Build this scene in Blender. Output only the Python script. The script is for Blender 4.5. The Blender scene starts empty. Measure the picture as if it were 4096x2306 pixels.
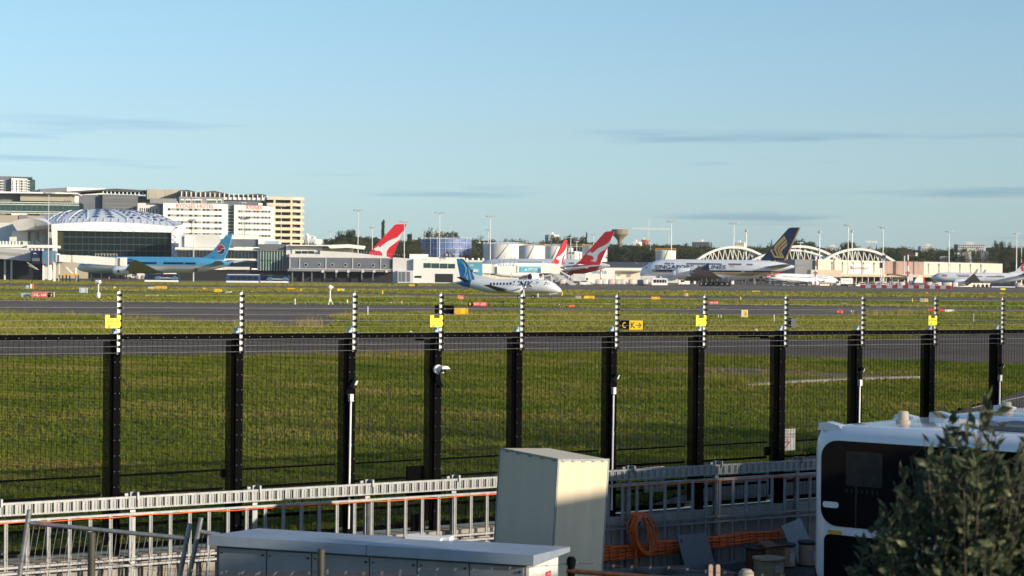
import bpy, math, random
import numpy as np
from mathutils import Vector, Matrix
R = math.radians
random.seed(7); RNG = np.random.default_rng(11)
scene = bpy.context.scene
COL = scene.collection

# ---------------------------------------------------------------- camera
FPX, CX, CY, CAMZ = 8000.0, 2048.0, 1153.0, 3.95      # focal length in photo pixels, photo centre, eye height
PITCH, ROLL = math.atan(54 / FPX), R(0.5)
cd = bpy.data.cameras.new('camera'); cam = bpy.data.objects.new('camera', cd); COL.objects.link(cam)
cd.sensor_fit = 'HORIZONTAL'; cd.sensor_width = 36.0; cd.lens = FPX * 36 / 4096
cd.clip_start = 0.5; cd.clip_end = 20000
cam.matrix_world = Matrix.Translation((0, 0, CAMZ)) @ Matrix.Rotation(R(90) - PITCH, 4, 'X') @ Matrix.Rotation(ROLL, 4, 'Z')
cd.dof.use_dof = True; cd.dof.focus_distance = 62.0; cd.dof.aperture_fstop = 5.6
scene.camera = cam

# ---------------------------------------------------------------- sky and sun
SUN_EL, SUN_AZ = R(14.0), R(124.0)      # azimuth measured clockwise from +Y (the view direction)
SUNV = Vector((math.sin(SUN_AZ) * math.cos(SUN_EL), math.cos(SUN_AZ) * math.cos(SUN_EL), math.sin(SUN_EL)))
world = bpy.data.worlds.new('World'); scene.world = world; world.use_nodes = True
wn, wl = world.node_tree.nodes, world.node_tree.links
wn.clear()
sky = wn.new('ShaderNodeTexSky'); sky.sky_type = 'NISHITA'; sky.sun_disc = False
sky.sun_elevation = SUN_EL; sky.sun_rotation = SUN_AZ
sky.altitude = 20; sky.air_density = 1.0; sky.dust_density = 0.6; sky.ozone_density = 2.5
bg = wn.new('ShaderNodeBackground'); bg.inputs['Strength'].default_value = 0.125
wo = wn.new('ShaderNodeOutputWorld')
# thin streaks of stratus low above the horizon, all the way round
tc = wn.new('ShaderNodeTexCoord'); mp = wn.new('ShaderNodeMapping'); mp.inputs['Scale'].default_value = (2.6, 2.6, 46.0)
mp.inputs['Location'].default_value = (8.2, 4.4, 0.9)
nz = wn.new('ShaderNodeTexNoise'); nz.inputs['Scale'].default_value = 2.3; nz.inputs['Detail'].default_value = 5; nz.inputs['Roughness'].default_value = 0.5
rp = wn.new('ShaderNodeValToRGB'); rp.color_ramp.elements[0].position = 0.58; rp.color_ramp.elements[1].position = 0.70
sx = wn.new('ShaderNodeSeparateXYZ')
el = wn.new('ShaderNodeValToRGB')      # clouds only in a low belt
el.color_ramp.elements[0].position = 0.0; el.color_ramp.elements[0].color = (.8, .8, .8, 1)
el.color_ramp.elements[1].position = 0.082; el.color_ramp.elements[1].color = (0, 0, 0, 1)
e2 = el.color_ramp.elements.new(0.066); e2.color = (.9, .9, .9, 1)
mu = wn.new('ShaderNodeMath'); mu.operation = 'MULTIPLY'
mu2 = wn.new('ShaderNodeMath'); mu2.operation = 'MULTIPLY'; mu2.inputs[1].default_value = 1.0
mixc = wn.new('ShaderNodeMixRGB'); mixc.blend_type = 'MULTIPLY'; mixc.inputs['Color2'].default_value = (0.66, 0.74, 0.87, 1)
grade = wn.new('ShaderNodeMixRGB'); grade.blend_type = 'MULTIPLY'; grade.inputs['Fac'].default_value = 1
gr = wn.new('ShaderNodeValToRGB'); ge = gr.color_ramp.elements      # paler, bluer air towards the horizon, the same all round
ge[0].position = 0.0; ge[0].color = (.80, 1.13, 1.88, 1); ge[1].position = .14; ge[1].color = (.95, 1.04, 1.10, 1)
for p_, c_ in ((.03, (.77, .98, 1.38, 1)), (.07, (.87, .96, 1.15, 1))): q_ = ge.new(p_); q_.color = c_
wl.new(sx.outputs['Z'], gr.inputs['Fac']); wl.new(gr.outputs['Color'], grade.inputs['Color2'])
wl.new(tc.outputs['Generated'], mp.inputs['Vector']); wl.new(mp.outputs['Vector'], nz.inputs['Vector'])
wl.new(nz.outputs['Fac'], rp.inputs['Fac']); wl.new(tc.outputs['Generated'], sx.inputs['Vector'])
wl.new(sx.outputs['Z'], el.inputs['Fac']); wl.new(rp.outputs['Color'], mu.inputs[0]); wl.new(el.outputs['Color'], mu.inputs[1])
wl.new(mu.outputs[0], mu2.inputs[0]); wl.new(mu2.outputs[0], mixc.inputs['Fac'])
wl.new(sky.outputs['Color'], grade.inputs['Color1']); wl.new(grade.outputs['Color'], mixc.inputs['Color1'])
wl.new(mixc.outputs['Color'], bg.inputs['Color']); wl.new(bg.outputs['Background'], wo.inputs['Surface'])
sd = bpy.data.lights.new('sun', 'SUN'); sd.energy = 5.0; sd.angle = R(0.55); sd.color = (1.0, 0.86, 0.66)
sun = bpy.data.objects.new('sun', sd); COL.objects.link(sun)
sun.rotation_euler = SUNV.to_track_quat('Z', 'Y').to_euler()
scene.view_settings.view_transform = 'Standard'; scene.view_settings.look = 'None'
scene.view_settings.exposure = 0.3; scene.view_settings.gamma = 1.0; scene.view_settings.use_curve_mapping = False
scene.render.engine = 'CYCLES'
scene.cycles.max_bounces = 6; scene.cycles.diffuse_bounces = 3; scene.cycles.glossy_bounces = 3; scene.cycles.transparent_max_bounces = 12
scene.cycles.volume_bounces = 0; scene.cycles.sample_clamp_indirect = 6
scene.cycles.use_denoising = True; scene.cycles.denoiser = 'OPENIMAGEDENOISE'; scene.cycles.denoising_input_passes = 'RGB_ALBEDO_NORMAL'; scene.cycles.denoising_prefilter = 'ACCURATE'

# ---------------------------------------------------------------- photo pixel <-> world
_cr, _sr, _cp, _sp = math.cos(ROLL), math.sin(ROLL), math.cos(PITCH), math.sin(PITCH)
def ray(px, py):
    a, b = px - CX, py - CY
    u, v = a * _cr + b * _sr, -a * _sr + b * _cr
    return Vector((u, FPX * _cp - v * _sp, -FPX * _sp - v * _cp))
def P(px, py, d):                       # the point at depth d seen at a photo pixel
    r = ray(px, py); k = d / r.y
    return Vector((r.x * k, d, CAMZ + r.z * k))
def G(px, py, z=0.0):                   # the point of the level z seen at a photo pixel
    r = ray(px, py); k = (z - CAMZ) / r.z
    return Vector((r.x * k, r.y * k, z))
def hor(px): return 1099 + (px - CX) * math.tan(ROLL)

# ---------------------------------------------------------------- mesh helpers
class MB:
    def __init__(s): s.v, s.f, s.m = [], [], []
    def add(s, vs, fs, mi=0):
        o = len(s.v); s.v += [tuple(p) for p in vs]; s.f += [tuple(i + o for i in f) for f in fs]; s.m += [mi] * len(fs); return s
    def box(s, x0, x1, y0, y1, z0, z1, mi=0):
        return s.add([(x0,y0,z0),(x1,y0,z0),(x1,y1,z0),(x0,y1,z0),(x0,y0,z1),(x1,y0,z1),(x1,y1,z1),(x0,y1,z1)],
                     [(0,3,2,1),(4,5,6,7),(0,1,5,4),(1,2,6,5),(2,3,7,6),(3,0,4,7)], mi)
    def hexa(s, pts, mi=0):             # 8 corners: bottom four then top four
        return s.add(pts, [(0,3,2,1),(4,5,6,7),(0,1,5,4),(1,2,6,5),(2,3,7,6),(3,0,4,7)], mi)
    def bar(s, p0, p1, w, h, mi=0):     # rectangular bar between two points
        p0, p1 = Vector(p0), Vector(p1); d = (p1 - p0).normalized()
        a = d.cross(Vector((0,0,1))); a = Vector((1,0,0)) if a.length < 1e-4 else a.normalized(); b = a.cross(d)
        q = [(-1,-1),(1,-1),(1,1),(-1,1)]
        return s.hexa([p0 + a*(x*w/2) + b*(y*h/2) for x, y in q] + [p1 + a*(x*w/2) + b*(y*h/2) for x, y in q], mi)
    def tube(s, p0, p1, r0, r1=None, n=8, mi=0, cap=True):
        return s.path([p0, p1], [r0, r0 if r1 is None else r1], n, mi, cap)
    def path(s, pts, r, n=6, mi=0, cap=True):
        pts = [Vector(p) for p in pts]; m = len(pts)
        if not isinstance(r, (list, tuple)): r = [r] * m
        vs, ref = [], None
        for i, p in enumerate(pts):
            d = (pts[min(i+1, m-1)] - pts[max(i-1, 0)]).normalized()
            if ref is None: ref = Vector((0,0,1)) if abs(d.z) < .9 else Vector((1,0,0))
            a = d.cross(ref).normalized(); b = a.cross(d); ref = b
            for k in range(n):
                t = 2*math.pi*k/n; vs.append(p + a*(math.cos(t)*r[i]) + b*(math.sin(t)*r[i]))
        fs = [(i*n+k, i*n+(k+1)%n, (i+1)*n+(k+1)%n, (i+1)*n+k) for i in range(m-1) for k in range(n)]
        if cap: fs += [tuple(range(n))[::-1], tuple(range((m-1)*n, m*n))]
        return s.add(vs, fs, mi)
    def loft(s, rings, mi=0, cap=True, closed=True):
        n = len(rings[0]); vs = [p for r in rings for p in r]; k1 = n if closed else n - 1
        fs = [(i*n+k, i*n+(k+1)%n, (i+1)*n+(k+1)%n, (i+1)*n+k) for i in range(len(rings)-1) for k in range(k1)]
        if cap: fs += [tuple(range(n))[::-1], tuple(range((len(rings)-1)*n, len(rings)*n))]
        return s.add(vs, fs, mi)
    def prism(s, pts, y0, y1, mi=0):    # outline in (x, z) given a thickness along y
        n = len(pts)
        return s.add([(x, y0, z) for x, z in pts] + [(x, y1, z) for x, z in pts],
                     [tuple(range(n)), tuple(range(2*n-1, n-1, -1))] + [(i, i+n, (i+1)%n+n, (i+1)%n) for i in range(n)], mi)
    def slab(s, pts, z0, z1, mi=0):     # outline in (x, y) given a height
        n = len(pts)
        return s.add([(x, y, z0) for x, y in pts] + [(x, y, z1) for x, y in pts],
                     [tuple(range(n))[::-1], tuple(range(n, 2*n))] + [(i, (i+1)%n, (i+1)%n+n, i+n) for i in range(n)], mi)
    def lathe(s, prof, c=(0,0,0), n=16, mi=0, ax='z'):   # profile of (radius, height) turned round an axis
        vs = []
        for r, h in prof:
            for k in range(n):
                t = 2*math.pi*k/n; a, b = r*math.cos(t), r*math.sin(t)
                vs.append((c[0]+a, c[1]+b, c[2]+h) if ax == 'z' else ((c[0]+h, c[1]+a, c[2]+b) if ax == 'x' else (c[0]+a, c[1]+h, c[2]+b)))
        fs = [(i*n+k, i*n+(k+1)%n, (i+1)*n+(k+1)%n, (i+1)*n+k) for i in range(len(prof)-1) for k in range(n)]
        fs += [tuple(range(n))[::-1], tuple(range((len(prof)-1)*n, len(prof)*n))]
        return s.add(vs, fs, mi)
    def xf(s, M):
        s.v = [tuple(M @ Vector(p)) for p in s.v]; return s
    def mesh(s, name, mats, smooth=None):
        me = bpy.data.meshes.new(name); me.from_pydata(s.v, [], s.f)
        for m in (mats if isinstance(mats, (list, tuple)) else [mats]): me.materials.append(m)
        if any(s.m): me.polygons.foreach_set('material_index', s.m)
        if smooth:
            me.polygons.foreach_set('use_smooth', [True]*len(me.polygons)); me.set_sharp_from_angle(angle=R(smooth))
        me.update(); return me
    def build(s, name, mats, parent=None, smooth=None, **kw):
        return put(name, s.mesh(name, mats, smooth), parent, **kw)

def put(name, me, parent=None, loc=None, rotz=None, label=None, cat=None, group=None, kind=None):
    o = bpy.data.objects.new(name, me); COL.objects.link(o)
    if parent is not None: o.parent = parent
    if loc is not None: o.location = loc
    if rotz is not None: o.rotation_euler[2] = rotz
    for k, v in (('label', label), ('category', cat), ('group', group), ('kind', kind)):
        if v: o[k] = v
    return o
def thing(name, label, cat, loc=(0,0,0), rotz=0.0, group=None):
    return put(name, None, None, loc, rotz, label, cat, group)
def dup(root, loc, rotz=None, label=None, group=None, scale=None):
    r = root.copy(); COL.objects.link(r); r.location = loc
    if rotz is not None: r.rotation_euler[2] = rotz
    if scale is not None: r.scale = scale if isinstance(scale, (tuple, list)) else (scale,)*3
    if label: r['label'] = label
    if group: r['group'] = group
    for ch in KIDS(root):
        c = ch.copy(); COL.objects.link(c); c.parent = r
        for g in KIDS(ch):
            d = g.copy(); COL.objects.link(d); d.parent = c
    return r
_kids = {}
def KIDS(o):
    if o.name not in _kids: _kids[o.name] = list(o.children)
    return _kids[o.name]
def fastmesh(name, verts, tris, mat, **kw):     # large triangle soups from numpy arrays
    me = bpy.data.meshes.new(name); nv, nt = len(verts), len(tris)
    me.vertices.add(nv); me.vertices.foreach_set('co', np.ascontiguousarray(verts, np.float32).ravel())
    me.loops.add(nt*3); me.loops.foreach_set('vertex_index', np.ascontiguousarray(tris, np.int32).ravel())
    me.polygons.add(nt); me.polygons.foreach_set('loop_start', np.arange(nt, dtype=np.int32)*3)
    me.update(calc_edges=True)
    for m in (mat if isinstance(mat, (list, tuple)) else [mat]): me.materials.append(m)
    return put(name, me, **kw)

class Fr:                                # an upright working frame: x along the facade or hull, y away from the eye
    def __init__(s, px, d, yaw=0.0, z=0.0, py=None):
        s.o = P(px, hor(px), d); s.o.z = z; s.yaw = R(yaw)
        s.ax = Vector((math.cos(s.yaw), math.sin(s.yaw), 0)); s.ay = Vector((-math.sin(s.yaw), math.cos(s.yaw), 0))
    def q(s, px, py, y=0.0):             # photo pixel -> (x, z) on the upright plane at local depth y
        r = ray(px, py); c = Vector((0, 0, CAMZ)) - s.o
        k = (y - c.dot(s.ay)) / r.dot(s.ay); w = c + r * k
        return w.dot(s.ax), w.z
    def x(s, px, y=0.0): return s.q(px, 1120, y)[0]
    def w(s, x, y, z): return s.o + s.ax*x + s.ay*y + Vector((0,0,z))
    def thing(s, name, label, cat, group=None): return thing(name, label, cat, s.o, s.yaw, group)
    def rect(s, mb, x0, y0, x1, y1, d0, d1, mi=0):   # photo rectangle -> box between local depths d0 < d1
        a, zt = s.q(x0, y0, d0); b, zb = s.q(x1, y1, d0)
        return mb.box(min(a,b), max(a,b), d0, d1, min(zt,zb), max(zt,zb), mi)
    def poly(s, mb, pts, d0, d1, mi=0): return mb.prism([s.q(a, b, d0) for a, b in pts], d0, d1, mi)

# ---------------------------------------------------------------- materials
def mat(name, col, rough=0.6, metal=0.0, var=0.12, scale=3.0, spec=0.5, bump=0.0, streak=0.0, coat=0.0, trans=0.0):
    m = bpy.data.materials.new(name); m.use_nodes = True
    nt = m.node_tree; n, l = nt.nodes, nt.links; b = n['Principled BSDF']
    b.inputs['Roughness'].default_value = rough; b.inputs['Metallic'].default_value = metal
    b.inputs['Specular IOR Level'].default_value = spec
    if coat: b.inputs['Coat Weight'].default_value = coat
    if trans: b.inputs['Transmission Weight'].default_value = trans
    c = (*col, 1); b.inputs['Base Color'].default_value = c
    if var or bump or streak:
        t = n.new('ShaderNodeTexCoord'); z = n.new('ShaderNodeTexNoise'); z.inputs['Scale'].default_value = scale; z.inputs['Detail'].default_value = 6
        l.new(t.outputs['Object'], z.inputs['Vector'])
        src = z.outputs['Fac']
        if streak:                        # run-off stains: noise stretched down the wall
            mp_ = n.new('ShaderNodeMapping'); mp_.inputs['Scale'].default_value = (scale*2, scale*2, scale*0.12)
            z2 = n.new('ShaderNodeTexNoise'); z2.inputs['Scale'].default_value = 1.0; z2.inputs['Detail'].default_value = 4
            l.new(t.outputs['Object'], mp_.inputs['Vector']); l.new(mp_.outputs['Vector'], z2.inputs['Vector'])
            mm = n.new('ShaderNodeMixRGB'); mm.inputs['Fac'].default_value = streak
            l.new(z.outputs['Fac'], mm.inputs['Color1']); l.new(z2.outputs['Fac'], mm.inputs['Color2']); src = mm.outputs['Color']
        rp_ = n.new('ShaderNodeValToRGB'); e = rp_.color_ramp.elements
        e[0].position, e[1].position = 0.3, 0.7
        e[0].color = (*[x*(1-var) for x in col], 1); e[1].color = (*[min(1, x*(1+var*0.6)) for x in col], 1)
        l.new(src, rp_.inputs['Fac']); l.new(rp_.outputs['Color'], b.inputs['Base Color'])
        if bump:
            bp = n.new('ShaderNodeBump'); bp.inputs['Strength'].default_value = bump; bp.inputs['Distance'].default_value = 0.05
            l.new(z.outputs['Fac'], bp.inputs['Height']); l.new(bp.outputs['Normal'], b.inputs['Normal'])
    return m
_mc = {}
def M(name):
    if name not in _mc: _mc[name] = mat(name, **PAL[name])
    return _mc[name]
W = (.8, .8, .78)
PAL = {
 'white_paint': dict(col=W, rough=.45, var=.06, scale=.4), 'hull_white': dict(col=(.8,.81,.83), rough=.32, var=.05, scale=.25, coat=.25),
 'hull_grey': dict(col=(.45,.46,.48), rough=.4, var=.08, scale=.4), 'wing_grey': dict(col=(.42,.42,.44), rough=.45, var=.12, scale=.6),
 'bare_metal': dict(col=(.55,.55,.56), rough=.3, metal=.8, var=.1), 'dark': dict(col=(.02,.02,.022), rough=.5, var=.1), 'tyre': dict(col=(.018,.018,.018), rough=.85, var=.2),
 'black_paint': dict(col=(.004,.004,.0045), rough=.85, var=.15, spec=.03), 'glass_dark': dict(col=(.012,.02,.024), rough=.08, var=0, spec=.6),
 'glass_green': dict(col=(.03,.07,.065), rough=.06, var=.3, scale=.3), 'glass_blue': dict(col=(.08,.14,.18), rough=.1, var=.2),
 'cream': dict(col=(.74,.67,.54), rough=.7, var=.06, scale=.2, streak=.6), 'concrete': dict(col=(.42,.38,.31), rough=.85, var=.25, scale=.35, streak=.7), 'beige': dict(col=(.40,.36,.28), rough=.8, var=.1, scale=.1),
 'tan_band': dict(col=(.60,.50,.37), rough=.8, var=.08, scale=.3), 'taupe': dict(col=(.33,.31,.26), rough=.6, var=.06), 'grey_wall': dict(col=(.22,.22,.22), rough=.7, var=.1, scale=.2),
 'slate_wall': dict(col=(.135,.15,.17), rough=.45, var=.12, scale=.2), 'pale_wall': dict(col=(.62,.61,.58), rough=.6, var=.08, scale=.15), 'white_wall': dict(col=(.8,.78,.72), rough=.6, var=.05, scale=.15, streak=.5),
 'roof_dark': dict(col=(.07,.07,.07), rough=.6, var=.2, scale=.4), 'sign_pink': dict(col=(.78,.20,.17), rough=.6, var=.05), 'roof_white': dict(col=(.84,.84,.84), rough=.4, var=.08, scale=.2), 'pinkbrown': dict(col=(.44,.30,.245), rough=.8, var=.1, scale=.3),
 'navy': dict(col=(.012,.022,.075), rough=.35, var=.1), 'royal': dict(col=(.02,.055,.20), rough=.4, var=.1), 'sky_blue': dict(col=(.09,.30,.46), rough=.4, var=.05), 'tower_blue': dict(col=(.10,.20,.30), rough=.5, var=.06),
 'korean_blue': dict(col=(.075,.36,.60), rough=.3, var=.04, coat=.2), 'red': dict(col=(.68,.018,.03), rough=.35, var=.06), 'red_sign': dict(col=(.70,.035,.05), rough=.5, var=.06), 'orange': dict(col=(.75,.16,.02), rough=.6, var=.1),
 'yellow': dict(col=(.82,.55,.015), rough=.5, var=.06), 'lemon': dict(col=(.88,.74,.02), rough=.5, var=.04), 'amber': dict(col=(.75,.36,.02), rough=.5, var=.08), 'gold': dict(col=(.42,.31,.11), rough=.4, var=.04),
 'optus': dict(col=(.12,.50,.66), rough=.5, var=.03), 'teal': dict(col=(.10,.32,.45), rough=.4, var=.05), 'link_blue': dict(col=(.02,.16,.42), rough=.35, var=.1), 'link_light': dict(col=(.22,.47,.66), rough=.35, var=.08), 'link_mid': dict(col=(.02,.26,.56), rough=.35, var=.06),
 'galv': dict(col=(.29,.30,.31), rough=.42, metal=.6, var=.25, scale=14), 'galv_white': dict(col=(.30,.31,.32), rough=.4, metal=.35, var=.12, scale=10), 'alu': dict(col=(.78,.78,.78), rough=.35, metal=.4, var=.06), 'rust': dict(col=(.11,.045,.02), rough=.9, var=.5, scale=20),
 'steel': dict(col=(.30,.31,.33), rough=.42, metal=.5, var=.14, scale=2.5), 'lid': dict(col=(.30,.35,.42), rough=.45, metal=.2, var=.14, scale=3), 'box_cream': dict(col=(.66,.56,.40), rough=.55, var=.1, scale=2.5, streak=.7), 'plastic_black': dict(col=(.01,.01,.01), rough=.4, var=.1),
 'pvc': dict(col=(.78,.75,.70), rough=.4, var=.06), 'cable_orange': dict(col=(.70,.12,.015), rough=.5, var=.15, scale=8), 'card': dict(col=(.20,.115,.055), rough=.9, var=.15), 'wood': dict(col=(.42,.32,.20), rough=.8, var=.2, scale=6), 'cover_grey': dict(col=(.13,.135,.14), rough=.7, var=.1),
 'wall_conc': dict(col=(.30,.27,.24), rough=.9, var=.25, scale=1.2, streak=.5, bump=.3), 'bus_white': dict(col=(.80,.81,.83), rough=.2, var=.03, coat=.6), 'bus_glass': dict(col=(.004,.005,.007), rough=.05, var=0, spec=.12), 'pane_grey': dict(col=(.030,.033,.034), rough=.15, var=.3, scale=6, spec=.2), 'hall_mullion': dict(col=(.04,.05,.052), rough=.5, var=.1), 'hall_glass': dict(col=(.010,.020,.021), rough=.12, var=.4, scale=.12, spec=.15), 'lamp_face': dict(col=(.85,.82,.7), rough=.3, var=0),
 'wrap': dict(col=(.60,.57,.53), rough=.35, var=.3, scale=2.2), 'wrap_pink': dict(col=(.62,.47,.42), rough=.4, var=.3, scale=2.0), 'cart_grey': dict(col=(.26,.26,.27), rough=.5, var=.3, scale=1.5), 'hivis': dict(col=(.65,.80,.02), rough=.6, var=.1), 'skin': dict(col=(.42,.24,.16), rough=.6, var=.1), 'trouser': dict(col=(.02,.025,.05), rough=.8, var=.1),
 'trunk': dict(col=(.10,.075,.055), rough=.9, var=.2), 'scaffold': dict(col=(.13,.19,.38), rough=.55, var=.35, scale=.35), 'scaffold_pole': dict(col=(.55,.58,.64), rough=.5, var=.1), 'tank_white': dict(col=(.74,.72,.67), rough=.5, var=.05, scale=.2), 'mint': dict(col=(.62,.66,.58), rough=.5, var=.06),
 'tower_conc': dict(col=(.25,.20,.14), rough=.9, var=.35, scale=.3, streak=.7), 'crane_white': dict(col=(.7,.68,.66), rough=.6, var=.05), 'mast_grey': dict(col=(.52,.53,.53), rough=.45, metal=.3, var=.08), 'pale_blue': dict(col=(.33,.46,.58), rough=.5, var=.1), 'wire': dict(col=(.42,.42,.41), rough=.4, metal=.2, var=0), 'red_roof': dict(col=(.30,.09,.06), rough=.8, var=.2),
}
# flat lettering cut from the built-in font, returned as unit outlines that get stretched to fit
def text_geo(txt, bold=0.0):
    c = bpy.data.curves.new('lettering', 'FONT'); c.body = txt; c.resolution_u = 2; c.fill_mode = 'FRONT'; c.offset = bold
    o = bpy.data.objects.new('lettering', c); COL.objects.link(o)
    me = bpy.data.meshes.new_from_object(o)
    v = np.array([p.co[:2] for p in me.vertices]); f = [tuple(p.vertices) for p in me.polygons]
    bpy.data.objects.remove(o); bpy.data.curves.remove(c); bpy.data.meshes.remove(me)
    v -= v.min(0); return v / v.max(0), f
_tg = {}
def text(mb, txt, x0, x1, z0, z1, y, mi=0, slant=0.0, bold=0.0, fn=None):   # facing -y
    if (txt, bold) not in _tg: _tg[(txt, bold)] = text_geo(txt, bold)
    v, f = _tg[(txt, bold)]
    pts = [(x0 + (x1-x0)*a + slant*b, z0 + (z1-z0)*b) for a, b in v]
    return mb.add([(a, fn(a, b) if fn else y, b) for a, b in pts], f, mi)
# ================================================================ GROUND
FEN = Fr(480, 28.22, 35.2)                                    # the fence line: x runs along it, y into the airfield
def ground_mat(name, c0, c1, scale, stretch=(1,1,1), rough=.9, extra=None, bump=.0, spec=.3):
    m = bpy.data.materials.new(name); m.use_nodes = True; nt = m.node_tree; n, l = nt.nodes, nt.links; b = n['Principled BSDF']
    b.inputs['Roughness'].default_value = rough; b.inputs['Specular IOR Level'].default_value = spec
    t = n.new('ShaderNodeTexCoord'); mp = n.new('ShaderNodeMapping'); mp.inputs['Scale'].default_value = stretch
    z = n.new('ShaderNodeTexNoise'); z.inputs['Scale'].default_value = scale; z.inputs['Detail'].default_value = 7; z.inputs['Roughness'].default_value = .6
    z2 = n.new('ShaderNodeTexNoise'); z2.inputs['Scale'].default_value = scale*9; z2.inputs['Detail'].default_value = 4
    mx = n.new('ShaderNodeMixRGB'); mx.inputs['Fac'].default_value = .35
    rp = n.new('ShaderNodeValToRGB'); e = rp.color_ramp.elements; e[0].position, e[1].position = .34, .66
    e[0].color, e[1].color = (*c0, 1), (*c1, 1)
    if extra: x = e.new(extra[0]); x.color = (*extra[1], 1)
    l.new(t.outputs['Object'], mp.inputs['Vector']); l.new(mp.outputs['Vector'], z.inputs['Vector']); l.new(t.outputs['Object'], z2.inputs['Vector'])
    l.new(z.outputs['Fac'], mx.inputs['Color1']); l.new(z2.outputs['Fac'], mx.inputs['Color2']); l.new(mx.outputs['Color'], rp.inputs['Fac'])
    l.new(rp.outputs['Color'], b.inputs['Base Color'])
    if bump:
        bp = n.new('ShaderNodeBump'); bp.inputs['Strength'].default_value = bump; bp.inputs['Distance'].default_value = .1
        l.new(z2.outputs['Fac'], bp.inputs['Height']); l.new(bp.outputs['Normal'], b.inputs['Normal'])
    return m
GRASS_SOIL = ground_mat('grass_soil', (.13,.15,.03), (.20,.19,.055), .09, bump=.6, spec=.03)
ASPHALT = ground_mat('asphalt', (.095,.076,.062), (.21,.17,.14), .05, (.10, 1.9, 1), rough=.95, spec=.1)
ASPHALT_OLD = ground_mat('old_asphalt', (.14,.115,.095), (.19,.16,.13), .05, (.2, 1.2, 1), rough=.95, spec=.1)
CONCRETE_APRON = ground_mat('apron_concrete', (.16,.13,.105), (.22,.18,.145), .03, (.3, 1.5, 1), rough=.95, spec=.1)
LOWER = ground_mat('yard_ground', (.035,.033,.032), (.075,.07,.065), .6, rough=.9, bump=.3)
DIRT = ground_mat('dirt', (.16,.12,.07), (.26,.20,.12), .4, rough=.95)

def sheet(name, pts, z, m, parent=None):
    mb = MB(); mb.add([(p[0], p[1], z) for p in pts], [tuple(range(len(pts)))])
    return mb.build(name, m, parent, kind=None if parent else 'structure')
# the airfield beyond the fence reaches the horizon
sheet('airfield_grass', [FEN.w(-3000,0.02,0), FEN.w(3000,0.02,0), FEN.w(9000,9000,0), FEN.w(-6000,9000,0)], 0.0, GRASS_SOIL)
sheet('yard_ground', [FEN.w(-400,.3,0), FEN.w(-400,-300,0), FEN.w(400,-300,0), FEN.w(400,.3,0)], -0.98, LOWER)
AREAS = []
def band(name, px, z, m):
    w = [G(a, b) for a, b in px]; AREAS.append(np.array([(p.x, p.y) for p in w])); return sheet(name, w, z, m)
E0, E1 = -900, 5000                                            # bands run on past both sides of the frame
def ext(pts):                                                  # carry a traced edge on beyond the frame
    (xa, ya), (xb, yb) = pts[0], pts[1]; (xc, yc), (xd, yd) = pts[-2], pts[-1]
    a = (E0, ya + (E0-xa)*math.tan(ROLL)); d = (E1, yd + (E1-xd)*math.tan(ROLL))
    return ([a] if xa <= 0 else []) + list(pts) + ([d] if xd >= 4090 else [])
A_top = [(0,1121),(600,1128),(1250,1134),(1700,1138),(1880,1143)]; A_bot = [(0,1135),(600,1141),(1250,1146),(1500,1147),(1880,1144)]
C_top = [(0,1146),(600,1151),(1000,1153),(1500,1158),(1900,1160),(2300,1162),(3000,1168),(4096,1174)]
C_bot = [(0,1158),(700,1167),(1250,1171),(1500,1173),(2000,1181),(2300,1183),(3000,1188),(4096,1191)]
D_bot = [(0,1167),(700,1174),(1250,1180),(1500,1182),(2000,1192),(2300,1194),(2800,1199),(3000,1204),(4096,1208)]
E_bot = [(0,1200),(500,1208),(1000,1217),(1500,1221),(2000,1229),(2450,1234),(2780,1236),(2830,1219),(3000,1223),(3400,1227),(4096,1238)]
# apron: everything past the first strip of turf
far = [(E1,1126.5),(E0,1076)]
band('apron', ext(A_top) + [(1890,1150),(2300,1150),(3000,1155),(4096,1161),(E1,1169)] + [(E1, hor(E1)+13),(E0, hor(E0)+13)], .012, CONCRETE_APRON)
band('taxiway_asphalt', ext(A_bot) + [(1890,1150),(2300,1150),(3000,1155),(4096,1161),(E1,1169)] + ext(C_top)[::-1], .016, ASPHALT_OLD)
band('taxiway_asphalt', ext(C_bot) + ext(D_bot)[::-1], .010, ASPHALT)
runF = ext(E_bot) + [(E1,1263),(4096,1254),(3700,1247),(3560,1253),(3450,1268),(3000,1268),(2500,1248),(2000,1246),(1700,1250),(1380,1256),(1305,1269),
        (1400,1279),(1700,1284),(2300,1291),(2300,1292.5),(1700,1292),(1330,1297),(1260,1314),(1000,1302),(700,1287),(450,1275),(300,1263),(0,1254),(E0,1246)]
band('taxiway_asphalt', runF, .014, ASPHALT)
band('taxiway_asphalt', [(3470,1272),(3700,1276),(4096,1286),(E1,1296),(E1,1310),(4096,1297),(3700,1282)], .010, ASPHALT_OLD)
band('perimeter_road', [(E0,1340),(0,1347),(2000,1348),(3000,1356),(3600,1358),(3680,1350),(4096,1334),(E1,1330),(E1,1480),(4096,1459),(3500,1440),(3000,1426),(2500,1412),(2000,1411),(1500,1420),(1000,1424),(0,1436),(E0,1440)], .010, ASPHALT)
_rd = [G(*p) for p in [(4900,1330),(4096,1565),(3850,1640),(2500,2052)]] + [FEN.w(FEN.x(2330), .32, 0), FEN.w(60, .32, 0)]
AREAS.append(np.array([(p.x, p.y) for p in _rd])); sheet('service_road', _rd, .008, ASPHALT)
band('dirt_patch', [(2807,1490),(2900,1484),(3080,1486),(3090,1512),(2960,1522),(2830,1514)], .007, ASPHALT)
band('dirt_patch', [(2490,1478),(2800,1470),(3010,1474),(3300,1490),(3660,1508),(3700,1514),(3300,1512),(3080,1486),(2800,1482)], .0035, DIRT)
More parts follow.
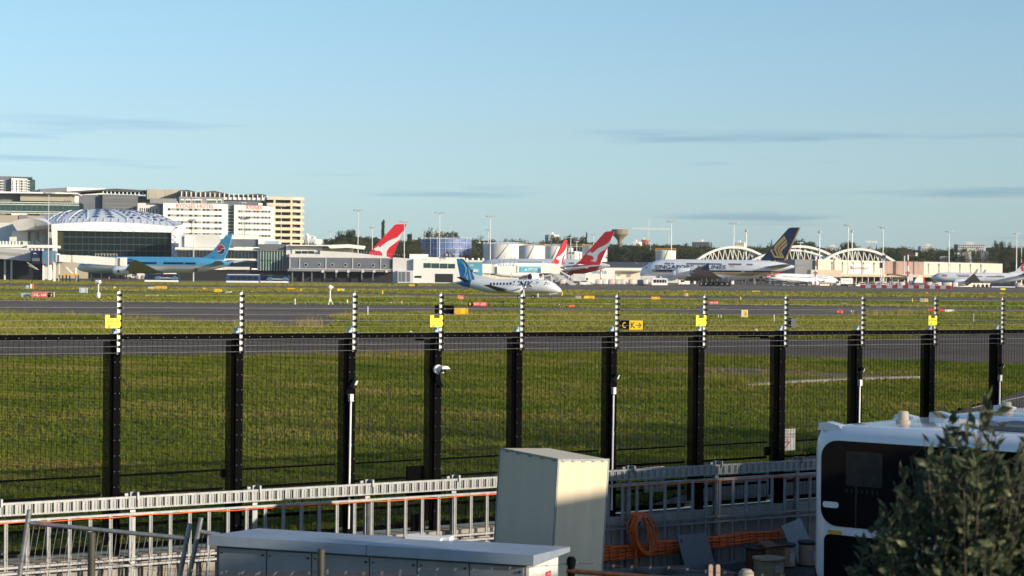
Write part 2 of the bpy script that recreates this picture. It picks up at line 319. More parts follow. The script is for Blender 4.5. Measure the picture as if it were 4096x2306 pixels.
# concrete kerb of a drain in the turf
dm = MB(); kf = [G(*p) for p in [(2960,1546),(3170,1532),(3420,1520),(3660,1513)]]
for a, b in zip(kf[:-1], kf[1:]): dm.bar(a + Vector((0,0,.025)), b + Vector((0,0,.025)), .55, .12)
dm.build('drain_kerb', M('wall_conc'), label='weathered concrete drain edge in the turf behind the fence', cat='kerb')
# painted lines
YEL = mat('yellow_line', (.42,.30,.08), .8, var=.2, scale=1.5); WHL = mat('white_line', (.6,.6,.58), .8, var=.2, scale=1.5)
def line(px, w, z, m, name='yellow_line'):
    w_ = [G(*p) for p in px]; mb = MB()
    L, Rr = [], []
    for i, p in enumerate(w_):
        d = (w_[min(i+1, len(w_)-1)] - w_[max(i-1, 0)]); d.z = 0; d.normalize(); nrm = Vector((-d.y, d.x, 0))*w/2
        L.append((p.x+nrm.x, p.y+nrm.y, z)); Rr.append((p.x-nrm.x, p.y-nrm.y, z))
    k = len(L); mb.add(L + Rr, [(i, i+1, i+1+k, i+k) for i in range(k-1)])
    o = mb.build(name, m); o['kind'] = 'structure'; return o
line([(500,1254),(620,1248),(780,1243),(1000,1238),(1400,1236),(1700,1238),(2000,1240)], .35, .02, YEL)
line([(490,1254),(560,1256.5),(700,1258),(900,1262)], .35, .019, YEL)
line([(60,1210),(120,1209),(170,1211),(186,1212.5)], .3, .02, YEL); line([(0,1207),(60,1206),(130,1208),(186,1212.5)], .25, .021, YEL)
line([(2800,1230),(2870,1229),(2905,1233),(2880,1238)], .25, .02, YEL); line([(2330,1236),(2380,1236),(2420,1238)], .25, .02, YEL)
line([(3100,1258),(3180,1254),(3300,1250),(3370,1243),(3350,1235)], .25, .02, YEL)
line([(-300,1424),(0,1430),(1000,1422),(2000,1407),(3000,1418)], .14, .016, YEL); line([(1950,1353),(2200,1353),(2700,1355),(3700,1366)], .12, .016, YEL)
line([(3890,1634),(4000,1610),(4096,1588),(4400,1518)], .12, .014, WHL, 'white_line')
line([(3600,1197),(3760,1197),(4096,1199)], .5, .016, WHL, 'white_line')
# mound the photographer stands on
mb = MB(); rings = []
for r_, z_ in ((5.2, 2.2), (7.5, 2.0), (10.5, 1.35), (14, .35), (18.5, -.85), (21, -1.05)):
    rings.append([(math.cos(t)*r_*1.7, math.sin(t)*r_*.97 - 1.0, z_ + .12*math.sin(5*t+r_)) for t in np.linspace(0, 2*math.pi, 40, endpoint=False)])
mb.loft(rings[::-1]); mb.build('grass_mound', GRASS_SOIL, kind='structure', smooth=60)

# ---------------------------------------------------------------- turf: real blades, denser near, coarser far
def leafmat(name, ramp, scale, trans=.35, rough=.6, big=None):
    m = bpy.data.materials.new(name); m.use_nodes = True; nt = m.node_tree; n, l = nt.nodes, nt.links; n.clear()
    o = n.new('ShaderNodeOutputMaterial'); d = n.new('ShaderNodeBsdfDiffuse'); tr = n.new('ShaderNodeBsdfTranslucent'); mx = n.new('ShaderNodeMixShader'); mx.inputs[0].default_value = trans
    gl = n.new('ShaderNodeBsdfGlossy'); gl.inputs['Roughness'].default_value = rough; mg = n.new('ShaderNodeMixShader'); mg.inputs[0].default_value = .06
    t = n.new('ShaderNodeTexCoord'); z = n.new('ShaderNodeTexNoise'); z.inputs['Scale'].default_value = scale; z.inputs['Detail'].default_value = 5; z.inputs['Roughness'].default_value = .65
    oi = n.new('ShaderNodeObjectInfo'); ad = n.new('ShaderNodeMath'); ad.operation = 'MULTIPLY_ADD'; ad.inputs[1].default_value = .22; 
    sb = n.new('ShaderNodeMath'); sb.operation = 'SUBTRACT'; sb.inputs[1].default_value = .11
    rp = n.new('ShaderNodeValToRGB'); e = rp.color_ramp.elements; e[0].position = ramp[0][0]; e[0].color = (*ramp[0][1], 1); e[1].position = ramp[-1][0]; e[1].color = (*ramp[-1][1], 1)
    for p, c in ramp[1:-1]: x = e.new(p); x.color = (*c, 1)
    l.new(t.outputs['Object'], z.inputs['Vector']); l.new(oi.outputs['Random'], ad.inputs[0]); l.new(z.outputs['Fac'], ad.inputs[2]); l.new(ad.outputs[0], sb.inputs[0])
    src = sb.outputs[0]
    if big:
        z2 = n.new('ShaderNodeTexNoise'); z2.inputs['Scale'].default_value = big; z2.inputs['Detail'].default_value = 4; mm = n.new('ShaderNodeMixRGB'); mm.inputs[0].default_value = .45
        l.new(t.outputs['Object'], z2.inputs['Vector']); l.new(src, mm.inputs[1]); l.new(z2.outputs['Fac'], mm.inputs[2]); src = mm.outputs[0]
    l.new(src, rp.inputs['Fac'])
    for s_ in (d, tr, gl): l.new(rp.outputs['Color'], s_.inputs['Color'])
    l.new(d.outputs[0], mx.inputs[1]); l.new(tr.outputs[0], mx.inputs[2]); l.new(mx.outputs[0], mg.inputs[1]); l.new(gl.outputs[0], mg.inputs[2]); l.new(mg.outputs[0], o.inputs['Surface'])
    return m
BLADE = leafmat('grass_blade', [(.36,(.10,.155,.020)), (.45,(.17,.205,.028)), (.53,(.25,.245,.05)), (.62,(.36,.28,.10))], .28, .3, big=.07)
BLADE_FAR = leafmat('grass_blade_far', [(.38,(.14,.185,.024)), (.48,(.22,.235,.040)), (.60,(.33,.28,.08))], .08, .3, big=.02)
DRY = leafmat('dry_grass', [(.3,(.22,.17,.06)), (.7,(.42,.33,.15))], .8, .3)
def inside(poly, x, y):
    c = np.zeros(len(x), bool); n = len(poly); j = n - 1
    for i in range(n):
        xi, yi = poly[i]; xj, yj = poly[j]
        k = (yi > y) != (yj > y)
        with np.errstate(divide='ignore', invalid='ignore'): c ^= k & (x < (xj-xi)*(y-yi)/(yj-yi+1e-12) + xi)
        j = i
    return c
def blades(name, x, y, h, w, nb, mat_, label, cat='grass', lean=.5):
    k = len(x)*nb; x, y, h, w = (np.repeat(a, nb) for a in (x, y, h, w))
    t = RNG.uniform(0, 2*np.pi, k); sp = w*RNG.uniform(0, 1.6, k); ts = RNG.uniform(0, 2*np.pi, k)
    bx, by = x + np.cos(ts)*sp, y + np.sin(ts)*sp; hh = h*RNG.uniform(.55, 1.15, k)
    dx, dy = np.cos(t)*w*.5, np.sin(t)*w*.5; l1, l2 = RNG.normal(0, lean, k)*hh, RNG.normal(0, lean, k)*hh
    v = np.empty((k, 3, 3)); v[:,0] = np.stack([bx-dx, by-dy, np.zeros(k)], 1); v[:,1] = np.stack([bx+dx, by+dy, np.zeros(k)], 1); v[:,2] = np.stack([bx+l1, by+l2, hh], 1)
    return fastmesh(name, v.reshape(-1,3), np.arange(k*3).reshape(-1,3), mat_, label=label, cat=cat, kind='stuff')
def scatter(d0, d1, rho):                    # points in the wedge the eye can see, with room to step aside
    n = int(rho*.56*(d1*d1-d0*d0)/2 + rho*14*(d1-d0))
    d = np.sqrt(RNG.uniform(d0*d0, d1*d1, n)); x = RNG.uniform(-1, 1, n)*(.28*d + 7)
    nx, ny = FEN.ay.x, FEN.ay.y; keep = ((x-FEN.o.x)*nx + (d-FEN.o.y)*ny) > .25
    for a in AREAS: keep &= ~inside(a, x, d)
    return x[keep], d[keep]
for d0, d1, rho, h, w, nb, m_, lb in ((27, 45, 95, .075, .02, 5, BLADE, 'short green turf just behind the mesh fence'), (45, 108, 30, .095, .035, 5, BLADE, 'mown green turf between fence and perimeter road'),
        (108, 215, 5.5, .20, .075, 5, BLADE_FAR, 'longer green turf around the taxiway islands'), (215, 400, 1.5, .24, .17, 5, BLADE_FAR, 'green turf either side of the middle taxiway'),
        (400, 1000, .32, .27, .40, 5, BLADE_FAR, 'olive turf strips along the apron edge')):
    x, y = scatter(d0, d1, rho)
    blades('turf_grass', x, y, h*RNG.uniform(.6, 1.4, len(x)), np.full(len(x), w), nb, m_, lb)
def clumps(px, n, rad, h, w, m_, lb, cat='grass'):
    xs, ys = [], []
    for a, b in px:
        p = G(a, b); k = n; xs.append(p.x + RNG.normal(0, rad, k)); ys.append(p.y + RNG.normal(0, rad*1.5, k))
    xs, ys = np.concatenate(xs), np.concatenate(ys)
    blades('tall_grass', xs, ys, RNG.uniform(.5, 1.1, len(xs))*h, np.full(len(xs), w), 2, m_, lb, cat, .3)
clumps([(1225+RNG.uniform(-25,25), 1312+RNG.uniform(-6,4)) for _ in range(10)] + [(1395,1278),(1375,1277),(1440,1276),(1570,1217),(1620,1216),(1600,1218)], 16, .5, .95, .03, DRY, 'tall straw coloured grass stalks by the taxiway')
clumps([(RNG.uniform(0,1280), 0) for _ in range(0)] + [(u, np.interp(u,[0,300,450,700,1000,1260],[1256,1265,1278,1290,1304,1314])) for u in RNG.uniform(-60,1260,90)], 12, .9, .6, .03, BLADE, 'long seeding grass along the near taxiway edge')
clumps([(u, np.interp(u,[0,1000,2000,3000],[1439,1427,1414,1430])) for u in RNG.uniform(-60,3000,110)], 10, .6, .34, .025, BLADE, 'grass overhanging the perimeter road edge')
clumps([(u, 1487+12*math.sin(u)) for u in RNG.uniform(2480,3650,46)], 16, .8, .16, .03, DRY, 'bleached dry grass round the drain edge')
clumps([(u, 1535+12*math.sin(u)) for u in RNG.uniform(2790,3080,26)], 50, .35, .42, .022, BLADE, 'rank green weeds beside the drain edge')
clumps([(u, np.interp(u,[3450,3600,3800,4096],[1268,1262,1268,1278])) for u in RNG.uniform(3480,4200,60)], 22, 1.1, .75, .07, BLADE, 'dark rank grass on the right hand taxiway island')
clumps([(u, np.interp(u,[1320,2000,3000,3450],[1287,1290,1306,1300])) for u in RNG.uniform(1330,3400,120)], 12, .9, .5, .06, BLADE, 'rough grass along the turf step beyond the fence')
clumps([(u, np.interp(u,[1800,2000,2400,3700],[1341,1341,1345,1349])) for u in RNG.uniform(1800,3650,110)], 10, .5, .35, .04, DRY, 'dry brown grass fringe along the perimeter road')
# ================================================================ SECURITY FENCE
fx = FEN.x
POSTS = [(413,477),(903,965),(1353,1415),(1697,1760),(2027,2083),(2406,2461),(2752,2811),(3080,3135),(3390,3442),(3682,3732),(3956,4000),(4215,4258)]
BK, GV = M('black_paint'), M('galv')
def ztop(x): return 3.055 - .0052*x                            # the rail falls slightly to the right
fence = FEN.thing('security_fence', 'tall black welded mesh security fence topped with electric wires', 'fence')
PX = [(fx(a), fx(b)) for a, b in POSTS]
PX.insert(0, (PX[0][0]-1.98, PX[0][1]-1.98))
boltm = MB(); boltm.tube((0,0,0),(0,-.012,0),.007,n=6); BOLT = boltm.mesh('bolt', M('galv_white'))
for i, (a, b) in enumerate(PX):
    zt = ztop(b); mid = a + (b-a)*.56
    mb = MB(); mb.box(mid, b, -.07, .07, -.1, zt+.01)
    post = mb.build('post', BK, fence)
    fb = MB()                                                    # doubled strip of mesh bolted along the post
    for k in range(7): u = a + (mid-a)*k/7; fb.box(u, u+.007, -.035, -.02, .1, zt-.09)
    for k in range(150): z = .1 + (zt-.2)*k/150; fb.box(a, mid, -.022, -.012, z, z+.012)
    fb.build('doubled_mesh', BK, post, kind='stuff')
    bs = MB()
    for k in range(13):
        for u in (mid+.018, b-.018): bs.tube((u,-.071,.25+k*.22),(u,-.082,.25+k*.22),.0042,n=5)
    for k in range(9):
        if i+1 < len(PX): u = b+.1+k*(PX[i+1][0]-b-.1)/8.6; bs.tube((u,-.071,ztop(u)-.042),(u,-.082,ztop(u)-.042),.0042,n=5)
    bs.build('bolts', M('galv_white'), post, kind='stuff')
    pl = MB(); pl.box(b-.10, b-.012, .01, .02, zt, zt+.085); pl.build('bracket_plate', M('pale_blue'), fence)
    if i+1 < len(PX):
        c = PX[i+1][0]; z0 = .02
        rl = MB(); rl.hexa([(b-.02,-.07,ztop(b)-.085),(c+.15,-.07,ztop(c)-.085),(c+.15,.03,ztop(c)-.085),(b-.02,.03,ztop(b)-.085),(b-.02,-.07,ztop(b)),(c+.15,-.07,ztop(c)),(c+.15,.03,ztop(c)),(b-.02,.03,ztop(b))])
        rl.build('top_rail', BK, fence)
        pn = MB(); nv = max(8, int((c-b)/.0762)); zt_ = min(ztop(b), ztop(c)) - .06
        for k in range(nv): u = b + (c-b)*(k+.5)/nv; pn.box(u-.0021, u+.0021, -.004, 0, z0, zt_)
        k = z0
        while k < zt_: pn.box(b, c, 0, .0035, k, k+.0050); k += .0200
        pn.build('mesh_panel', BK, fence, kind='stuff')
        for zr, hh in ((1.06,.026),(.79,.035),(.48,.06),(.35,.045),(.05,.07)):
            m_ = MB(); m_.box(b, c, .05, .085, zr-hh/2-.003*c, zr+hh/2-.003*c); m_.build('rail', BK, fence)
gb = MB(); FEN.rect(gb, 1575,1350,1690,1356,.03,.07); FEN.rect(gb,1665,1356,1697,1363,.03,.07); gb.build('gate_arm', BK, fence)
gb = MB(); FEN.rect(gb, 2962,1344,3075,1350,.03,.07); FEN.rect(gb,3045,1350,3080,1356,.03,.07); gb.build('gate_arm', BK, fence)
gb = MB(); FEN.rect(gb, 1632,1868,1700,1990,.02,.08); gb.build('control_box', BK, fence)
gb = MB(); FEN.rect(gb, 1650,2060,1700,2200,.02,.08); gb.build('control_box', BK, fence)
for a, b_ in ((886,1878),(3063,1790)):
    gb = MB(); FEN.rect(gb, a,b_,a+20,b_+32,.02,.06); gb.build('rail_bracket', BK, fence)
# the electric top: a slotted aluminium pole at each post with ten insulators, ten wires right through
z_hi, z_lo = FEN.q(482,1158,-.1)[1], FEN.q(474,1419,-.1)[1]
STEP = (z_hi - z_lo - .05) / 9.55
im = MB(); im.tube((-.012,-.03,0),(.035,-.05,0),.015,n=8); im.tube((.0,-.045,0),(.012,-.05,0),.026,n=8); im.box(.028,.052,-.062,-.03,-.02,.012); im.box(-.03,0,-.04,-.01,-.012,.012)
INS = im.mesh('insulator', M('plastic_black'), 40)
POLEX = []
for i, (a, b) in enumerate(PX):
    u = b - .045; POLEX.append(u); dz = ztop(b) - ztop(PX[1][1])
    mb = MB(); mb.box(u-.03,u-.019,-.115,-.095,z_lo+dz,z_hi-.035+dz); mb.box(u-.011,u-.003,-.11,-.09,z_lo+.02+dz,z_hi-.03+dz); mb.box(u+.004,u+.011,-.11,-.09,z_lo+.03+dz,z_hi-.03+dz)
    mb.box(u-.019,u+.004,-.098,-.094,z_lo+dz,z_hi-.05+dz); mb.tube((u+.008,-.1,z_hi-.04+dz),(u+.008,-.1,z_hi+dz),.006,n=6); mb.bar((u,-.1,z_lo+.1+dz),(u,-.06,z_lo+.1+dz),.03,.03)
    pole = mb.build('electric_pole', M('alu'), fence)
    for k in range(10): put('insulator', INS, pole, loc=(u, -.09, z_lo+dz+.022+STEP*k))
for k in range(10):
    mb = MB(); pts = []
    for i, u in enumerate(POLEX):
        z = z_lo + ztop(PX[i][1]) - ztop(PX[1][1]) + .022 + STEP*k
        pts.append((u+.03, -.14, z))
        if i+1 < len(POLEX): pts.append(((u+POLEX[i+1])/2+.03, -.14, z-.004))
    mb.path(pts, .0017, n=4); mb.build('electric_wire', M('wire'), fence)
# yellow warning plates hung on the wires
for i, tail in ((1,'above the post behind the leaning wire panel'),(4,'on the pole above the domed camera'),(7,'over the post beside the C K taxiway sign'),(10,'where the fence runs behind the bus roof')):
    u = POLEX[i]; zc = z_lo + ztop(PX[i][1]) - ztop(PX[1][1]) + STEP*5.05
    t = thing('warning_sign', 'yellow electric fence warning plate '+tail, 'sign', FEN.w(u-.115,-.15,zc), FEN.yaw, 'yellow plates on the electric wires')
    mb = MB(); mb.prism([(-.115,-.085),(.115,-.085),(.115,.10),(.06,.10),(.06,.052),(-.05,.052),(-.05,.10),(-.115,.10)],-.006,0); mb.build('plate', M('lemon'), t)
    mb = MB(); text(mb,'SECURITY FENCE',-.09,.095,-.005,.018,-.009); text(mb,'WARNING',-.07,.03,.024,.036,-.009)
    mb.prism([(-.09,-.075),(-.06,-.06),(-.03,-.03),(-.02,-.035),(-.05,-.065),(-.01,-.07),(-.07,-.078)],-.009,-.0075); mb.box(.0,.06,-.009,-.007,-.045,-.04); mb.box(.02,.09,-.009,-.007,-.07,-.066)
    mb.build('lettering', M('dark'), t)
# floodlights with conduit
def flood(i, zl, tail):
    b = PX[i][1]
    t = thing('floodlight', 'small black floodlight '+tail, 'light', FEN.w(b-.04,-.1,zl), FEN.yaw, 'floodlights on the fence posts')
    Mx = Matrix.Rotation(R(38),4,'Z') @ Matrix.Rotation(R(22),4,'X')
    mb = MB(); mb.box(-.055,.055,-.03,.015,-.07,.07); mb.xf(Mx).build('housing', M('plastic_black'), t)
    mb = MB(); mb.box(-.043,.043,-.036,-.0305,-.012,.058); mb.xf(Mx).build('lamp_face', M('lamp_face'), t)
    mb = MB(); mb.bar((-.06,.06,-.02),(0,.0,-.02),.02,.05); mb.path([(-.06,.02,-.03),(-.13,-.02,-.12),(-.12,-.03,-.22),(-.06,-.04,-.28)],.004,n=5); mb.build('bracket', M('plastic_black'), t)
    c = thing('conduit_pipe', 'white plastic conduit riser below the floodlight '+tail, 'pipe', FEN.w(b-.10,-.11,zl), FEN.yaw, 'conduit risers on the fence posts')
    mb = MB(); mb.tube((-.02,0,-2.2),(0,0,-.2),.0165,n=10); mb.tube((-.0075,0,-.95),(-.0072,0,-.92),.021,n=10); mb.build('pipe', M('pvc'), c, smooth=40)
    mb = MB(); mb.box(-.028,.028,-.035,.03,-.27,-.16); mb.build('junction_box', M('pvc'), c)
flood(3, FEN.q(1415,1533)[1], 'beside the bay with the domed camera'); flood(6, FEN.q(2465,1510)[1], 'on the post above the leaning cream box')
flood(9, FEN.q(3443,1483)[1], 'behind the bus roof beacon'); flood(11, FEN.q(4000,1467)[1], 'beside the road line at the fence end')
# domed surveillance camera
u, zc = FEN.q(1752,1478,-.1)
t = thing('surveillance_camera', 'white domed security camera with black cable on the fence post', 'camera', FEN.w(u,-.1,zc), FEN.yaw)
mb = MB(); mb.lathe([(.045,0),(.07,-.01),(.075,-.06),(.06,-.07)], n=20, ax='y', c=(-.03,0,0)); mb.build('mount', M('pvc'), t, smooth=40)
mb = MB(); mb.lathe([(.062,-.06),(.066,-.075),(.06,-.13),(.045,-.15)], n=20, ax='y', c=(-.0,0,0)); mb.prism([(-.05,.012),(.1,.012),(.06,.05),(0,.06),(-.05,.045)],-.2,-.09); mb.build('hood', M('pvc'), t, smooth=30)
mb = MB()
for s_ in (-.022,.03): mb.lathe([(.03,-.1),(.028,-.15),(.016,-.17)], n=14, ax='y', c=(s_,-.004,-.016))
mb.build('lens', M('glass_dark'), t, smooth=60)
mb = MB(); mb.path([(.0,-.07,-.06),(0,-.07,-.12),(.015,-.06,-.19),(.05,-.05,-.25),(.085,-.04,-.265)],.018,n=8); mb.build('cable', M('plastic_black'), t, smooth=60)
# notices wired to the mesh
def notice(name, label, px0, py0, px1, py1, y, lines, tri=False):
    x0, z1 = FEN.q(px0, py0, y); x1, z0 = FEN.q(px1, py1, y)
    t = thing(name, label, 'sign', FEN.w(x0, y, z0), FEN.yaw); w, h = x1-x0, z1-z0
    mb = MB(); mb.box(0,w,-.004,0,0,h); mb.build('plate', M('white_paint'), t)
    mb = MB()
    for s_, a, b, c, d in lines: text(mb, s_, a*w, b*w, c*h, d*h, -.006)
    mb.build('lettering', M('dark'), t)
    if tri:
        mb = MB(); o_ = [(.05,.42),(.75,.42),(.40,.06)]; i_ = [(.17,.37),(.63,.37),(.40,.14)]
        mb.add([(a*w,-.006,b*h) for a,b in o_+i_], [(0,1,4,3),(1,2,5,4),(2,0,3,5)]); mb.build('give_way_triangle', M('red_sign'), t)
notice('notice_board', 'white give way to aircraft notice fixed to the mesh', 3108,1718,3180,1802,.04, [('GIVE WAY TO',.02,.9,.86,.95),('B747 B777 B767',.02,.97,.70,.80),('A340 & A330',.02,.92,.57,.66),('AIRCRAFT',.02,.75,.46,.54)], True)
notice('notice_board', 'pale unauthorised entry notice behind the cable ladder', 2576,1870,2656,1965,.05, [('Unauthorised entry',.17,.85,.40,.49),('is prohibited',.3,.7,.53,.6),('Maximum penalty may apply',.2,.85,.2,.27)])

# ================================================================ CABLE LADDERS IN FRONT OF THE FENCE
YT = -.36
def lineq(pts): return [FEN.q(a, b, YT) for a, b in pts]
xa, xb = FEN.x(-160, YT), FEN.x(3420, YT)
def fit(pts): q = np.array(lineq(pts)); return np.polyfit(q[:,0], q[:,1], 1)
def rail(name, co, h, dep, parent, m_, y=YT, x0=None, x1=None, off=0):
    x0 = xa if x0 is None else x0; x1 = xb if x1 is None else x1; f = lambda x: np.polyval(co, x) + off; mb = MB()
    mb.hexa([(x0,y-dep/2,f(x0)-h),(x1,y-dep/2,f(x1)-h),(x1,y+dep/2,f(x1)-h),(x0,y+dep/2,f(x0)-h),(x0,y-dep/2,f(x0)),(x1,y-dep/2,f(x1)),(x1,y+dep/2,f(x1)),(x0,y+dep/2,f(x0))])
    return mb.build(name, m_, parent)
c1 = fit([(0,2009),(900,1969),(1600,1928),(2440,1882),(3270,1835)]); c2 = fit([(0,2060),(900,2018),(1600,1976),(2440,1925),(3270,1872)])
tray = FEN.thing('cable_tray', 'galvanised perforated cable tray running along the fence', 'cable tray')
rail('side_rail', c1, .03, .06, tray, GV); rail('side_rail', c2, .022, .06, tray, GV, off=.02)
mb = MB(); h = .150
for a, b in ((-.054,-.044),(.044,.054)): mb.box(a,b,-.034,-.004,-h,0)
mb.box(-.044,-.008,-.018,-.008,-h,0); mb.box(.008,.044,-.018,-.008,-h,0)
for k in range(6): mb.box(-.008,.008,-.018,-.008,-h+.026*k,-h+.026*k+.012)
RUNG = mb.mesh('rung', M('galv_white'))
x = xa; 
while x < xb: put('rung', RUNG, tray, loc=(x, YT, np.polyval(c1, x)-.028)); x += .1375
lad = FEN.thing('cable_ladder', 'galvanised cable ladder with slotted rungs and an orange cable under its top rail', 'cable ladder')
c3 = fit([(0,2079),(900,2032),(1600,1990),(2430,1940),(3270,1888)]); c4 = fit([(0,2268),(855,2212),(2430,2094),(3270,2032)])
rail('side_rail', c3, .03, .07, lad, GV); rail('side_rail', c4, .03, .07, lad, GV)
def lrung(H):
    mb = MB(); mb.box(-.03,-.018,-.03,.0,-H,0); mb.box(-.014,-.006,-.026,-.006,-H,0); mb.box(.012,.022,-.024,-.004,-H,0)
    k = 0
    while k < H-.02: mb.box(-.006,.012,-.018,-.01,-k-.014,-k); k += .026
    return mb.mesh('rung', M('galv_white'))
LR = lrung(.665); x = xa + .05
while x < xb: put('rung', LR, lad, loc=(x, YT, np.polyval(c3, x)-.028)); x += .302
mb = MB(); xs = np.linspace(xa, xb, 140); mb.path([(x, YT-.05+.006*math.sin(x*3), np.polyval(c3,x)-.042+.005*math.sin(x*7)+.004*math.sin(x*2.3)) for x in xs], .0085, n=6); mb.build('orange_cable', M('cable_orange'), lad)
low = FEN.thing('cable_ladder', 'lower galvanised cable ladder against the concrete wall', 'cable ladder')
c5 = fit([(0,2294),(855,2234),(2430,2114),(3270,2054)])
rail('side_rail', c5, .03, .07, low, GV); rail('side_rail', c5, .03, .07, low, GV, off=-.72)
LR2 = lrung(.70); x = xa + .05
while x < xb: put('rung', LR2, low, loc=(x, YT+.01, np.polyval(c5, x)-.028)); x += .302
# galvanised uprights carrying the ladders
UP = ['beyond the leaning wire panel end', 'seen through the leaning wire panel', 'behind the left end of the low cabinet lid', 'below a white conduit riser behind the cabinet', 'below the domed security camera', 'hidden behind the tall cream enclosure', 'just right of the tall cream enclosure', 'between the orange coil and the give way notice', 'below the give way notice beside the bus', 'behind the bus roof', 'behind the second bus']
for i, (a, b) in enumerate(PX):
    if b > xb: continue
    u = b + .10; zt = np.polyval(c1, u) + .05
    t = thing('ladder_upright', 'galvanised ladder upright '+UP[i % len(UP)], 'post', FEN.w(u, YT+.075, -.98), FEN.yaw, 'uprights behind the cable ladders')
    mb = MB(); mb.box(-.045,.035,-.02,.04,0,zt+.98); mb.build('channel', GV, t)
    mb = MB(); mb.box(.012,.04,-.13,-.02,zt+.98-.10,zt+.98+.005); mb.build('clamp', GV, t); mb = MB(); mb.box(-.11,-.046,.02,.05,zt+.92,zt+.96); mb.build('fixing_tab', GV, t)
# concrete retaining wall with ribs
t = FEN.thing('retaining_wall', 'ribbed concrete retaining wall under the security fence', 'wall')
mb = MB(); mb.box(-60,60,-.18,.2,-1.2,-.06); mb.build('wall_face', M('wall_conc'), t)
mb = MB(); mb.box(-.07,.07,-.03,0,0,.82); RIB = mb.mesh('rib', M('wall_conc'))
x = xa - .2
while x < xb + 1: put('rib', RIB, t, loc=(x, -.18, -1.0)); x += .30
# ================================================================ YARD IN FRONT OF THE FENCE
YZ = -.98
# leaning cream enclosure
A, U, V = Vector((.62,26.0)), Vector((-.55,.835)), Vector((.835,.55)); la, lb, hh = 1.40, .82, 2.6
t = thing('equipment_box', 'tall cream sheet metal enclosure leaning to one side', 'box', (A.x, A.y, 1.55))
t.rotation_euler = (0, R(2.9), 0)
def bp(a, b, z): return (U.x*a + V.x*b, U.y*a + V.y*b, z)
def pbox(mb, a0, a1, b0, b1, z0, z1): return mb.hexa([bp(a0,b0,z0),bp(a0,b1,z0),bp(a1,b1,z0),bp(a1,b0,z0),bp(a0,b0,z1),bp(a0,b1,z1),bp(a1,b1,z1),bp(a1,b0,z1)])
mb = MB(); pbox(mb, 0, la, .006, lb, -hh, 0); mb.build('panel', M('box_cream'), t)
mb = MB()
for a0,a1,b0,b1,z0,z1 in ((-.006,.014,-.006,.02,-hh,.006),(la-.01,la+.006,-.004,.02,-hh,.006),(-.004,.012,lb-.015,lb+.006,-hh,.004),(0,la,-.004,.016,-.02,.008),(-.004,.014,0,lb,-.02,.008)): pbox(mb,a0,a1,b0,b1,z0,z1)
mb.build('corner_trim', M('galv'), t)
mb = MB()
for k in range(5): pbox(mb, .08+k*.28,.13+k*.28,-.012,.004,-.035,-.012); pbox(mb,-.012,.004,.06+k*.16,.11+k*.16,-.035,-.012); pbox(mb,-.012,.012,-.014,.01,-.2-k*.42,-.15-k*.42)
mb.build('clips', M('galv'), t, kind='stuff')
# long low cabinet
Fv, S = Vector((.935,-.354)), Vector((.354,.935)); O = Vector((-3.50, 23.37)); LN, DP = 3.96, 1.15
t = thing('equipment_cabinet', 'long low grey metal cabinet with overhanging sloped lid', 'cabinet', (O.x, O.y, YZ), math.atan2(Fv.y, Fv.x))
H0 = .76 - YZ
mb = MB(); mb.box(.05,LN-.05,.06,DP-.05,0,H0); mb.build('body', M('cover_grey'), t)
edges = [.09,.72,1.30,2.03,2.62,3.25,LN-.06]
for a, b in zip(edges[:-1], edges[1:]):
    mb = MB(); mb.box(a+.008,b-.008,.03,.06,.1,H0-.035); d = mb.build('door', M('steel'), t)
    mb = MB(); mb.tube((b-.045,.03,H0-.09),(b-.045,.012,H0-.09),.014,n=8); mb.build('latch', M('plastic_black'), d); mb = MB(); mb.tube((a+.045,.03,H0-.09),(a+.045,.02,H0-.09),.011,n=8); mb.build('hinge_screw', M('plastic_black'), d)
mb = MB(); mb.box(LN-.05,LN-.02,.10,DP-.1,.1,H0-.05); mb.box(LN-.045,LN-.012,.06,.075,.1,H0-.01); mb.build('end_panel', M('pvc'), t)
for a, b, z in ((.0,2.02,0),(2.03,LN+.08,.0)):
    mb = MB(); mb.hexa([(a,-.05,H0),(b,-.05,H0),(b,DP+.03,H0),(a,DP+.03,H0),(a,-.05,H0+.115),(b,-.05,H0+.115),(b,DP+.03,H0+.055),(a,DP+.03,H0+.055)]); mb.build('lid', M('lid'), t)
mb = MB(); mb.box(2.05,2.5,.98,1.06,H0+.062,H0+.085); mb.box(2.02,2.58,1.07,1.19,H0+.05,H0+.10); mb.build('lid_gleam', M('white_paint'), t)  # white strips put in for the sun gleam along the lid
mb = MB(); mb.box(LN-.02,LN-.016,.62,.80,H0-.36,H0-.17); lab = mb.build('label_plate', M('red_sign'), t)
mb = MB(); text(mb,'AZZO',0,.14,0,.08,0); mb.xf(Matrix.Translation((LN-.013,.64,H0-.27)) @ Matrix.Rotation(R(90),4,'Z')).build('lettering', M('white_paint'), lab)
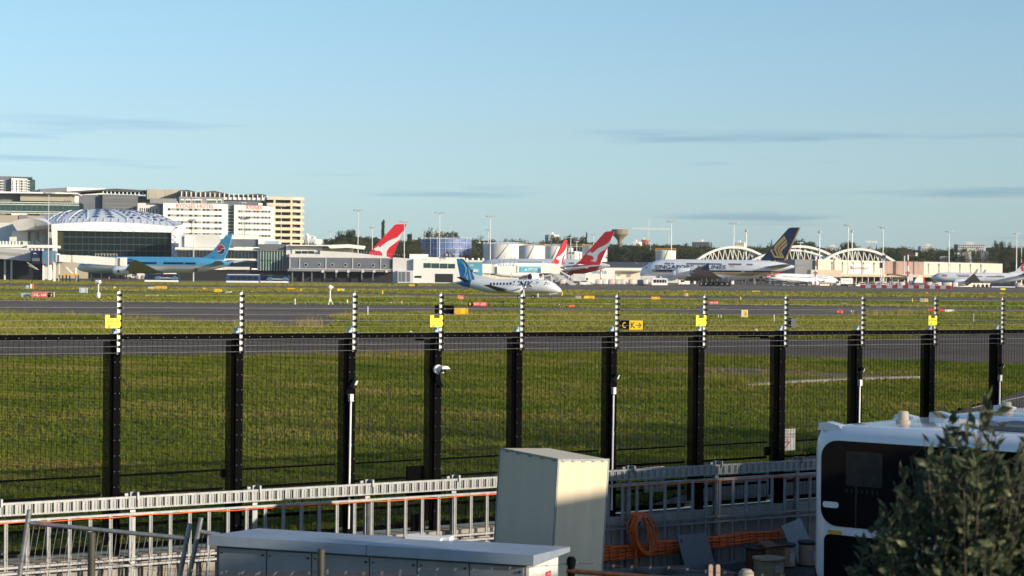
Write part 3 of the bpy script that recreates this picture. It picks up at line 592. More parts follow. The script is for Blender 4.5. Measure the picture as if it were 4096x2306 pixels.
# ---- temporary wire fencing at the left
def seg(px0, py0, d0, px1, py1, d1): return P(px0,py0,d0), P(px1,py1,d1)
def down(p, lean, z): k = (p.z - z); return Vector((p.x - lean*k, p.y, z))
t = thing('temporary_fence', 'leaning temporary fence panel with galvanised tube frame and slack wires', 'fence', (-5.3,24,YZ))
off = Vector((-5.3,24,YZ))
def tp(mb, a, b, r, n=8): return mb.tube(a-off, b-off, r, n=n)
a = P(118,2040,24.2); mb = MB(); tp(mb, a, down(a,.145,YZ), .03); mb.build('frame_tube', M('galv'), t, smooth=50)
b = P(760,2095,24.0); mb = MB(); tp(mb, b, down(b,.185,YZ), .03); mb.build('frame_tube', M('galv'), t, smooth=50)
mb = MB(); tp(mb, P(112,2092,24.2), P(748,2155,24.0), .027); mb.build('top_tube', M('galv'), t, smooth=50)
for k in range(26):
    f = (k+.7)/26.5; p = P(120+(745-120)*f, 2096+(2155-2096)*f, 24.2-.2*f); mb = MB(); q = down(p,.15+.03*math.sin(k*2.1),YZ)
    mid = (p+q)/2 + Vector((.012*math.sin(k),0,0)); mb.path([p-off, mid-off, q-off], .0035, n=4); mb.build('wire', M('galv'), t)
t = thing('temporary_fence', 'leaning tube end of a temporary fence panel beside the low cabinet', 'fence', (-3.6,23.9,YZ)); off = Vector((-3.6,23.9,YZ))
a = P(805,2072,23.9); mb = MB(); tp(mb, a, down(a,.20,YZ), .03); mb.build('frame_tube', M('galv'), t, smooth=50)
mb = MB(); tp(mb, P(798,2127,23.9), P(880,2140,23.9), .027); mb.build('top_tube', M('galv'), t, smooth=50)
for k in range(3):
    p = P(815+k*18,2132+k*3,23.9); mb = MB(); mb.tube(p-off, down(p,.17,YZ)-off, .0035, n=4); mb.build('wire', M('galv'), t)
# ---- barbed wire fence of the mound: posts, chain rail, wire
def post(px, py, d, r, m_, lb, zb, cap=False):
    p = P(px,py,d); t = thing('fence_post', lb, 'post', (p.x,p.y,zb)); mb = MB(); mb.tube((0,0,0),(0,0,p.z-zb),r,n=12); mb.build('shaft', m_, t, smooth=40)
    mb = MB(); mb.lathe([(r*1.25,-.05),(r*1.25,0),(r*.8,.02)] if cap else [(r*1.06,-.02),(r*1.06,0),(r*.7,.012)], c=(0,0,p.z-zb), n=12); mb.build('cap', m_, t, smooth=40); return p
DPOST = mat('painted_post', (.05,.047,.035), .6, var=.3, scale=6)
p1 = post(367,2135,17,.033,DPOST,'dull olive steel post in front of the cable ladders',-.9); p2 = post(1285,2200,16.6,.03,DPOST,'dull olive steel post in front of the low cabinet',-.9)
p3 = post(2285,2238,16.2,.030,M('black_paint'),'black capped steel post beside the low cabinet',-.85,True)
t = thing('pipe_rail', 'rusty pipe rail with wire mesh hanging below it', 'rail', (p3.x,p3.y,-.85)); off = Vector((p3.x,p3.y,-.85))
r0, r1 = P(2268,2284,16.2), P(2960,2338,15.6); mb = MB(); mb.tube(r0-off, r1-off, .02, n=8); mb.build('pipe', M('rust'), t)
for k in range(28): f = k/28; p = r0 + (r1-r0)*f; mb = MB(); mb.tube(p-off, Vector((p.x,p.y,-.8))-off, .002, n=4); mb.build('wire', M('galv'), t)
def barbed(pts, lb):
    w = [P(*p) for p in pts]; o = w[0].copy(); t = thing('barbed_wire', lb, 'wire', o); dense = []
    for a, b in zip(w[:-1], w[1:]):
        k = max(2, int((b-a).length/.05))
        for i in range(k): f = i/k; q = a.lerp(b, f); q.z -= .05*math.sin(math.pi*f)*min(1,(b-a).length/3); dense.append(q)
    dense.append(w[-1])
    mb = MB(); mb.path([p-o + Vector((0,.004*math.sin(i*1.7),.004*math.cos(i*1.7))) for i,p in enumerate(dense)], .0018, n=4); mb.build('strand', M('rust'), t)
    mb = MB()
    for i in range(1, len(dense), 3):
        p = dense[i]-o
        for s_ in (-1,1): mb.bar(p+Vector((-.010*s_,-.01,-.010)), p+Vector((.010*s_,.01,.012)), .0022,.0022)
        mb.bar(p+Vector((-.006,0,0)), p+Vector((.006,0,0)), .006,.006)
    mb.build('barbs', M('galv'), t, kind='stuff')
barbed([(-80,2235,17.2),(367,2252,17.0),(840,2290,16.8),(1285,2293,16.6),(1700,2278,16.4),(2285,2255,16.2)], 'barbed wire strand sagging across the low cabinet')
barbed([(-80,2206,17.2),(367,2238,17.0),(840,2285,16.9),(1283,2286,16.6)], 'upper barbed wire strand left of the low cabinet')
barbed([(1285,2282,16.6),(1600,2300,16.5),(1790,2306,16.4)], 'loose barbed wire strand on the low cabinet doors')
barbed([(2285,2248,16.2),(2700,2272,15.9),(3000,2295,15.7),(3200,2312,15.5)], 'barbed wire strand running in front of the orange cables')
# ---- things against the wall
def fp(px, y, z=YZ): x = FEN.x(px, y); p = FEN.w(x, y, z); return p
# orange cable bundle on the lower ladder
t = thing('cable_bundle', 'bundle of orange cables tied along the lower ladder', 'cables', FEN.o, FEN.yaw)
lo, hi = fit([(2410,2248),(3170,2150)]), fit([(2410,2186),(3170,2110)])
x0, x1 = FEN.x(2200,YT), FEN.x(3215,YT)
for k in range(9):
    mb = MB(); mb.path([(x, YT-.06-.012*(k%2)+.008*math.sin(x*4+k), np.polyval(lo,x)+(np.polyval(hi,x)-np.polyval(lo,x))*(k+.5)/9+.012*math.sin(x*5.3+k*1.3)*math.sin(x*1.1+k)) for x in np.linspace(x0,x1,70)], .0155, n=6); mb.build('cable', M('cable_orange'), t, smooth=60)
x = x0
while x < x1:
    mb = MB(); mb.path([(x+.012*math.sin(j*2.2), YT-.092, np.polyval(lo,x)+(np.polyval(hi,x)-np.polyval(lo,x))*j/6-.004) for j in range(7)], .006, n=4); mb.build('tie', M('plastic_black'), t); x += .17
# hanging coil
c0 = FEN.q(2560,2140,YT-.2); t = thing('cable_coil', 'coil of orange cable hanging over the cable ladder', 'cable', FEN.w(c0[0],YT-.2,YZ), FEN.yaw); zc = c0[1]-YZ
for k in range(11):
    rx, rz = .15+.05*random.random()+.014*k*(k%3==0), .31+.05*random.random(); ox, oz = random.uniform(-.03,.035)+.012*k, random.uniform(-.02,.02)-.01*(k%4)
    mb = MB(); tilt = random.uniform(-.12,.22)
    mb.path([(ox+rx*math.cos(a)*math.cos(tilt)+rz*math.sin(a)*-.16-.03*math.sin(a), .02*k-.09+.03*math.sin(2*a+k), zc+.02+oz+rz*math.sin(a)) for a in np.linspace(0,2*math.pi,33)], .0125, n=6); mb.build('loop', M('cable_orange'), t, smooth=60)
mb = MB(); mb.path([(-.25,0,zc+.36),(-.15,-.02,zc+.35),(0,-.02,zc+.30),(.1,0,zc+.27)],.0135,n=6); mb.path([(-.08,0,zc-.25),(-.10,-.02,zc-.4),(-.09,-.02,zc-.6)],.0125,n=6); mb.build('cable_end', M('cable_orange'), t, smooth=60)
mb = MB(); mb.path([(0,-.12,zc+.34),(.03,-.13,zc+.2),(.08,-.13,zc+.02),(.06,-.12,zc-.05)],.005,n=5); mb.path([(.1,-.13,zc-.1),(.13,-.13,zc-.3),(.12,-.13,zc-.58)],.005,n=5); mb.build('tie_wire', M('wood'), t)
mb = MB(); q = FEN.x(1470,YT); mb.path([(q+.12*math.cos(a), YT-.1-.03*math.sin(a), -.39+.06*math.sin(a*2)+.05*math.cos(a)) for a in np.linspace(0,9.4,40)],.0125,n=6)
mb.v = [(a-q, b-YT, c) for a,b,c in mb.v]; mb.build('cable_offcut', M('cable_orange'), None, smooth=60, loc=FEN.w(q,YT,.06), rotz=FEN.yaw, label='short orange cable loop lying behind the low cabinet lid', cat='cable')
# leaning grey cover sheet
t = thing('cover_sheet', 'dark grey metal cover sheet leaning on the lower ladder', 'panel', fp(2815,-.9), FEN.yaw); t.rotation_euler = (R(-24), 0, FEN.yaw)
mb = MB(); mb.box(-.31,.33,-.012,.012,0,.66); mb.box(-.31,.33,-.03,-.012,0,.02); mb.build('sheet', M('cover_grey'), t)
mb = MB(); mb.lathe([(.035,-.014),(.035,-.013)], c=(-.25,0,.56), n=14, ax='y'); mb.build('knockout', M('dark'), t)
# shallow metal tray lying on the ground
t = thing('metal_frame', 'shallow grey metal frame lying on the yard ground', 'frame', fp(2665,-1.55), FEN.yaw+R(-14)); L_, D_ = 2.05, .95
for a0,a1,b0,b1 in ((0,L_,0,.04),(0,L_,D_-.04,D_),(0,.04,0.041,D_-.041),(L_-.04,L_,.041,D_-.041),(.72,.76,.041,D_-.041),(1.25,1.28,.041,D_-.041)):
    mb = MB(); mb.box(a0-L_/2,a1-L_/2,b0-D_/2,b1-D_/2,0,.21); mb.build('frame_side', M('cover_grey'), t)
mb = MB(); mb.box(-L_/2+.05,L_/2-.05,-D_/2+.05,D_/2-.05,0,.02); mb.build('base_sheet', M('cover_grey'), t)
# chequer plate leaning near the bus
t = thing('chequer_plate', 'bright chequer plate panel leaning on the wall near the bus', 'panel', fp(3238,-1.0), FEN.yaw); t.rotation_euler = (R(-22), R(-14), FEN.yaw)
mb = MB(); mb.box(-.2,.26,-.02,.02,0,.74); mb.build('plate', M('galv_white'), t)
mb = MB()
for i in range(9):
    for j in range(14): mb.bar((-.17+i*.05,-.022,.04+j*.05),(-.155+i*.05,-.022,.06+j*.05) if (i+j)%2 else (-.17+i*.05+.014,-.022,.03+j*.05),.006,.004)
mb.build('tread_pattern', M('galv'), t, kind='stuff')
# cable drums, carton
def drum(px, y, r, h, m_, lb, tilt=0, core=None):
    t = thing('cable_drum', lb, 'drum', fp(px,y), FEN.yaw, 'cable drums by the wall')
    mb = MB(); mb.lathe([(r,0),(r,.03)], n=24); mb.build('flange', m_, t); mb = MB(); mb.lathe([(r,h-.03),(r,h)], n=24); mb.build('flange', m_, t)
    mb = MB(); prof = []
    for k in range(10): prof += [(r*.88,.03+(h-.06)*k/10),(r*.93,.03+(h-.06)*(k+.5)/10)]
    mb.lathe(prof, n=20); mb.build('cable', core or M('rust'), t, smooth=60)
    mb = MB(); mb.box(-r*.3,r*.2,-r*.97,-r*.93,h*.25,h*.65); mb.build('paper_label', M('hull_grey'), t)
drum(3035,-1.25,.19,.40,M('dark'),'black flanged cable drum left of the carton'); drum(3150,-1.2,.19,.40,M('dark'),'cable drum with striped winding right of the carton',core=M('pinkbrown')); drum(3245,-1.3,.19,.42,M('dark'),'black flanged drum with striped winding beside the bus',core=M('pinkbrown'))
drum(3085,-1.75,.27,.30,M('wood'),'plywood cable drum with paper labels in front of the carton',core=M('wood'))
t = thing('carton', 'brown cardboard carton between the cable drums', 'box', fp(3090,-1.32), FEN.yaw+.1); mb = MB(); mb.box(-.21,.21,-.15,.15,0,.40); mb.build('carton_body', M('card'), t)
mb = MB(); mb.hexa([(-.21,-.15,.402),(.21,-.15,.402),(.21,.0,.402),(-.21,.0,.402),(-.2,-.22,.43),(.2,-.22,.43),(.21,.0,.41),(-.21,.0,.41)]); mb.hexa([(-.1,.0,.405),(.2,.0,.405),(.2,.15,.405),(-.1,.15,.405),(-.1,.0,.41),(.2,.0,.41),(.18,.17,.47),(-.12,.17,.47)]); mb.build('flap', M('card'), t)
for px in (2843,2872):
    p = P(px,2266,17.5); t = thing('wooden_stake', 'orange brown wooden stake by the barbed wire', 'stake', (p.x,p.y,-.7), 0, 'stakes by the barbed wire'); mb = MB(); mb.box(-.018,.018,-.018,.018,0,p.z+.7); mb.build('shaft', M('pinkbrown'), t)
    mb = MB(); mb.hexa([(-.018,-.018,p.z+.701),(.018,-.018,p.z+.701),(.018,.018,p.z+.701),(-.018,.018,p.z+.701),(-.012,-.012,p.z+.715),(.012,-.012,p.z+.715),(.012,.012,p.z+.715),(-.012,.012,p.z+.715)]); mb.build('top', M('pinkbrown'), t)
p = P(2985,2278,18); t = thing('bollard', 'weathered concrete bollard with a rounded head', 'bollard', (p.x,p.y,-.8)); mb = MB(); mb.lathe([(.06,0),(.06,p.z+.66),(.072,p.z+.70),(.068,p.z+.77),(.04,p.z+.80)], n=16); mb.build('bollard_body', M('wall_conc'), t, smooth=40)

# ================================================================ APRON BUSES
BO, BX, BY = Vector((4.50,30.05)), Vector((.785,-.62)), Vector((.62,.785))
def make_bus(label, o):
    t = thing('apron_bus', label, 'bus', (o.x, o.y, YZ), math.atan2(BX.y, BX.x), 'airport buses parked in the yard')
    L_, Wd, Ht = 12.5, 2.9, 3.02
    # body: rounded-end tube of cross sections along x
    rings = []
    def sec(x, ins, top, bot):
        pts = []; w0, w1 = ins, Wd-ins; r_ = .22
        for cx, cz, a0 in ((w1-r_, top-r_, 0), (w0+r_, top-r_, 90), (w0+.1, bot+.1, 180), (w1-.1, bot+.1, 270)):
            rr = r_ if a0 < 180 else .1
            for k in range(5): a = R(a0 + 22.5*k); pts.append((x, cx+rr*math.cos(a), cz+rr*math.sin(a)))
        return pts
    for x, ins, top, bot in ((-.02,.30,2.72,.62),(.02,.16,2.86,.52),(.10,.07,2.95,.44),(.28,.02,3.0,.40),(.6,0,Ht,.38),(L_/2,0,Ht+.02,.38),(L_-.5,0,Ht,.38),(L_,.2,2.8,.6)): rings.append(sec(x, ins, top, bot))
    mb = MB(); mb.loft(rings); mb.build('body', M('bus_white'), t, smooth=50)
    def rrect(x0,x1,z0,z1,r_,n=6):
        return [(cx+r_*math.cos(R(a0+90*k/n)), cz+r_*math.sin(R(a0+90*k/n))) for cx,cz,a0 in ((x1-r_,z1-r_,0),(x0+r_,z1-r_,90),(x0+r_,z0+r_,180),(x1-r_,z0+r_,270)) for k in range(n+1)]
    mb = MB(); mb.prism(rrect(.20,L_-.4,1.36,2.78,.28),-.012,.05); gl = mb.build('window_band', M('bus_glass'), t)
    for k in range(6): mb = MB(); mb.box(.78+k*1.9,.80+k*1.9,-.016,-.0125,1.38,2.6); mb.build('window_joint', M('dark'), gl)
    for a, b, c, d in ((.62,1.22,2.05,2.62),(1.78,2.5,2.02,2.6),(3.3,4.6,1.95,2.62),(5.2,6.5,1.95,2.62)): mb = MB(); mb.prism(rrect(a,b,c,d,.03),-.0165,-.0125); mb.build('window_pane', M('pane_grey'), gl)
    for k in range(7): mb = MB(); mb.box(.62+k*.085,.65+k*.085,-.0165,-.0125,1.93,2.0); mb.build('seat_rail', M('pane_grey'), gl)
    mb = MB(); mb.prism(rrect(.26,1.42,.44,1.22,.1),-.012,.05); mb.build('lower_panel', M('bus_glass'), t)
    mb = MB(); mb.prism(rrect(.24,.5,1.66,1.76,.04),-.022,-.0125); mb.build('handle', M('bus_white'), t)
    mb = MB(); mb.prism(rrect(.33,.55,1.225,1.29,.02),-.02,.02); mb.build('side_marker', M('amber'), t)
    for x in (2.6, 9.4):
        mb = MB(); mb.lathe([(.2,-.01),(.48,-.01),(.5,.1),(.5,.3)], c=(x,.02,.5), n=24, ax='y'); w_ = mb.build('wheel', M('tyre'), t, smooth=40)
        mb = MB(); mb.lathe([(.27,-.025),(.1,-.04)], c=(x,.02,.5), n=20, ax='y'); mb.build('rim', M('bare_metal'), w_)
    mb = MB(); mb.box(-.02,.5,.2,Wd-.2,.15,.60); mb.build('bumper', M('dark'), t)
    for y in (.18, 2.6): 
        mb = MB(); mb.prism([(-.02,0),(.42,0),(.33,.09),(.12,.14),(.0,.12)],-.10,.10); mb.xf(Matrix.Translation((.10,y,2.93))).build('marker_lamp', M('bus_white'), t, smooth=50)
    mb = MB(); mb.lathe([(.11,0),(.11,.05),(.085,.06),(.08,.19),(.07,.21)], c=(.95,1.15,Ht), n=16); mb.build('beacon', M('tan_band'), t, smooth=40)
    mb = MB(); mb.box(2.4,3.6,.7,1.9,Ht+.015,Ht+.09); mb.build('roof_hatch', M('cover_grey'), t)
    mb = MB(); rr = [[(x, .4+(Wd-.8)*k/8, Ht+.0+s_*math.sin(math.pi*k/8)) for k in range(9)] for x, s_ in ((3.9,.05),(4.2,.3),(6.6,.34),(6.9,.05))]
    mb.loft(rr, closed=True); mb.build('air_conditioner', M('bus_white'), t, smooth=40)
    mb = MB(); text(mb,'AIRPORT',0,1.2,0,.16,0); mb.xf(Matrix.Translation((1.0,.5,Ht+.024)) @ Matrix.Rotation(R(-90),4,'X')).build('roof_lettering', M('red_sign'), t)
    mb = MB(); text(mb,'Eberspaecher',0,.9,0,.11,0); mb.xf(Matrix.Translation((4.5,.395,Ht+.06))).build('lettering', M('dark'), t)
    t.scale = (1, 1, .9); return t
make_bus('white apron bus with a dark window band behind the shrub', BO)
b2 = BO + BY*3.35 + BX*.15
make_bus('second white apron bus parked behind the nearer bus', b2)

# ================================================================ SHRUB
LEAF = leafmat('shrub_leaf', [(.32,(.05,.068,.04)), (.5,(.12,.135,.075)), (.62,(.42,.40,.24))], 26, .4)  # palest ramp colour stands in for sunlit leaf tips
cen = P(3880, 2130, 8.4); base_z = 1.45
t = thing('shrub', 'leafy grey green shrub on the mound in front of the buses', 'shrub', (cen.x, cen.y, base_z))
mb = MB(); tips = []
for k in range(620):
    a = random.uniform(0,2*math.pi); rr = random.random()**.5
    tip = Vector((rr*.80*math.cos(a), rr*.8*math.sin(a), .30 + 1.72*(1-rr*rr*.62)*random.uniform(.35,1.0)**.7))
    tip.z -= max(0, -tip.x-.05)*.75
    tips.append(tip); mb.path([(0,0,-.15), (tip.x*.35,tip.y*.35,tip.z*.45), tip], [.012,.006,.002], n=4)
mb.build('stems', M('trunk'), t)
N = 34; vs, tr = [], []
for tip in tips:
    for j in range(N):
        f = random.random()**.6; p = Vector((tip.x*.35,tip.y*.35,tip.z*.45)).lerp(tip, f) + Vector((random.gauss(0,.014),random.gauss(0,.014),random.gauss(0,.014)))
        a = random.uniform(0,2*math.pi); e = random.uniform(.1,1.2); L_ = random.uniform(.05,.095); d = Vector((math.cos(a)*math.cos(e),math.sin(a)*math.cos(e),math.sin(e)))
        s_ = d.cross(Vector((random.gauss(0,1),random.gauss(0,1),random.gauss(0,1)))).normalized()*L_*.2; o = len(vs)
        vs += [p, p+d*L_*.45+s_, p+d*L_, p+d*L_*.45-s_]; tr += [(o,o+1,o+2),(o,o+2,o+3)]
fastmesh('foliage', np.array([tuple(v) for v in vs]), np.array(tr), LEAF, parent=t, kind='stuff')
# ================================================================ AIRCRAFT
def splitmat(name, base, cuts, rough=.32):       # paint scheme: each cut (a, b, c, colour) repaints where a*x + b*z > c
    m = bpy.data.materials.new(name); m.use_nodes = True; nt = m.node_tree; n, l = nt.nodes, nt.links; b = n['Principled BSDF']
    b.inputs['Roughness'].default_value = rough; b.inputs['Coat Weight'].default_value = .25
    t = n.new('ShaderNodeTexCoord'); cur = n.new('ShaderNodeRGB'); cur.outputs[0].default_value = (*base, 1); src = cur.outputs[0]
    for a, bb, c, col in cuts:
        d = n.new('ShaderNodeVectorMath'); d.operation = 'DOT_PRODUCT'; d.inputs[1].default_value = (a, 0, bb); l.new(t.outputs['Object'], d.inputs[0])
        g = n.new('ShaderNodeMath'); g.operation = 'GREATER_THAN'; g.inputs[1].default_value = c; l.new(d.outputs['Value'], g.inputs[0])
        mx = n.new('ShaderNodeMixRGB'); mx.inputs[2].default_value = (*col, 1); l.new(g.outputs[0], mx.inputs[0]); l.new(src, mx.inputs[1]); src = mx.outputs[0]
    l.new(src, b.inputs['Base Color']); return m
def cut(fr, p, q_, col, y=0, side=1):             # half-plane through two photo points; side picks which half
    (x1, z1), (x2, z2) = fr.q(*p, y), fr.q(*q_, y); a, b = (z2-z1), -(x2-x1); return (a*side, b*side, (a*x1+b*z1)*side, col)
class Plane:
    def __init__(s, fr, label, stations, hull, rmax=9, group='parked airliners', name='airliner'):
        s.fr = fr; s.t = fr.thing(name, label, 'airplane', group); s.st = []
        for px, yt, yb in stations:
            x, zt = fr.q(px, yt); _, zb = fr.q(px, yb); s.st.append((x, (zt+zb)/2, min(rmax, (zt-zb)/2), (zt-zb)/2))
        n = 24; mb = MB()
        mb.loft([[(x, ry*math.cos(2*math.pi*k/n), zc + rz*math.sin(2*math.pi*k/n)) for k in range(n)] for x, zc, ry, rz in s.st])
        s.hull = mb.build('fuselage', hull, s.t, smooth=50); s.X = np.array([a[0] for a in s.st]); s.A = np.array([a[1:] for a in s.st])
        s.R = max(a[2] for a in s.st)
    def sy(s, x, z, off=.04):
        zc, ry, rz = (np.interp(x, s.X, s.A[:,k]) for k in range(3)); return -ry*math.sqrt(max(.02, 1-((z-zc)/max(rz,.05))**2)) - off
    def p(s, px, py): return s.fr.q(px, py, -s.R*.9)
    def words(s, txt, px0, pyt, px1, pyb, m_, slant=0, bold=0, pyt2=None, name='lettering', off=.12):
        (x0, zt), (x1, zb) = s.p(px0, pyt), s.p(px1, pyb); mb = MB(); text(mb, txt, x0, x1, zb, zt, 0, slant=slant, bold=bold, fn=lambda a, b: s.sy(a, b, off))
        return mb.build(name, m_, s.hull)
    def windows(s, runs, w, h, m_):               # runs of (px0, py0, px1, py1, count)
        mb = MB()
        for a, b, c, d, k in runs:
            for i in range(k):
                f = i/max(1, k-1); x, z = s.p(a+(c-a)*f, b+(d-b)*f)
                for sg in (1, -1):
                    y0, y1 = s.sy(x, z-h/2)*sg, s.sy(x, z+h/2)*sg; mb.add([(x-w/2,y0,z-h/2),(x+w/2,y0,z-h/2),(x+w/2,y1,z+h/2),(x-w/2,y1,z+h/2)], [(0,1,2,3)])
        return mb.build('cabin_windows', m_, s.hull, kind='stuff')
    def stripe(s, top, bot, m_, name='stripe', off=.05):   # band between two traced lines hugging the hull
        n = 24; mb = MB(); rows = []
        for k in range(n+1):
            px = top[0][0] + (top[-1][0]-top[0][0])*k/n; yt = np.interp(px, [a for a,_ in top], [b for _,b in top]); yb = np.interp(px, [a for a,_ in bot], [b for _,b in bot])
            col = []
            for j in range(4): x, z = s.p(px, yt+(yb-yt)*j/3); col.append((x, s.sy(x, z, off), z))
            rows.append(col)
        mb.loft(rows, closed=False, cap=False); return mb.build(name, m_, s.hull)
    def patch(s, pts, m_, name, off=.06):
        mb = MB(); c = [s.p(*q_) for q_ in pts]; mb.add([(x, s.sy(x, z, off), z) for x, z in c], [tuple(range(len(c)))]); return mb.build(name, m_, s.hull)
    def door(s, px0, py0, px1, py1):
        mb = MB(); (x0, z1), (x1, z0) = s.p(px0, py0), s.p(px1, py1); e = .07
        for a, b, c, d in ((x0,x0+e,z0,z1),(x1-e,x1,z0,z1),(x0,x1,z1-e,z1),(x0,x1,z0,z0+e)): mb.add([(a,s.sy(a,c),c),(b,s.sy(b,c),c),(b,s.sy(b,d),d),(a,s.sy(a,d),d)], [(0,1,2,3)])
        return mb.build('door', M('hull_grey'), s.hull)
    def wing(s, rle, rte, zr, tle, tte, zt, yr, yt, m_, th=.11, name='wing', kink=None, sides=(-1,1)):
        for sg in sides:
            def sec(le, te, z, y):
                c = te-le; k = abs(c)*th; return [(le, y*sg, z), (le+c*.08, y*sg, z+k*.45), (le+c*.35, y*sg, z+k*.6), (te, y*sg, z), (le+c*.35, y*sg, z-k*.4), (le+c*.08, y*sg, z-k*.3)]
            secs = [sec(rle, rte, zr, yr)]
            if kink: f, kte, kz = kink; secs.append(sec(rle+(tle-rle)*f, kte, kz, yr+(yt-yr)*f))
            secs.append(sec(tle, tte, zt, yt)); mb = MB(); mb.loft(secs); o = mb.build(name, m_, s.t, smooth=40)
        return o
    def winglet(s, pts, y, m_, both=True, th=.12):
        for sg in ((-1, 1) if both else (-1,)): mb = MB(); mb.prism(pts, y*sg-th, y*sg+th); mb.build('winglet', m_, s.t)
    def fin(s, pts, m_, th=.45, y=0, name='fin'):
        mb = MB(); c = [s.fr.q(*q_, y) for q_ in pts]; mb.prism(c, y-th/2, y+th/2); o = mb.build(name, m_, s.t); s.fth = th; s.finobj = o; return o
    def emblem(s, pts, m_, name='emblem', lay=1):
        mb = MB(); c = [s.fr.q(*q_) for q_ in pts]; y = -s.fth/2
        mb.prism(c, y-.03*lay, y-.003-.03*(lay-1)); o = mb.build(name, m_, s.finobj)
        return o
    def engine(s, x0, x1, y, z, r, m_, pyl=None, hole='both'):
        d = x1-x0; mb = MB(); mb.lathe([(r*.80,0),(r*.93,d*.02),(r,d*.12),(r*1.0,d*.35),(r*.86,d*.72),(r*.74,d*.85)], c=(x0,y,z), n=20, ax='x'); e = mb.build('engine', m_, s.t, smooth=50)
        mb = MB(); mb.lathe([(r*.78,-d*.004),(r*.2,-d*.002)], c=(x0,y,z), n=20, ax='x'); mb.build('engine_intake', M('dark'), e); mb = MB(); mb.lathe([(r*.70,d*.853),(r*.5,d*.855)], c=(x0,y,z), n=20, ax='x'); mb.build('engine_outlet', M('dark'), e)
        mb = MB(); mb.lathe([(r*.5,d*.855),(r*.42,d*.95),(r*.12,d*1.08)], c=(x0,y,z), n=14, ax='x'); mb.build('exhaust_cone', M('bare_metal'), e, smooth=50)
        if pyl is not None: mb = MB(); mb.prism([(x0+d*.3, z+r*.9),(x0+d*1.15, pyl),(x0+d*1.5, pyl),(x0+d*.8, z+r*.6)], y-.25, y+.25); mb.build('pylon', m_, s.t)
        return e
    def gear(s, spots, r, w, strut_top):          # wheels at (x, y); struts up to the belly
        for x, y in spots:
            mb = MB(); mb.tube((x,y,r),(x,y,strut_top),r*.22,n=8); st = mb.build('landing_gear_strut', M('bare_metal'), s.t)
        for x, y in spots:
            for dy in (-w, w): mb = MB(); mb.lathe([(r*.55,-w*.42),(r,-w*.3),(r,w*.3),(r*.55,w*.42)], c=(x,y+dy,r), n=18, ax='y'); o = mb.build('wheel', M('tyre'), s.t, smooth=40); mb = MB(); mb.lathe([(r*.5,-w*.45),(r*.2,-w*.46)], c=(x,y+dy,r), n=12, ax='y'); mb.build('hub', M('hull_grey'), o)
HW, HG, WG, DK = M('hull_white'), M('hull_grey'), M('wing_grey'), M('glass_dark')
RED = M('red')
# ---------------------------------------------------------------- turboprop taxiing in the middle distance
def S(u, v): return 1780 + u/4.954, 960 + v/4.954
f = Fr(2040, 320, -20)
blue_tail = cut(f, S(510,960), S(545,800), (.02,.13,.36), side=-1)
m_ = splitmat('turboprop_paint', (.78,.79,.81), [blue_tail] if blue_tail[0]*f.q(*S(300,870))[0]+blue_tail[1]*f.q(*S(300,870))[1] > blue_tail[2] else [tuple([-a for a in blue_tail[:3]]+[blue_tail[3]])])
st = [(240,856,870),(300,836,897),(400,818,928),(560,790,966),(700,785,1010),(850,783,1045),(1000,783,1060),(1500,785,1066),(1900,787,1064),(2000,797,1062),(2060,812,1061),(2120,842,1060),(2180,880,1058),(2235,920,1055),(2285,965,1045),(2310,1008,1022)]
pl = Plane(f, 'white twin propeller airliner with a blue swirled tail taxiing on the runway', [(*S(u,a), S(u,b)[1]) for u,a,b in st], m_, group=None, name='turboprop_airplane')
pl.fin([S(*q_) for q_ in ((232,378),(335,375),(365,392),(540,645),(600,800),(330,815),(300,720))], M('link_blue'), .28)
pl.emblem([S(*q_) for q_ in ((300,410),(350,415),(400,470),(440,560),(435,640),(400,720),(375,745),(410,650),(405,560),(370,480))], M('link_light'))
pl.emblem([S(*q_) for q_ in ((455,520),(500,600),(520,700),(535,800),(505,800),(490,700),(470,610))], M('link_light')); pl.emblem([S(*q_) for q_ in ((415,740),(455,660),(465,790),(440,790))], M('link_light'))
pl.emblem([S(*q_) for q_ in ((236,384),(330,380),(345,400),(380,500),(290,470),(255,470))], M('link_mid'))
mb = MB(); mb.prism([f.q(*S(*q_)) for q_ in ((545,650),(600,690),(760,728),(1010,784),(1010,800),(540,800),(585,745))],-.12,.12); mb.build('dorsal_fin', HW, pl.t)
mb = MB(); mb.prism([f.q(*S(*q_)) for q_ in ((372,395),(540,640),(532,640),(362,400))],-.17,.17); mb.build('deicing_boot', M('dark'), pl.t)
pl.windows([(*S(910,873),*S(1300,871),7)], .27, .38, M('navy'))
pl.words('LINK', *S(1335,815), *S(1735,940), M('navy'), slant=.18, bold=.02); pl.words('airways', *S(1565,953), *S(1730,990), M('navy'), bold=.01)
pl.patch([S(*q_) for q_ in ((1790,825),(1830,832),(1862,848),(1835,862),(1820,842))], M('link_mid'), 'bird_emblem'); pl.patch([S(*q_) for q_ in ((1785,910),(1822,868),(1830,872))], M('navy'), 'bird_emblem')
for pts in (((1955,890),(1975,843),(2010,845),(2048,886)), ((2042,848),(2085,850),(2148,888),(2068,888))): pl.patch([S(*q_) for q_ in pts], DK, 'cockpit_window', .03)
pl.door(*S(1720,860), *S(1778,1000)); pl.door(*S(1275,838), *S(1330,890))
(tx1, tz), (tx0, _) = f.q(*S(900,900), -10.4), f.q(*S(755,872), -10.4); (rx1, rz), (rx0, _) = f.q(*S(1390,1020)), f.q(*S(1085,1020))
pl.wing(rx1, rx0, rz, tx1, tx0, tz, 1.0, 10.4, mat('turboprop_wing', (.055,.06,.075), .4, var=.1), .12)
(a1, az), (a0, _) = f.q(*S(325,740), -4.6), f.q(*S(222,735), -4.6); (b1, bz), (b0, _) = f.q(*S(530,838)), f.q(*S(400,838))
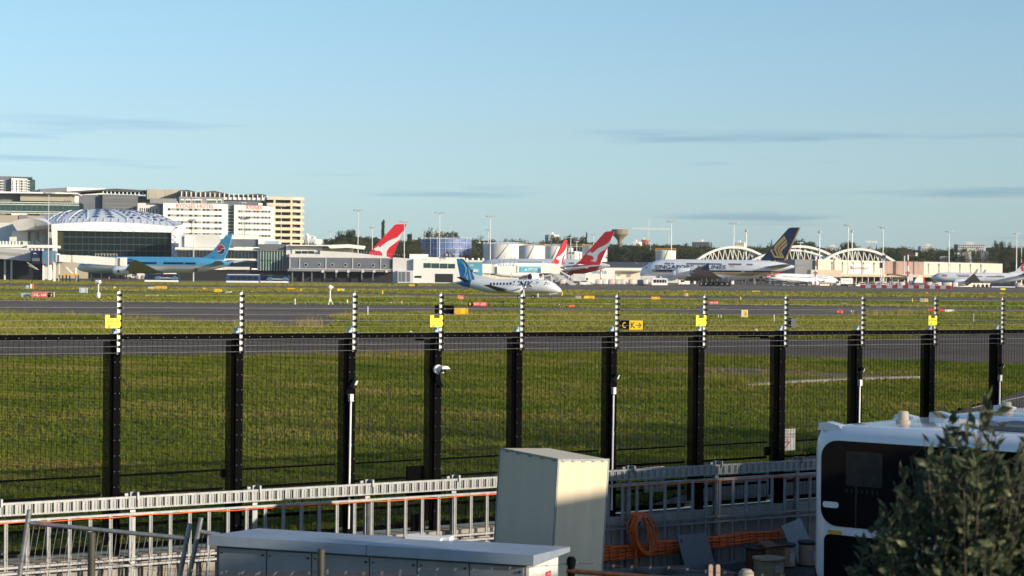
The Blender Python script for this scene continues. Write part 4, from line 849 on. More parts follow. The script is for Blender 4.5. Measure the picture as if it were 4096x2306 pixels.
pl.wing(b1, b0, bz, a1, a0, az, .25, 4.6, mat('turboprop_tailplane', (.10,.105,.12), .4), .1, 'tailplane')
for sg in (-1, 1):
    (nx1, nz), (nx0, _) = f.q(*S(1545,955), -3.35), f.q(*S(1060,955), -3.35); mb = MB(); r_ = .60
    mb.loft([[(nx0+(nx1-nx0)*k, sg*3.35 + .62*w_*r_*math.cos(2*math.pi*j/14), nz + dz + h_*r_*math.sin(2*math.pi*j/14)) for j in range(14)] for k, w_, h_, dz in ((0,.1,.1,-.1),(.15,.55,.4,-.12),(.35,.9,.85,-.2),(.6,1,1.08,-.25),(.85,.95,.95,-.2),(.97,.7,.6,.02),(1,.5,.45,.08))]); mb.build('engine', M('hull_white'), pl.t, smooth=50)
    c = (nx1+.02, sg*3.35, nz+.08); mb = MB(); mb.lathe([(.27,0),(.24,.2),(.12,.42),(.02,.5)], c=c, n=14, ax='x'); hub = mb.build('propeller', M('bare_metal'), pl.t, smooth=50)
    for k in range(4):
        a = R(98+90*k); d = Vector((0, math.cos(a), math.sin(a))); q_ = Vector((.5, -math.sin(a)*.85, math.cos(a)*.85)); mb = MB(); C = Vector(c) + Vector((.12,0,0))
        mb.loft([[C + d*r0 + q_*(w_/2), C + d*r0 + q_*(w_/2)*.1 + Vector((.03,0,0)), C + d*r0 - q_*(w_/2), C + d*r0 - Vector((.02,0,0))] for r0, w_ in ((.2,.14),(.6,.24),(1.2,.26),(1.6,.18),(1.68,.06))]); mb.build('propeller_blade', M('hull_grey'), hub)
    mb = MB(); mb.lathe([(.12,0),(.16,-.03)], c=(nx1-.1, sg*3.35-.1*sg, nz-.42), n=12, ax='x'); mb.build('air_scoop', M('dark'), pl.t)
xm = f.x(S(1480,0)[0], -3.3); xn = f.x(S(2085,0)[0]); pl.gear([(xm,-3.3),(xm,3.3)], .36, .2, 1.4); pl.gear([(xn,0)], .26, .14, 1.2)
mb = MB(); mb.prism([f.q(*S(*q_),-.25) for q_ in ((2050,1068),(2235,1048),(2232,1072),(2060,1086))],-.26,-.24); mb.build('nose_gear_door', HW, pl.t)
# ---------------------------------------------------------------- large double-deck airliner
def S(u, v): return 2500 + u/3.22, 860 + v/3.22
f = Fr(2860, 800, -24)
st = [(200,745,775),(206,725,792),(225,692,808),(270,655,823),(330,617,835),(400,592,843),(480,578,847),(700,573,850),(1000,575,856),(1250,577,860),(1420,580,850),(1550,582,832),(1700,585,806),(1850,592,770),(1950,605,748),(2050,622,722),(2120,638,702),(2168,655,684)]
pl = Plane(f, 'white double deck airliner with a navy tail and gold bird emblem', [(*S(u,a), S(u,b)[1]) for u,a,b in st], HW, rmax=3.7)
pl.fin([S(*q_) for q_ in ((1745,585),(2085,200),(2112,172),(2150,164),(2258,163),(2066,590))], M('navy'), .6)
pl.emblem([S(*q_) for q_ in ((2246,163),(2259,163),(2066,592),(2054,590))], M('amber'), 'fin_edge')
GO = M('gold')
for pts in (((2052,268),(2076,310),(1962,415),(1950,455),(1985,528),(1962,528),(1922,440),(1930,400)), ((2080,318),(2090,352),(1995,430),(1988,460),(2022,530),(1996,530),(1968,455),(1972,425)), ((2093,360),(2090,395),(2022,465),(2018,480),(2058,560),(1925,552),(1872,458),(1895,442),(1925,455),(1895,462),(1935,530),(2030,535),(2000,470),(2004,440))): pl.emblem([S(*q_) for q_ in pts], GO, 'bird_emblem')
pl.words('SINGAPORE AIRLINES', *S(388,645), *S(1303,703), M('navy'), bold=.012)
pl.stripe([S(355,703),S(1150,714),S(1900,726),S(2060,738)], [S(355,733),S(1150,738),S(1900,745),S(2060,741)], M('navy'), 'navy_stripe')
pl.stripe([S(350,738),S(1150,744),S(1980,748)], [S(350,743),S(1150,748),S(1980,750)], M('amber'), 'orange_stripe')
pl.stripe([S(1150,750),S(1600,752),S(1980,751)], [S(1150,764),S(1600,792),S(1980,752)], M('gold'), 'gold_stripe')
pl.windows([(*S(515,629),*S(570,629),4),(*S(602,629),*S(622,630),2),(*S(797,631),*S(1238,636),32),(*S(1338,637),*S(1490,639),11),(*S(1573,641),*S(1632,642),4)], .5, .65, M('slate_wall'))
pl.windows([(*S(375,716),*S(560,719),13),(*S(640,720),*S(1380,728),44),(*S(1440,729),*S(1640,731),14)], .4, .5, M('hull_grey'))
for a in ((315,690,345,748),(735,600,757,650),(1275,605,1298,650),(1508,610,1535,672),(585,700,612,752),(1378,700,1408,755),(1636,705,1668,760)): pl.door(*S(a[0],a[1]), *S(a[2],a[3]))
pl.patch([S(*q_) for q_ in ((1355,655),(1410,657),(1410,666),(1355,665))], M('red_sign'), 'flag'); pl.patch([S(*q_) for q_ in ((1355,665),(1410,666),(1410,675),(1355,674))], M('white_paint'), 'flag')
for a in ((253,688,270,672),(262,688,276,676)): pl.patch([S(a[0],a[1]),S(a[2],a[1]-2),S(a[2]+4,a[3]),S(a[0]+6,a[3])], DK, 'cockpit_window')
y_ = -35; (tl, tz), (tt, _) = f.q(*S(945,668), y_), f.q(*S(1040,672), y_); (rl, rz), (rt, _) = f.q(*S(760,815)), f.q(*S(1290,825)); kt = f.q(*S(1165,770), -13)
pl.wing(rl, rt, rz, tl, tt, tz, 2.5, 35, WG, .10, kink=(.33, kt[0], kt[1]))
pl.winglet([(tl+1,tz-1.2),(tt+1.5,tz-1.4),(tt+1.2,tz+1.5),(tt-.3,tz+.4)], 35, M('navy'))
e0, ez = f.q(*S(615,775), -14.5); e1 = f.x(S(800,0)[0], -14.5); pl.engine(e0, e1+1, -14.5, ez, 1.85, HW, ez+2.6); pl.engine(e0, e1+1, 14.5, ez, 1.85, HW, ez+2.6)
pl.engine(e0+5.5, e1+6, -25, ez+1.0, 1.8, HW, ez+3.4); pl.engine(e0+5.5, e1+6, 25, ez+1.0, 1.8, HW, ez+3.4)
(sl, sz), (st_, _) = f.q(*S(1900,640), -14), f.q(*S(2020,640), -14); (b1, bz), (b0, _) = f.q(*S(1790,682)), f.q(*S(2060,690))
pl.wing(b1, b0, bz, sl+4, st_+4.5, sz, 1.5, 14, WG, .1, 'tailplane')
for a, ys in ((985,(-6,-4.6)),(1045,(-6,-4.6)),(1110,(-3.5,-2)),(1180,(-3.5,-2)),(1250,(-3.5,-2)),(1320,(-3.5,-2)),(1100,(3,4.5)),(1250,(3,4.5))):
    x = f.x(S(a,0)[0], ys[0]); pl.gear([(x, sum(ys)/2)], .95, .7, 4.0)
xn = f.x(S(420,0)[0]); pl.gear([(xn,0)], .7, .45, 3.5)
# ---------------------------------------------------------------- light blue long-haul airliner
def S(u, v): return 550 + u/3.68, 900 + v/3.68
f = Fr(650, 735, -24)
z0 = f.q(620, 1061, -2.8)[1]
m_ = splitmat('light_blue_paint', (.72,.72,.71), [(0,1,z0-.55,(.40,.42,.46)), (0,1,z0,(.085,.40,.64))])
st = [(313,1068,1078),(320,1058,1083),(335,1048,1088),(360,1037,1092),(400,1030,1094),(450,1028,1095),(600,1028,1094),(713,1029,1093),(781,1030,1091),(822,1032,1087),(876,1040,1075),(914,1048,1064),(930,1053,1058)]
pl = Plane(f, 'light blue and white airliner with a red and blue disc on its tail', st, m_, rmax=3.1)
pl.fin([(812,1031),(832,1022),(849,1008),(906,941),(912,936),(930,935),(918,988),(895,1042)], M('korean_blue'), .5)
c0 = (885.6, 999.5)
def arc(rx, ry, a0, a1, cx=0, cy=0, n=14): return [(c0[0]+cx+rx*math.cos(R(a0+(a1-a0)*k/n)), c0[1]+cy-ry*math.sin(R(a0+(a1-a0)*k/n))) for k in range(n+1)]
pl.emblem(arc(16.5,20.5,0,360,n=24)[:-1], M('white_paint'), 'disc_emblem')
pl.emblem(arc(15,18.5,20,200) + arc(7,9,200,20,-6,4,8)[:0] + [(c0[0]-10,c0[1]+4),(c0[0]-4,c0[1]+6),(c0[0]+1,c0[1]-1),(c0[0]+6,c0[1]-6)], M('red'), 'disc_emblem', 2)
pl.emblem(arc(15,18.5,-150,8) + [(c0[0]+10,c0[1]-3),(c0[0]+5,c0[1]-3),(c0[0]+1,c0[1]+4),(c0[0]-5,c0[1]+10)], M('royal'), 'disc_emblem', 2)
pl.emblem([(908,940),(915,940),(914,946),(907,946)], M('white_paint'), 'flag')
mb = MB(); (x0,zb),(x1,zt) = f.q(845,1031.5), f.q(860,1027.5); text(mb,'HL8008',x0,x1,zb,zt,-.27); mb.build('registration', M('navy'), pl.finobj)
pl.windows([(563,1053,625,1053.5,16),(656,1053.5,732,1054,24),(741,1054.5,779,1055,10),(400,1052,540,1052.5,38)], .5, .75, M('navy'))
pl.door(641,1044,650,1062); pl.door(795,1045,806,1062); pl.words('KOREAN AIR', 372,1035,532,1047, M('royal'), bold=.02)
(b1,bz),(b0,_) = f.q(850,1057), f.q(905,1060); (a1,az),(a0,_) = f.q(862,1045,-9.5), f.q(884,1046,-9.5)
pl.wing(b1,b0,bz,a1,a0,az,1,9.5,WG,.1,'tailplane',sides=(-1,)); pl.wing(b1,b0,bz,a1,a0,az+.6,1,10.5,HW,.1,'tailplane',sides=(1,))  # near half greyer, far half whiter: shade and sunlight put into the colour
(tl,tz),(tt,_) = f.q(533,1040,-30), f.q(543,1041,-30); (rl,rz),(rt,_) = f.q(500,1087), f.q(668,1090); pl.wing(rl,rt,rz,tl,tt,tz,2.4,30,WG,.09,kink=(.3,f.x(640,-9),f.q(640,1083,-9)[1]))
e0, ez = f.q(458,1083,-10); e1 = f.x(535,-10); e = pl.engine(e0,e1,-10,ez,1.75,HW,ez+2.6); pl.engine(e0,e1,10,ez,1.75,HW,ez+2.6)
mb = MB(); x,z = f.q(474,1086,-11.7); mb.lathe([(.55,-.04),(.5,-.05)], c=(x,-11.75,z), n=16, ax='y'); mb.build('disc_emblem', M('royal'), e)
mb = MB(); mb.prism([f.q(779,1074,-2.75), f.q(788,1074,-2.75), f.q(791,1088,-2.0), f.q(782,1088,-2.0)], -2.9, -2.6); mb.build('cargo_door', DK, pl.t)
xm = f.x(640,0); pl.gear([(xm,-5),(xm+1.6,-5),(xm-1.6,-5),(xm,5),(xm+1.6,5),(xm-1.6,5)], .68, .5, 3.2); pl.gear([(f.x(365,0),0)], .5, .3, 3)
mb = MB(); mb.lathe([(.55,0),(.35,.8),(.1,1.2)], c=(f.x(927,0), 0, f.q(927,1055)[1]), n=14, ax='x'); mb.build('tail_exhaust', M('dark'), pl.t)
# ---------------------------------------------------------------- red-tailed double-deck airliner behind the air bridge
ROO = ((2005,345),(1940,420),(1850,480),(1700,545),(1620,620),(1560,660),(1535,642),(1535,615),(1440,675),(1460,702),(1550,715),(1600,760),(1590,805),(1540,830),(1450,850),(1270,960),(1320,960),(1450,890),(1560,872),(1650,860),(1680,790),(1690,720),(1740,650),(1850,580),(1965,490))
def S(u, v): return 2100 + u/5.8, 900 + v/5.8
f = Fr(2300, 900, -28)
ra = cut(f, (2262,1102), (2322,1036), (.42,.012,.018), -3); sgn = 1 if ra[0]*f.q(2360,1080,-3)[0]+ra[1]*f.q(2360,1080,-3)[1] > ra[2] else -1
rb = cut(f, (2398,1055), (2386,1092), (.66,.66,.66), -2); sg2 = 1 if rb[0]*f.q(2425,1068,-2)[0]+rb[1]*f.q(2425,1068,-2)[1] > rb[2] else -1
m_ = splitmat('red_rear_paint', (.78,.79,.80), [(ra[0]*sgn,ra[1]*sgn,ra[2]*sgn,ra[3]), (rb[0]*sg2,rb[1]*sg2,rb[2]*sg2,rb[3])])
st = [(1905,1070,1082),(1915,1055,1090),(1940,1043,1098),(1975,1037,1102),(2100,1036,1104),(2250,1037,1103),(2300,1038,1100),(2335,1040,1096),(2370,1045,1088),(2400,1050,1080),(2425,1056,1071),(2438,1060,1067)]
pl = Plane(f, 'white double deck airliner with red rear fuselage and kangaroo tail', st, m_, rmax=3.8)
FR_ = [S(*q_) for q_ in ((1265,812),(1300,800),(1845,185),(1880,162),(1930,153),(2078,150),(1740,900))]
pl.fin(FR_, RED, .6); pl.emblem([S(*q_) for q_ in ROO], M('white_paint'), 'kangaroo_emblem')
pl.windows([(2072,1050,2168,1051,26),(2246,1052,2256,1053,3),(2276,1053,2292,1054,5)], .5, .6, M('slate_wall')); pl.door(2262,1046,2274,1064)
(a1,az),(a0,_) = f.q(2246,1077,-15), f.q(2270,1079,-15); (b1,bz),(b0,_) = f.q(2368,1063), f.q(2425,1066); pl.wing(b1,b0,bz,a1,a0,az,1.5,15,HG,.09,'tailplane',sides=(-1,)); pl.wing(b1,b0,bz,a1,a0,az+1,1.5,15,HW,.09,'tailplane',sides=(1,))
xm = f.x(2170,0); pl.gear([(xm,-4),(xm+3,-4),(xm,4),(xm+3,4)], .9, .6, 4); pl.gear([(f.x(1960,0),0)], .7, .4, 4)
(tl,tz),(tt,_) = f.q(2130,1070,-33), f.q(2142,1070,-33); (rl,rz),(rt,_) = f.q(2050,1098), f.q(2200,1099); pl.wing(rl,rt,rz,tl,tt,tz,2.5,33,WG,.1)
# twin-jet with the narrow red fin
f = Fr(2120, 830, 48)
st = [(1958,1070,1082),(1964,1062,1092),(1980,1056,1102),(2005,1052,1108),(2060,1051,1112),(2150,1051,1112),(2190,1052,1108),(2225,1056,1096),(2250,1064,1084),(2262,1071,1077)]
pl = Plane(f, 'white twin jet with a narrow red kangaroo fin behind the stairs', st, HW, rmax=2.9)
pl.fin([S(*q_) for q_ in ((610,890),(680,835),(885,390),(905,365),(972,360),(950,530),(860,930),(700,925))], RED, .5)
pl.emblem([S(*q_) for q_ in ((945,520),(900,620),(830,690),(770,748),(765,728),(715,778),(735,800),(785,830),(790,870),(765,900),(770,925),(830,930),(835,860),(850,790),(890,700),(940,620))], M('white_paint'), 'kangaroo_emblem')
pl.words('QANTAS', 2000,1058,2068,1067, M('dark')); pl.patch([S(*q_) for q_ in ((800,1000),(830,940),(890,960),(900,1000),(850,1030))], RED, 'red_patch')
pl.windows([(1985,1072,2180,1073,40)], .35, .5, M('slate_wall')); xm = f.x(2120,0); pl.gear([(xm,-4),(xm+2,-4),(xm,4),(xm+2,4)], .7, .5, 3); pl.gear([(f.x(1985,0),0)], .5, .3, 3)
(b1,bz),(b0,_) = f.q(2215,1072), f.q(2250,1076); pl.wing(b1,b0,bz,b1+5,b0+4,bz+1.4,1,9,HG,.09,'tailplane')
e0, ez = f.q(2075,1108,-4); pl.engine(e0,e0+5.5,-10,ez,1.5,HW,ez+2.2); (rl,rz),(rt,_) = f.q(2075,1104), f.q(2150,1106); pl.wing(rl,rt,rz,rl+14,rl+16.5,rz+3.5,2.4,24,WG,.1)
# airliner whose fin stands above the pier roof
def S(u, v): return 1150 + u/3.626, 800 + v/3.626
f = Fr(1530, 985, -6)
st = [(1130,1065,1080),(1145,1050,1090),(1180,1040,1098),(1300,1040,1100),(1480,1041,1098),(1530,1044,1090),(1580,1054,1078),(1605,1062,1070)]
pl = Plane(f, 'airliner behind the pier with only its red kangaroo fin showing', st, HW, rmax=3.8)
pl.fin([S(*q_) for q_ in ((1100,900),(1200,755),(1545,375),(1568,360),(1600,354),(1728,353),(1520,830),(1495,910))], RED, .6)
pl.emblem([S(*q_) for q_ in ((1682,455),(1600,540),(1460,600),(1370,665),(1343,697),(1325,670),(1250,715),(1275,737),(1350,748),(1375,775),(1372,850),(1435,850),(1440,745),(1480,690),(1560,630),(1625,580))], M('white_paint'), 'kangaroo_emblem')
pl.gear([(f.x(1400,0),-4),(f.x(1400,0),4)], .9, .6, 5); pl.gear([(f.x(1180,0),0)], .7, .4, 5)
# ---------------------------------------------------------------- white airliner with its nose to the right
def S(u, v): return 3000 + u/5.152, 1000 + v/5.152
f = Fr(3215, 868, 12)
st = [(335,558,566),(400,545,592),(500,512,622),(600,492,642),(700,486,662),(900,492,682),(1300,505,698),(1500,515,702),(1600,525,702),(1680,545,700),(1740,578,694),(1785,605,672),(1806,625,642)]
pl = Plane(f, 'white airliner with grey lettering and red engine rings, nose towards the truck', [(*S(u,a), S(u,b)[1]) for u,a,b in st], HW, rmax=2.2)
pl.fin([S(*q_) for q_ in ((345,560),(330,330),(400,320),(620,490))], RED, .4)
pl.words('virgin australia', *S(1200,520), *S(1620,578), M('hull_grey')); pl.windows([(*S(680,553),*S(1265,577),32),(*S(1390,580),*S(1620,590),14)], .3, .4, M('cover_grey'))
pl.patch([S(*q_) for q_ in ((468,515),(548,498),(548,520),(520,545),(522,575),(508,575),(500,540))], RED, 'red_patch'); pl.patch([S(*q_) for q_ in ((1725,572),(1750,578),(1768,592),(1730,588))], DK, 'cockpit_window')
(tl,tz),(tt,_) = f.q(*S(800,668),-15), f.q(*S(760,672),-15); (rl,rz),(rt,_) = f.q(*S(1320,670)), f.q(*S(1020,672)); pl.wing(rl,rt,rz,tl,tt,tz+.8,1.8,15,HW,.1)
(b1,bz),(b0,_) = f.q(*S(560,555)), f.q(*S(430,560)); pl.wing(b1,b0,bz,b1-4,b0-3,bz+1,.5,6,HW,.1,'tailplane')
e1, ez = f.q(*S(1425,690),-5.5); e = pl.engine(e1,e1-4.2,-5.5,ez,1.15,HW,ez+1.5); mb = MB(); mb.lathe([(1.12,0),(1.17,-.35)], c=(e1,-5.5,ez), n=18, ax='x'); mb.build('red_ring', RED, e)
xm = f.x(*S(1100,0)[:1],0); pl.gear([(xm,-2.8),(xm,2.8)], .55, .4, 2); pl.gear([(f.x(S(1680,0)[0],0),0)], .4, .25, 2)
for a in (740, 1505): pl.patch([S(a-25,650),S(a+25,632),S(a+25,655),S(a-15,668)], DK, 'cargo_door', .5)
# ---------------------------------------------------------------- white airliner at the right-hand edge
def S(u, v): return 3500 + u/4.322, 1000 + v/4.322
f = Fr(3900, 892, -17)
st = [(968,482,496),(980,462,512),(1010,442,522),(1080,405,540),(1130,396,552),(1200,393,562),(1500,394,572),(2000,398,578),(2200,400,572),(2400,408,548),(2576,418,512),(2750,430,480),(2850,440,462)]
pl = Plane(f, 'white airliner with a red and blue swirl on its fin and stairs at its door', [(*S(u,a), S(u,b)[1]) for u,a,b in st], HW, rmax=2.9)
pl.fin([S(*q_) for q_ in ((2300,402),(2420,375),(2760,60),(2880,55),(2740,440))], HW, .5)
pl.emblem([S(*q_) for q_ in ((2510,300),(2530,290),(2576,230),(2640,190),(2690,200),(2600,250),(2550,310),(2570,350),(2620,380),(2540,370))], RED, 'swirl_emblem'); pl.emblem([S(*q_) for q_ in ((2560,320),(2620,270),(2680,260),(2660,320),(2600,360))], M('royal'), 'swirl_emblem')
pl.words('\u4e2d\u56fd\u4e1c\u65b9', *S(1150,418), *S(1262,445), M('red_sign')); pl.words('CHINA EASTERN', *S(1400,424), *S(1640,446), M('navy'))
pl.words('B-5936', *S(2110,438), *S(2200,456), M('cover_grey')); pl.windows([(*S(1160,452),*S(1240,452),10),(*S(1440,458),*S(1620,460),20),(*S(1730,462),*S(1850,464),12),(*S(1935,465),*S(2235,467),30)], .32, .45, M('slate_wall'))
for a in ((1085,440,1110,500),(1898,430,1922,490),(2285,425,2325,495)): pl.door(*S(a[0],a[1]), *S(a[2],a[3]))
pl.patch([S(*q_) for q_ in ((1020,440),(1045,436),(1045,452),(1015,452))], DK, 'cockpit_window')
(tl,tz),(tt,_) = f.q(*S(1695,420),-26), f.q(*S(1725,440),-26); (rl,rz),(rt,_) = f.q(*S(1480,545)), f.q(*S(1900,555)); pl.wing(rl,rt,rz,tl,tt,tz,2.2,26,WG,.1,kink=(.35,f.x(S(1830,0)[0],-10),f.q(*S(1830,545),-10)[1]))
pl.winglet([(tl,tz),(tt+.6,tz),(tt+1.6,tz+2.2),(tt+.8,tz+2.2)], 26, WG)
e0, ez = f.q(*S(1365,568),-9.4); e1 = f.x(S(1600,0)[0],-9.4); pl.engine(e0,e1,-9.4,ez,1.6,HW,ez+2); pl.engine(e0,e1,9.4,ez,1.6,HW,ez+2)
(b1,bz),(b0,_) = f.q(*S(2470,450)), f.q(*S(2700,460)); pl.wing(b1,b0,bz,b1+3,b0+1,bz+1.2,1,9,WG,.1,'tailplane')
x1, x2 = f.x(S(1750,0)[0],-5), f.x(S(1900,0)[0],5); pl.gear([(x1-.9,-5),(x1+.9,-5),(x2-.9,5),(x2+.9,5)], .65, .5, 3); pl.gear([(f.x(S(1150,0)[0],0),0)], .5, .3, 3)
# ================================================================ AIRFIELD SIGNS AND MARKERS
def gfr(px, pyg, yaw=0): return Fr(px, G(px, pyg).y, yaw)
def board(label, x0, y0, x1, y1, panels, yg=None, name='airfield_sign', cat='sign', group=None, th=.3, frame=None, legs=2, back='black_paint'):
    yg = y1 + 2 if yg is None else yg; f = gfr((x0+x1)/2, yg); t = f.thing(name, label, cat, group)
    xa_, zt = f.q(x0, y0); xb_, zb = f.q(x1, y1); zb = max(zb, .04); w = xb_-xa_
    mb = MB(); mb.box(xa_, xb_, 0, th, zb, zt); mb.build('case', M(back), t)
    for a, b, m_, tx, tm in panels:
        mb = MB(); g = .02*w; mb.box(xa_+a*w+g*(a>0), xa_+b*w-g*(b<1), -.025, -.002, zb+.03*(zt-zb), zt-.03*(zt-zb)); p = mb.build('panel', M(m_), t)
        if tx:
            tw = (b-a)*w; mb = MB(); k = tx[1] if isinstance(tx, tuple) else .8; s_ = tx[0] if isinstance(tx, tuple) else tx
            text(mb, s_, xa_+a*w+tw*(1-k)/2, xa_+b*w-tw*(1-k)/2, zb+(zt-zb)*.22, zb+(zt-zb)*.80, -.03, bold=.015); mb.build('lettering', M(tm), p)
    if frame:
        e = .05*(zt-zb)
        for q_ in ((xa_-e,xb_+e,zt,zt+e),(xa_-e,xb_+e,zb-e,zb),(xa_-e,xa_,zb,zt),(xb_,xb_+e,zb,zt)): mb = MB(); mb.box(q_[0],q_[1],-.04,th,q_[2],q_[3]); mb.build('frame_edge', M(frame), t)
    for k in range(legs):
        u = xa_ + w*(k+.5)/legs; mb = MB(); mb.tube((u,th/2,0),(u,th/2,zb+.02),.05,n=6); mb.build('leg', M('galv'), t)
    return t
board('red 34L-16R runway sign with black J panel and white frame', 129,1170,215,1191, [(0,.74,'red_sign',('34L-16R',.85),'white_paint'),(.75,1,'black_paint',('J',.36),'yellow')], 1194, frame='white_paint')
board('low pale blue back of a sign beside the 34L-16R sign', 84,1173,118,1191, [(0,1,'pale_blue',None,None)], 1193, back='pale_blue')
board('pale three panel sign back by the white instrument mast', 317,1152,349,1174, [(0,.3,'pale_blue',None,None),(.34,.64,'pale_wall',None,None),(.67,1,'pale_blue',None,None)], 1176, back='white_paint')
board('small yellow taxiway sign beyond the instrument mast', 448,1147,465,1156, [(.2,1,'yellow',None,None)], 1158, back='dark')
YB = 'orange yellow sign backs by the far taxiway'
board('short pale orange sign back next to a longer orange one', 592,1148,617,1157, [(0,1,'tan_band',None,None)], 1159, back='amber'); board('long orange ribbed sign back on the turf strip before the blue airliner', 620,1145,666,1157, [(0,.25,'amber',None,None),(.26,.5,'amber',None,None),(.51,.75,'amber',None,None),(.76,1,'amber',None,None)], 1159, back='yellow')
board('tiny yellow marker board left of the arrow G sign', 811,1152,820,1157, [(0,1,'yellow',None,None)], 1159, back='amber', legs=1)
board('yellow taxiway sign with an arrow and letter G', 857,1157,886,1169, [(0,.68,'yellow',('\u2190G',.8),'dark'),(.75,.95,'amber',None,None)], 1170, back='yellow')
board('low yellow sign back before the parked apron buses', 1148,1153,1179,1158, [(0,1,'amber',None,None)], 1162, back='amber'); board('single small yellow marker board before the pier', 1200,1157,1206,1163, [(0,1,'yellow',None,None)], 1165, back='amber', legs=1)
board('yellow sign back tilted on the turf before the pier', 1349,1155,1378,1166, [(0,.45,'yellow',None,None),(.5,1,'tan_band',None,None)], 1168, back='amber')
board('yellow direction sign with a black A panel near the white building', 1637,1137,1668,1146, [(0,.72,'yellow',('\u2190INTL2',.8),'dark'),(.74,1,'black_paint',('A',.5),'yellow')], 1147)
board('small red runway sign with a yellow side near the propeller airliner', 1832,1182,1855,1201, [(0,.26,'amber',None,None),(.28,1,'red_sign',('34-16',.7),'white_paint')], 1202, back='amber')
board('red 07-25 runway sign with black B panel', 1872,1208,1949,1226, [(0,.23,'black_paint',('B',.4),'yellow'),(.24,1,'red_sign',('07-25',.8),'white_paint')], 1228)
board('small black equipment case below the propeller airliner', 2006,1204,2016,1222, [(0,1,'dark',None,None)], 1224, name='equipment_case', cat='box', legs=0)
board('large black sign back seen from behind near the fence', 1739,1222,1815,1259, [(0,1,'black_paint',None,None)], 1262, back='black_paint', th=.5); board('amber sign back with ribbed case beside the large black sign back', 1818,1233,1872,1261, [(0,.42,'amber',None,None),(.45,.78,'yellow',None,None),(.82,1,'amber',None,None)], 1263, back='yellow', th=.5)
board('black and yellow taxiway sign reading C and K with an arrow', 2478,1281,2576,1323, [(0,.375,'black_paint',('C',.36),'yellow'),(.38,.975,'yellow',('K\u2192',.75),'dark')], 1326, th=.5)
board('olive sign back with yellow edge right of the propeller airliner', 2302,1184,2324,1197, [(0,.86,'taupe',None,None),(.87,1,'yellow',None,None)], 1199, back='taupe'); board('wide yellow sign back with ribs near the propeller airliner', 2336,1184,2378,1197, [(0,.42,'yellow',None,None),(.45,.85,'amber',None,None),(.88,1,'yellow',None,None)], 1199, back='yellow')
board('yellow ribbed sign back midway along the near taxiway edge', 2605,1188,2640,1200, [(0,.3,'amber',None,None),(.33,.6,'yellow',None,None),(.63,1,'amber',None,None)], 1202, back='yellow'); board('olive and yellow sign back on the straw turf strip', 2738,1173,2753,1186, [(0,.6,'taupe',None,None),(.66,1,'yellow',None,None)], 1187, back='yellow', legs=1)
board('little yellow marker board under the large airliner', 2735,1163,2745,1167, [(0,1,'yellow',None,None)], 1168, back='amber', legs=1); board('low yellow sign back with four ribs under the navy tailed airliner', 3010,1164,3040,1169, [(0,.22,'yellow',None,None),(.26,.48,'amber',None,None),(.52,.74,'yellow',None,None),(.78,1,'amber',None,None)], 1171, back='amber')
board('red 34L-16R runway sign half hidden by the turf crest', 2835,1206,2877,1217, [(0,1,'red_sign',('34L-16R',.8),'white_paint')], 1220, back='red_sign')
board('white framed sign with yellow and black centre panel', 2966,1241,2991,1270, [(0,.4,'pale_wall',None,None),(.42,.94,'yellow',('A1',.3),'dark')], 1277, back='white_paint')
board('dark grey sign back with a black edge near the fence', 3153,1273,3185,1316, [(0,.3,'black_paint',None,None),(.33,1,'cover_grey',None,None)], 1318, back='dark', th=.5)
board('long dark red sign back at the edge of the right hand island', 3710,1236,3776,1247, [(0,1,'red',None,None)], 1250, back='red'); board('white sign back next to the dark red sign', 3780,1239,3817,1250, [(0,.8,'white_paint',None,None),(.84,1,'pale_wall',None,None)], 1253, back='pale_wall')
board('olive and yellow sign back on the right hand taxiway', 3680,1195,3712,1210, [(0,.5,'taupe',None,None),(.56,.76,'yellow',None,None),(.82,1,'yellow',None,None)], 1212, back='taupe'); board('bright yellow marker board before the right hand airliner', 4003,1154,4022,1161, [(0,1,'lemon',None,None)], 1163, back='yellow')
board('flat yellow marker low in the turf at the right', 3998,1172,4018,1175, [(0,1,'amber',None,None)], 1177, back='amber', legs=1); board('orange and white instrument box with a domed lid', 121,1137,134,1156, [(.55,1,'orange',None,None),(0,.5,'white_paint',None,None)], 1158, back='orange', name='instrument_box', cat='box')
board('blue grey cabinet beside the orange instrument box', 104,1142,114,1156, [(0,1,'pale_blue',None,None)], 1158, back='pale_blue', name='instrument_box', cat='box')
for a, b, lb in ((575,624,'whitewashed concrete slab lying in the turf below the orange sign'),(655,712,'worn whitewashed slab lying beside a brighter one'),(900,920,'short white slab beyond the arrow G sign'),(3374,3400,'small white slab in the turf strip by the far taxiway')):
    py = {575:1184,655:1185,900:1169,3374:1217}[a]; f = gfr((a+b)/2, py+2); t = f.thing('marker_slab', lb, 'slab'); x0, x1 = f.x(a), f.x(b); mb = MB(); mb.hexa([(x0,0,0),(x1,0,0),(x1,3,0),(x0,3,0),(x0+.1,.1,.12),(x1-.1,.1,.12),(x1-.1,3,.2),(x0+.1,3,.2)]); mb.build('slab_top', M('pale_wall'), t)
def marker(label, px, yt, yb, m_, r=.05, name='marker_post', group=None, band_=None):
    p = G(px, yb); t = thing(name, label, 'post', p, 0, group); h = P(px, yt, p.y).z; mb = MB(); mb.tube((0,0,0),(0,0,h),r,n=8); mb.build('shaft', M(m_), t, smooth=40)
    mb = MB(); mb.lathe([(r*1.15,0),(r*1.1,.04),(r*.5,.07)], c=(0,0,h-.02), n=8); mb.build('cap', M(band_ or m_), t)
marker('white marker post in the turf before the pier', 1180,1197,1219,'pvc',.07); marker('short white marker post right of the instrument tripod', 1389,1201,1218,'pvc',.09); marker('white marker post standing on the near taxiway island', 1471,1229,1267,'pvc',.045)
marker('tiny white peg in the turf near the post row', 1564,1210,1219,'pvc',.05); marker('low grey peg in the turf beside a brown tuft', 1606,1208,1218,'pvc',.06)
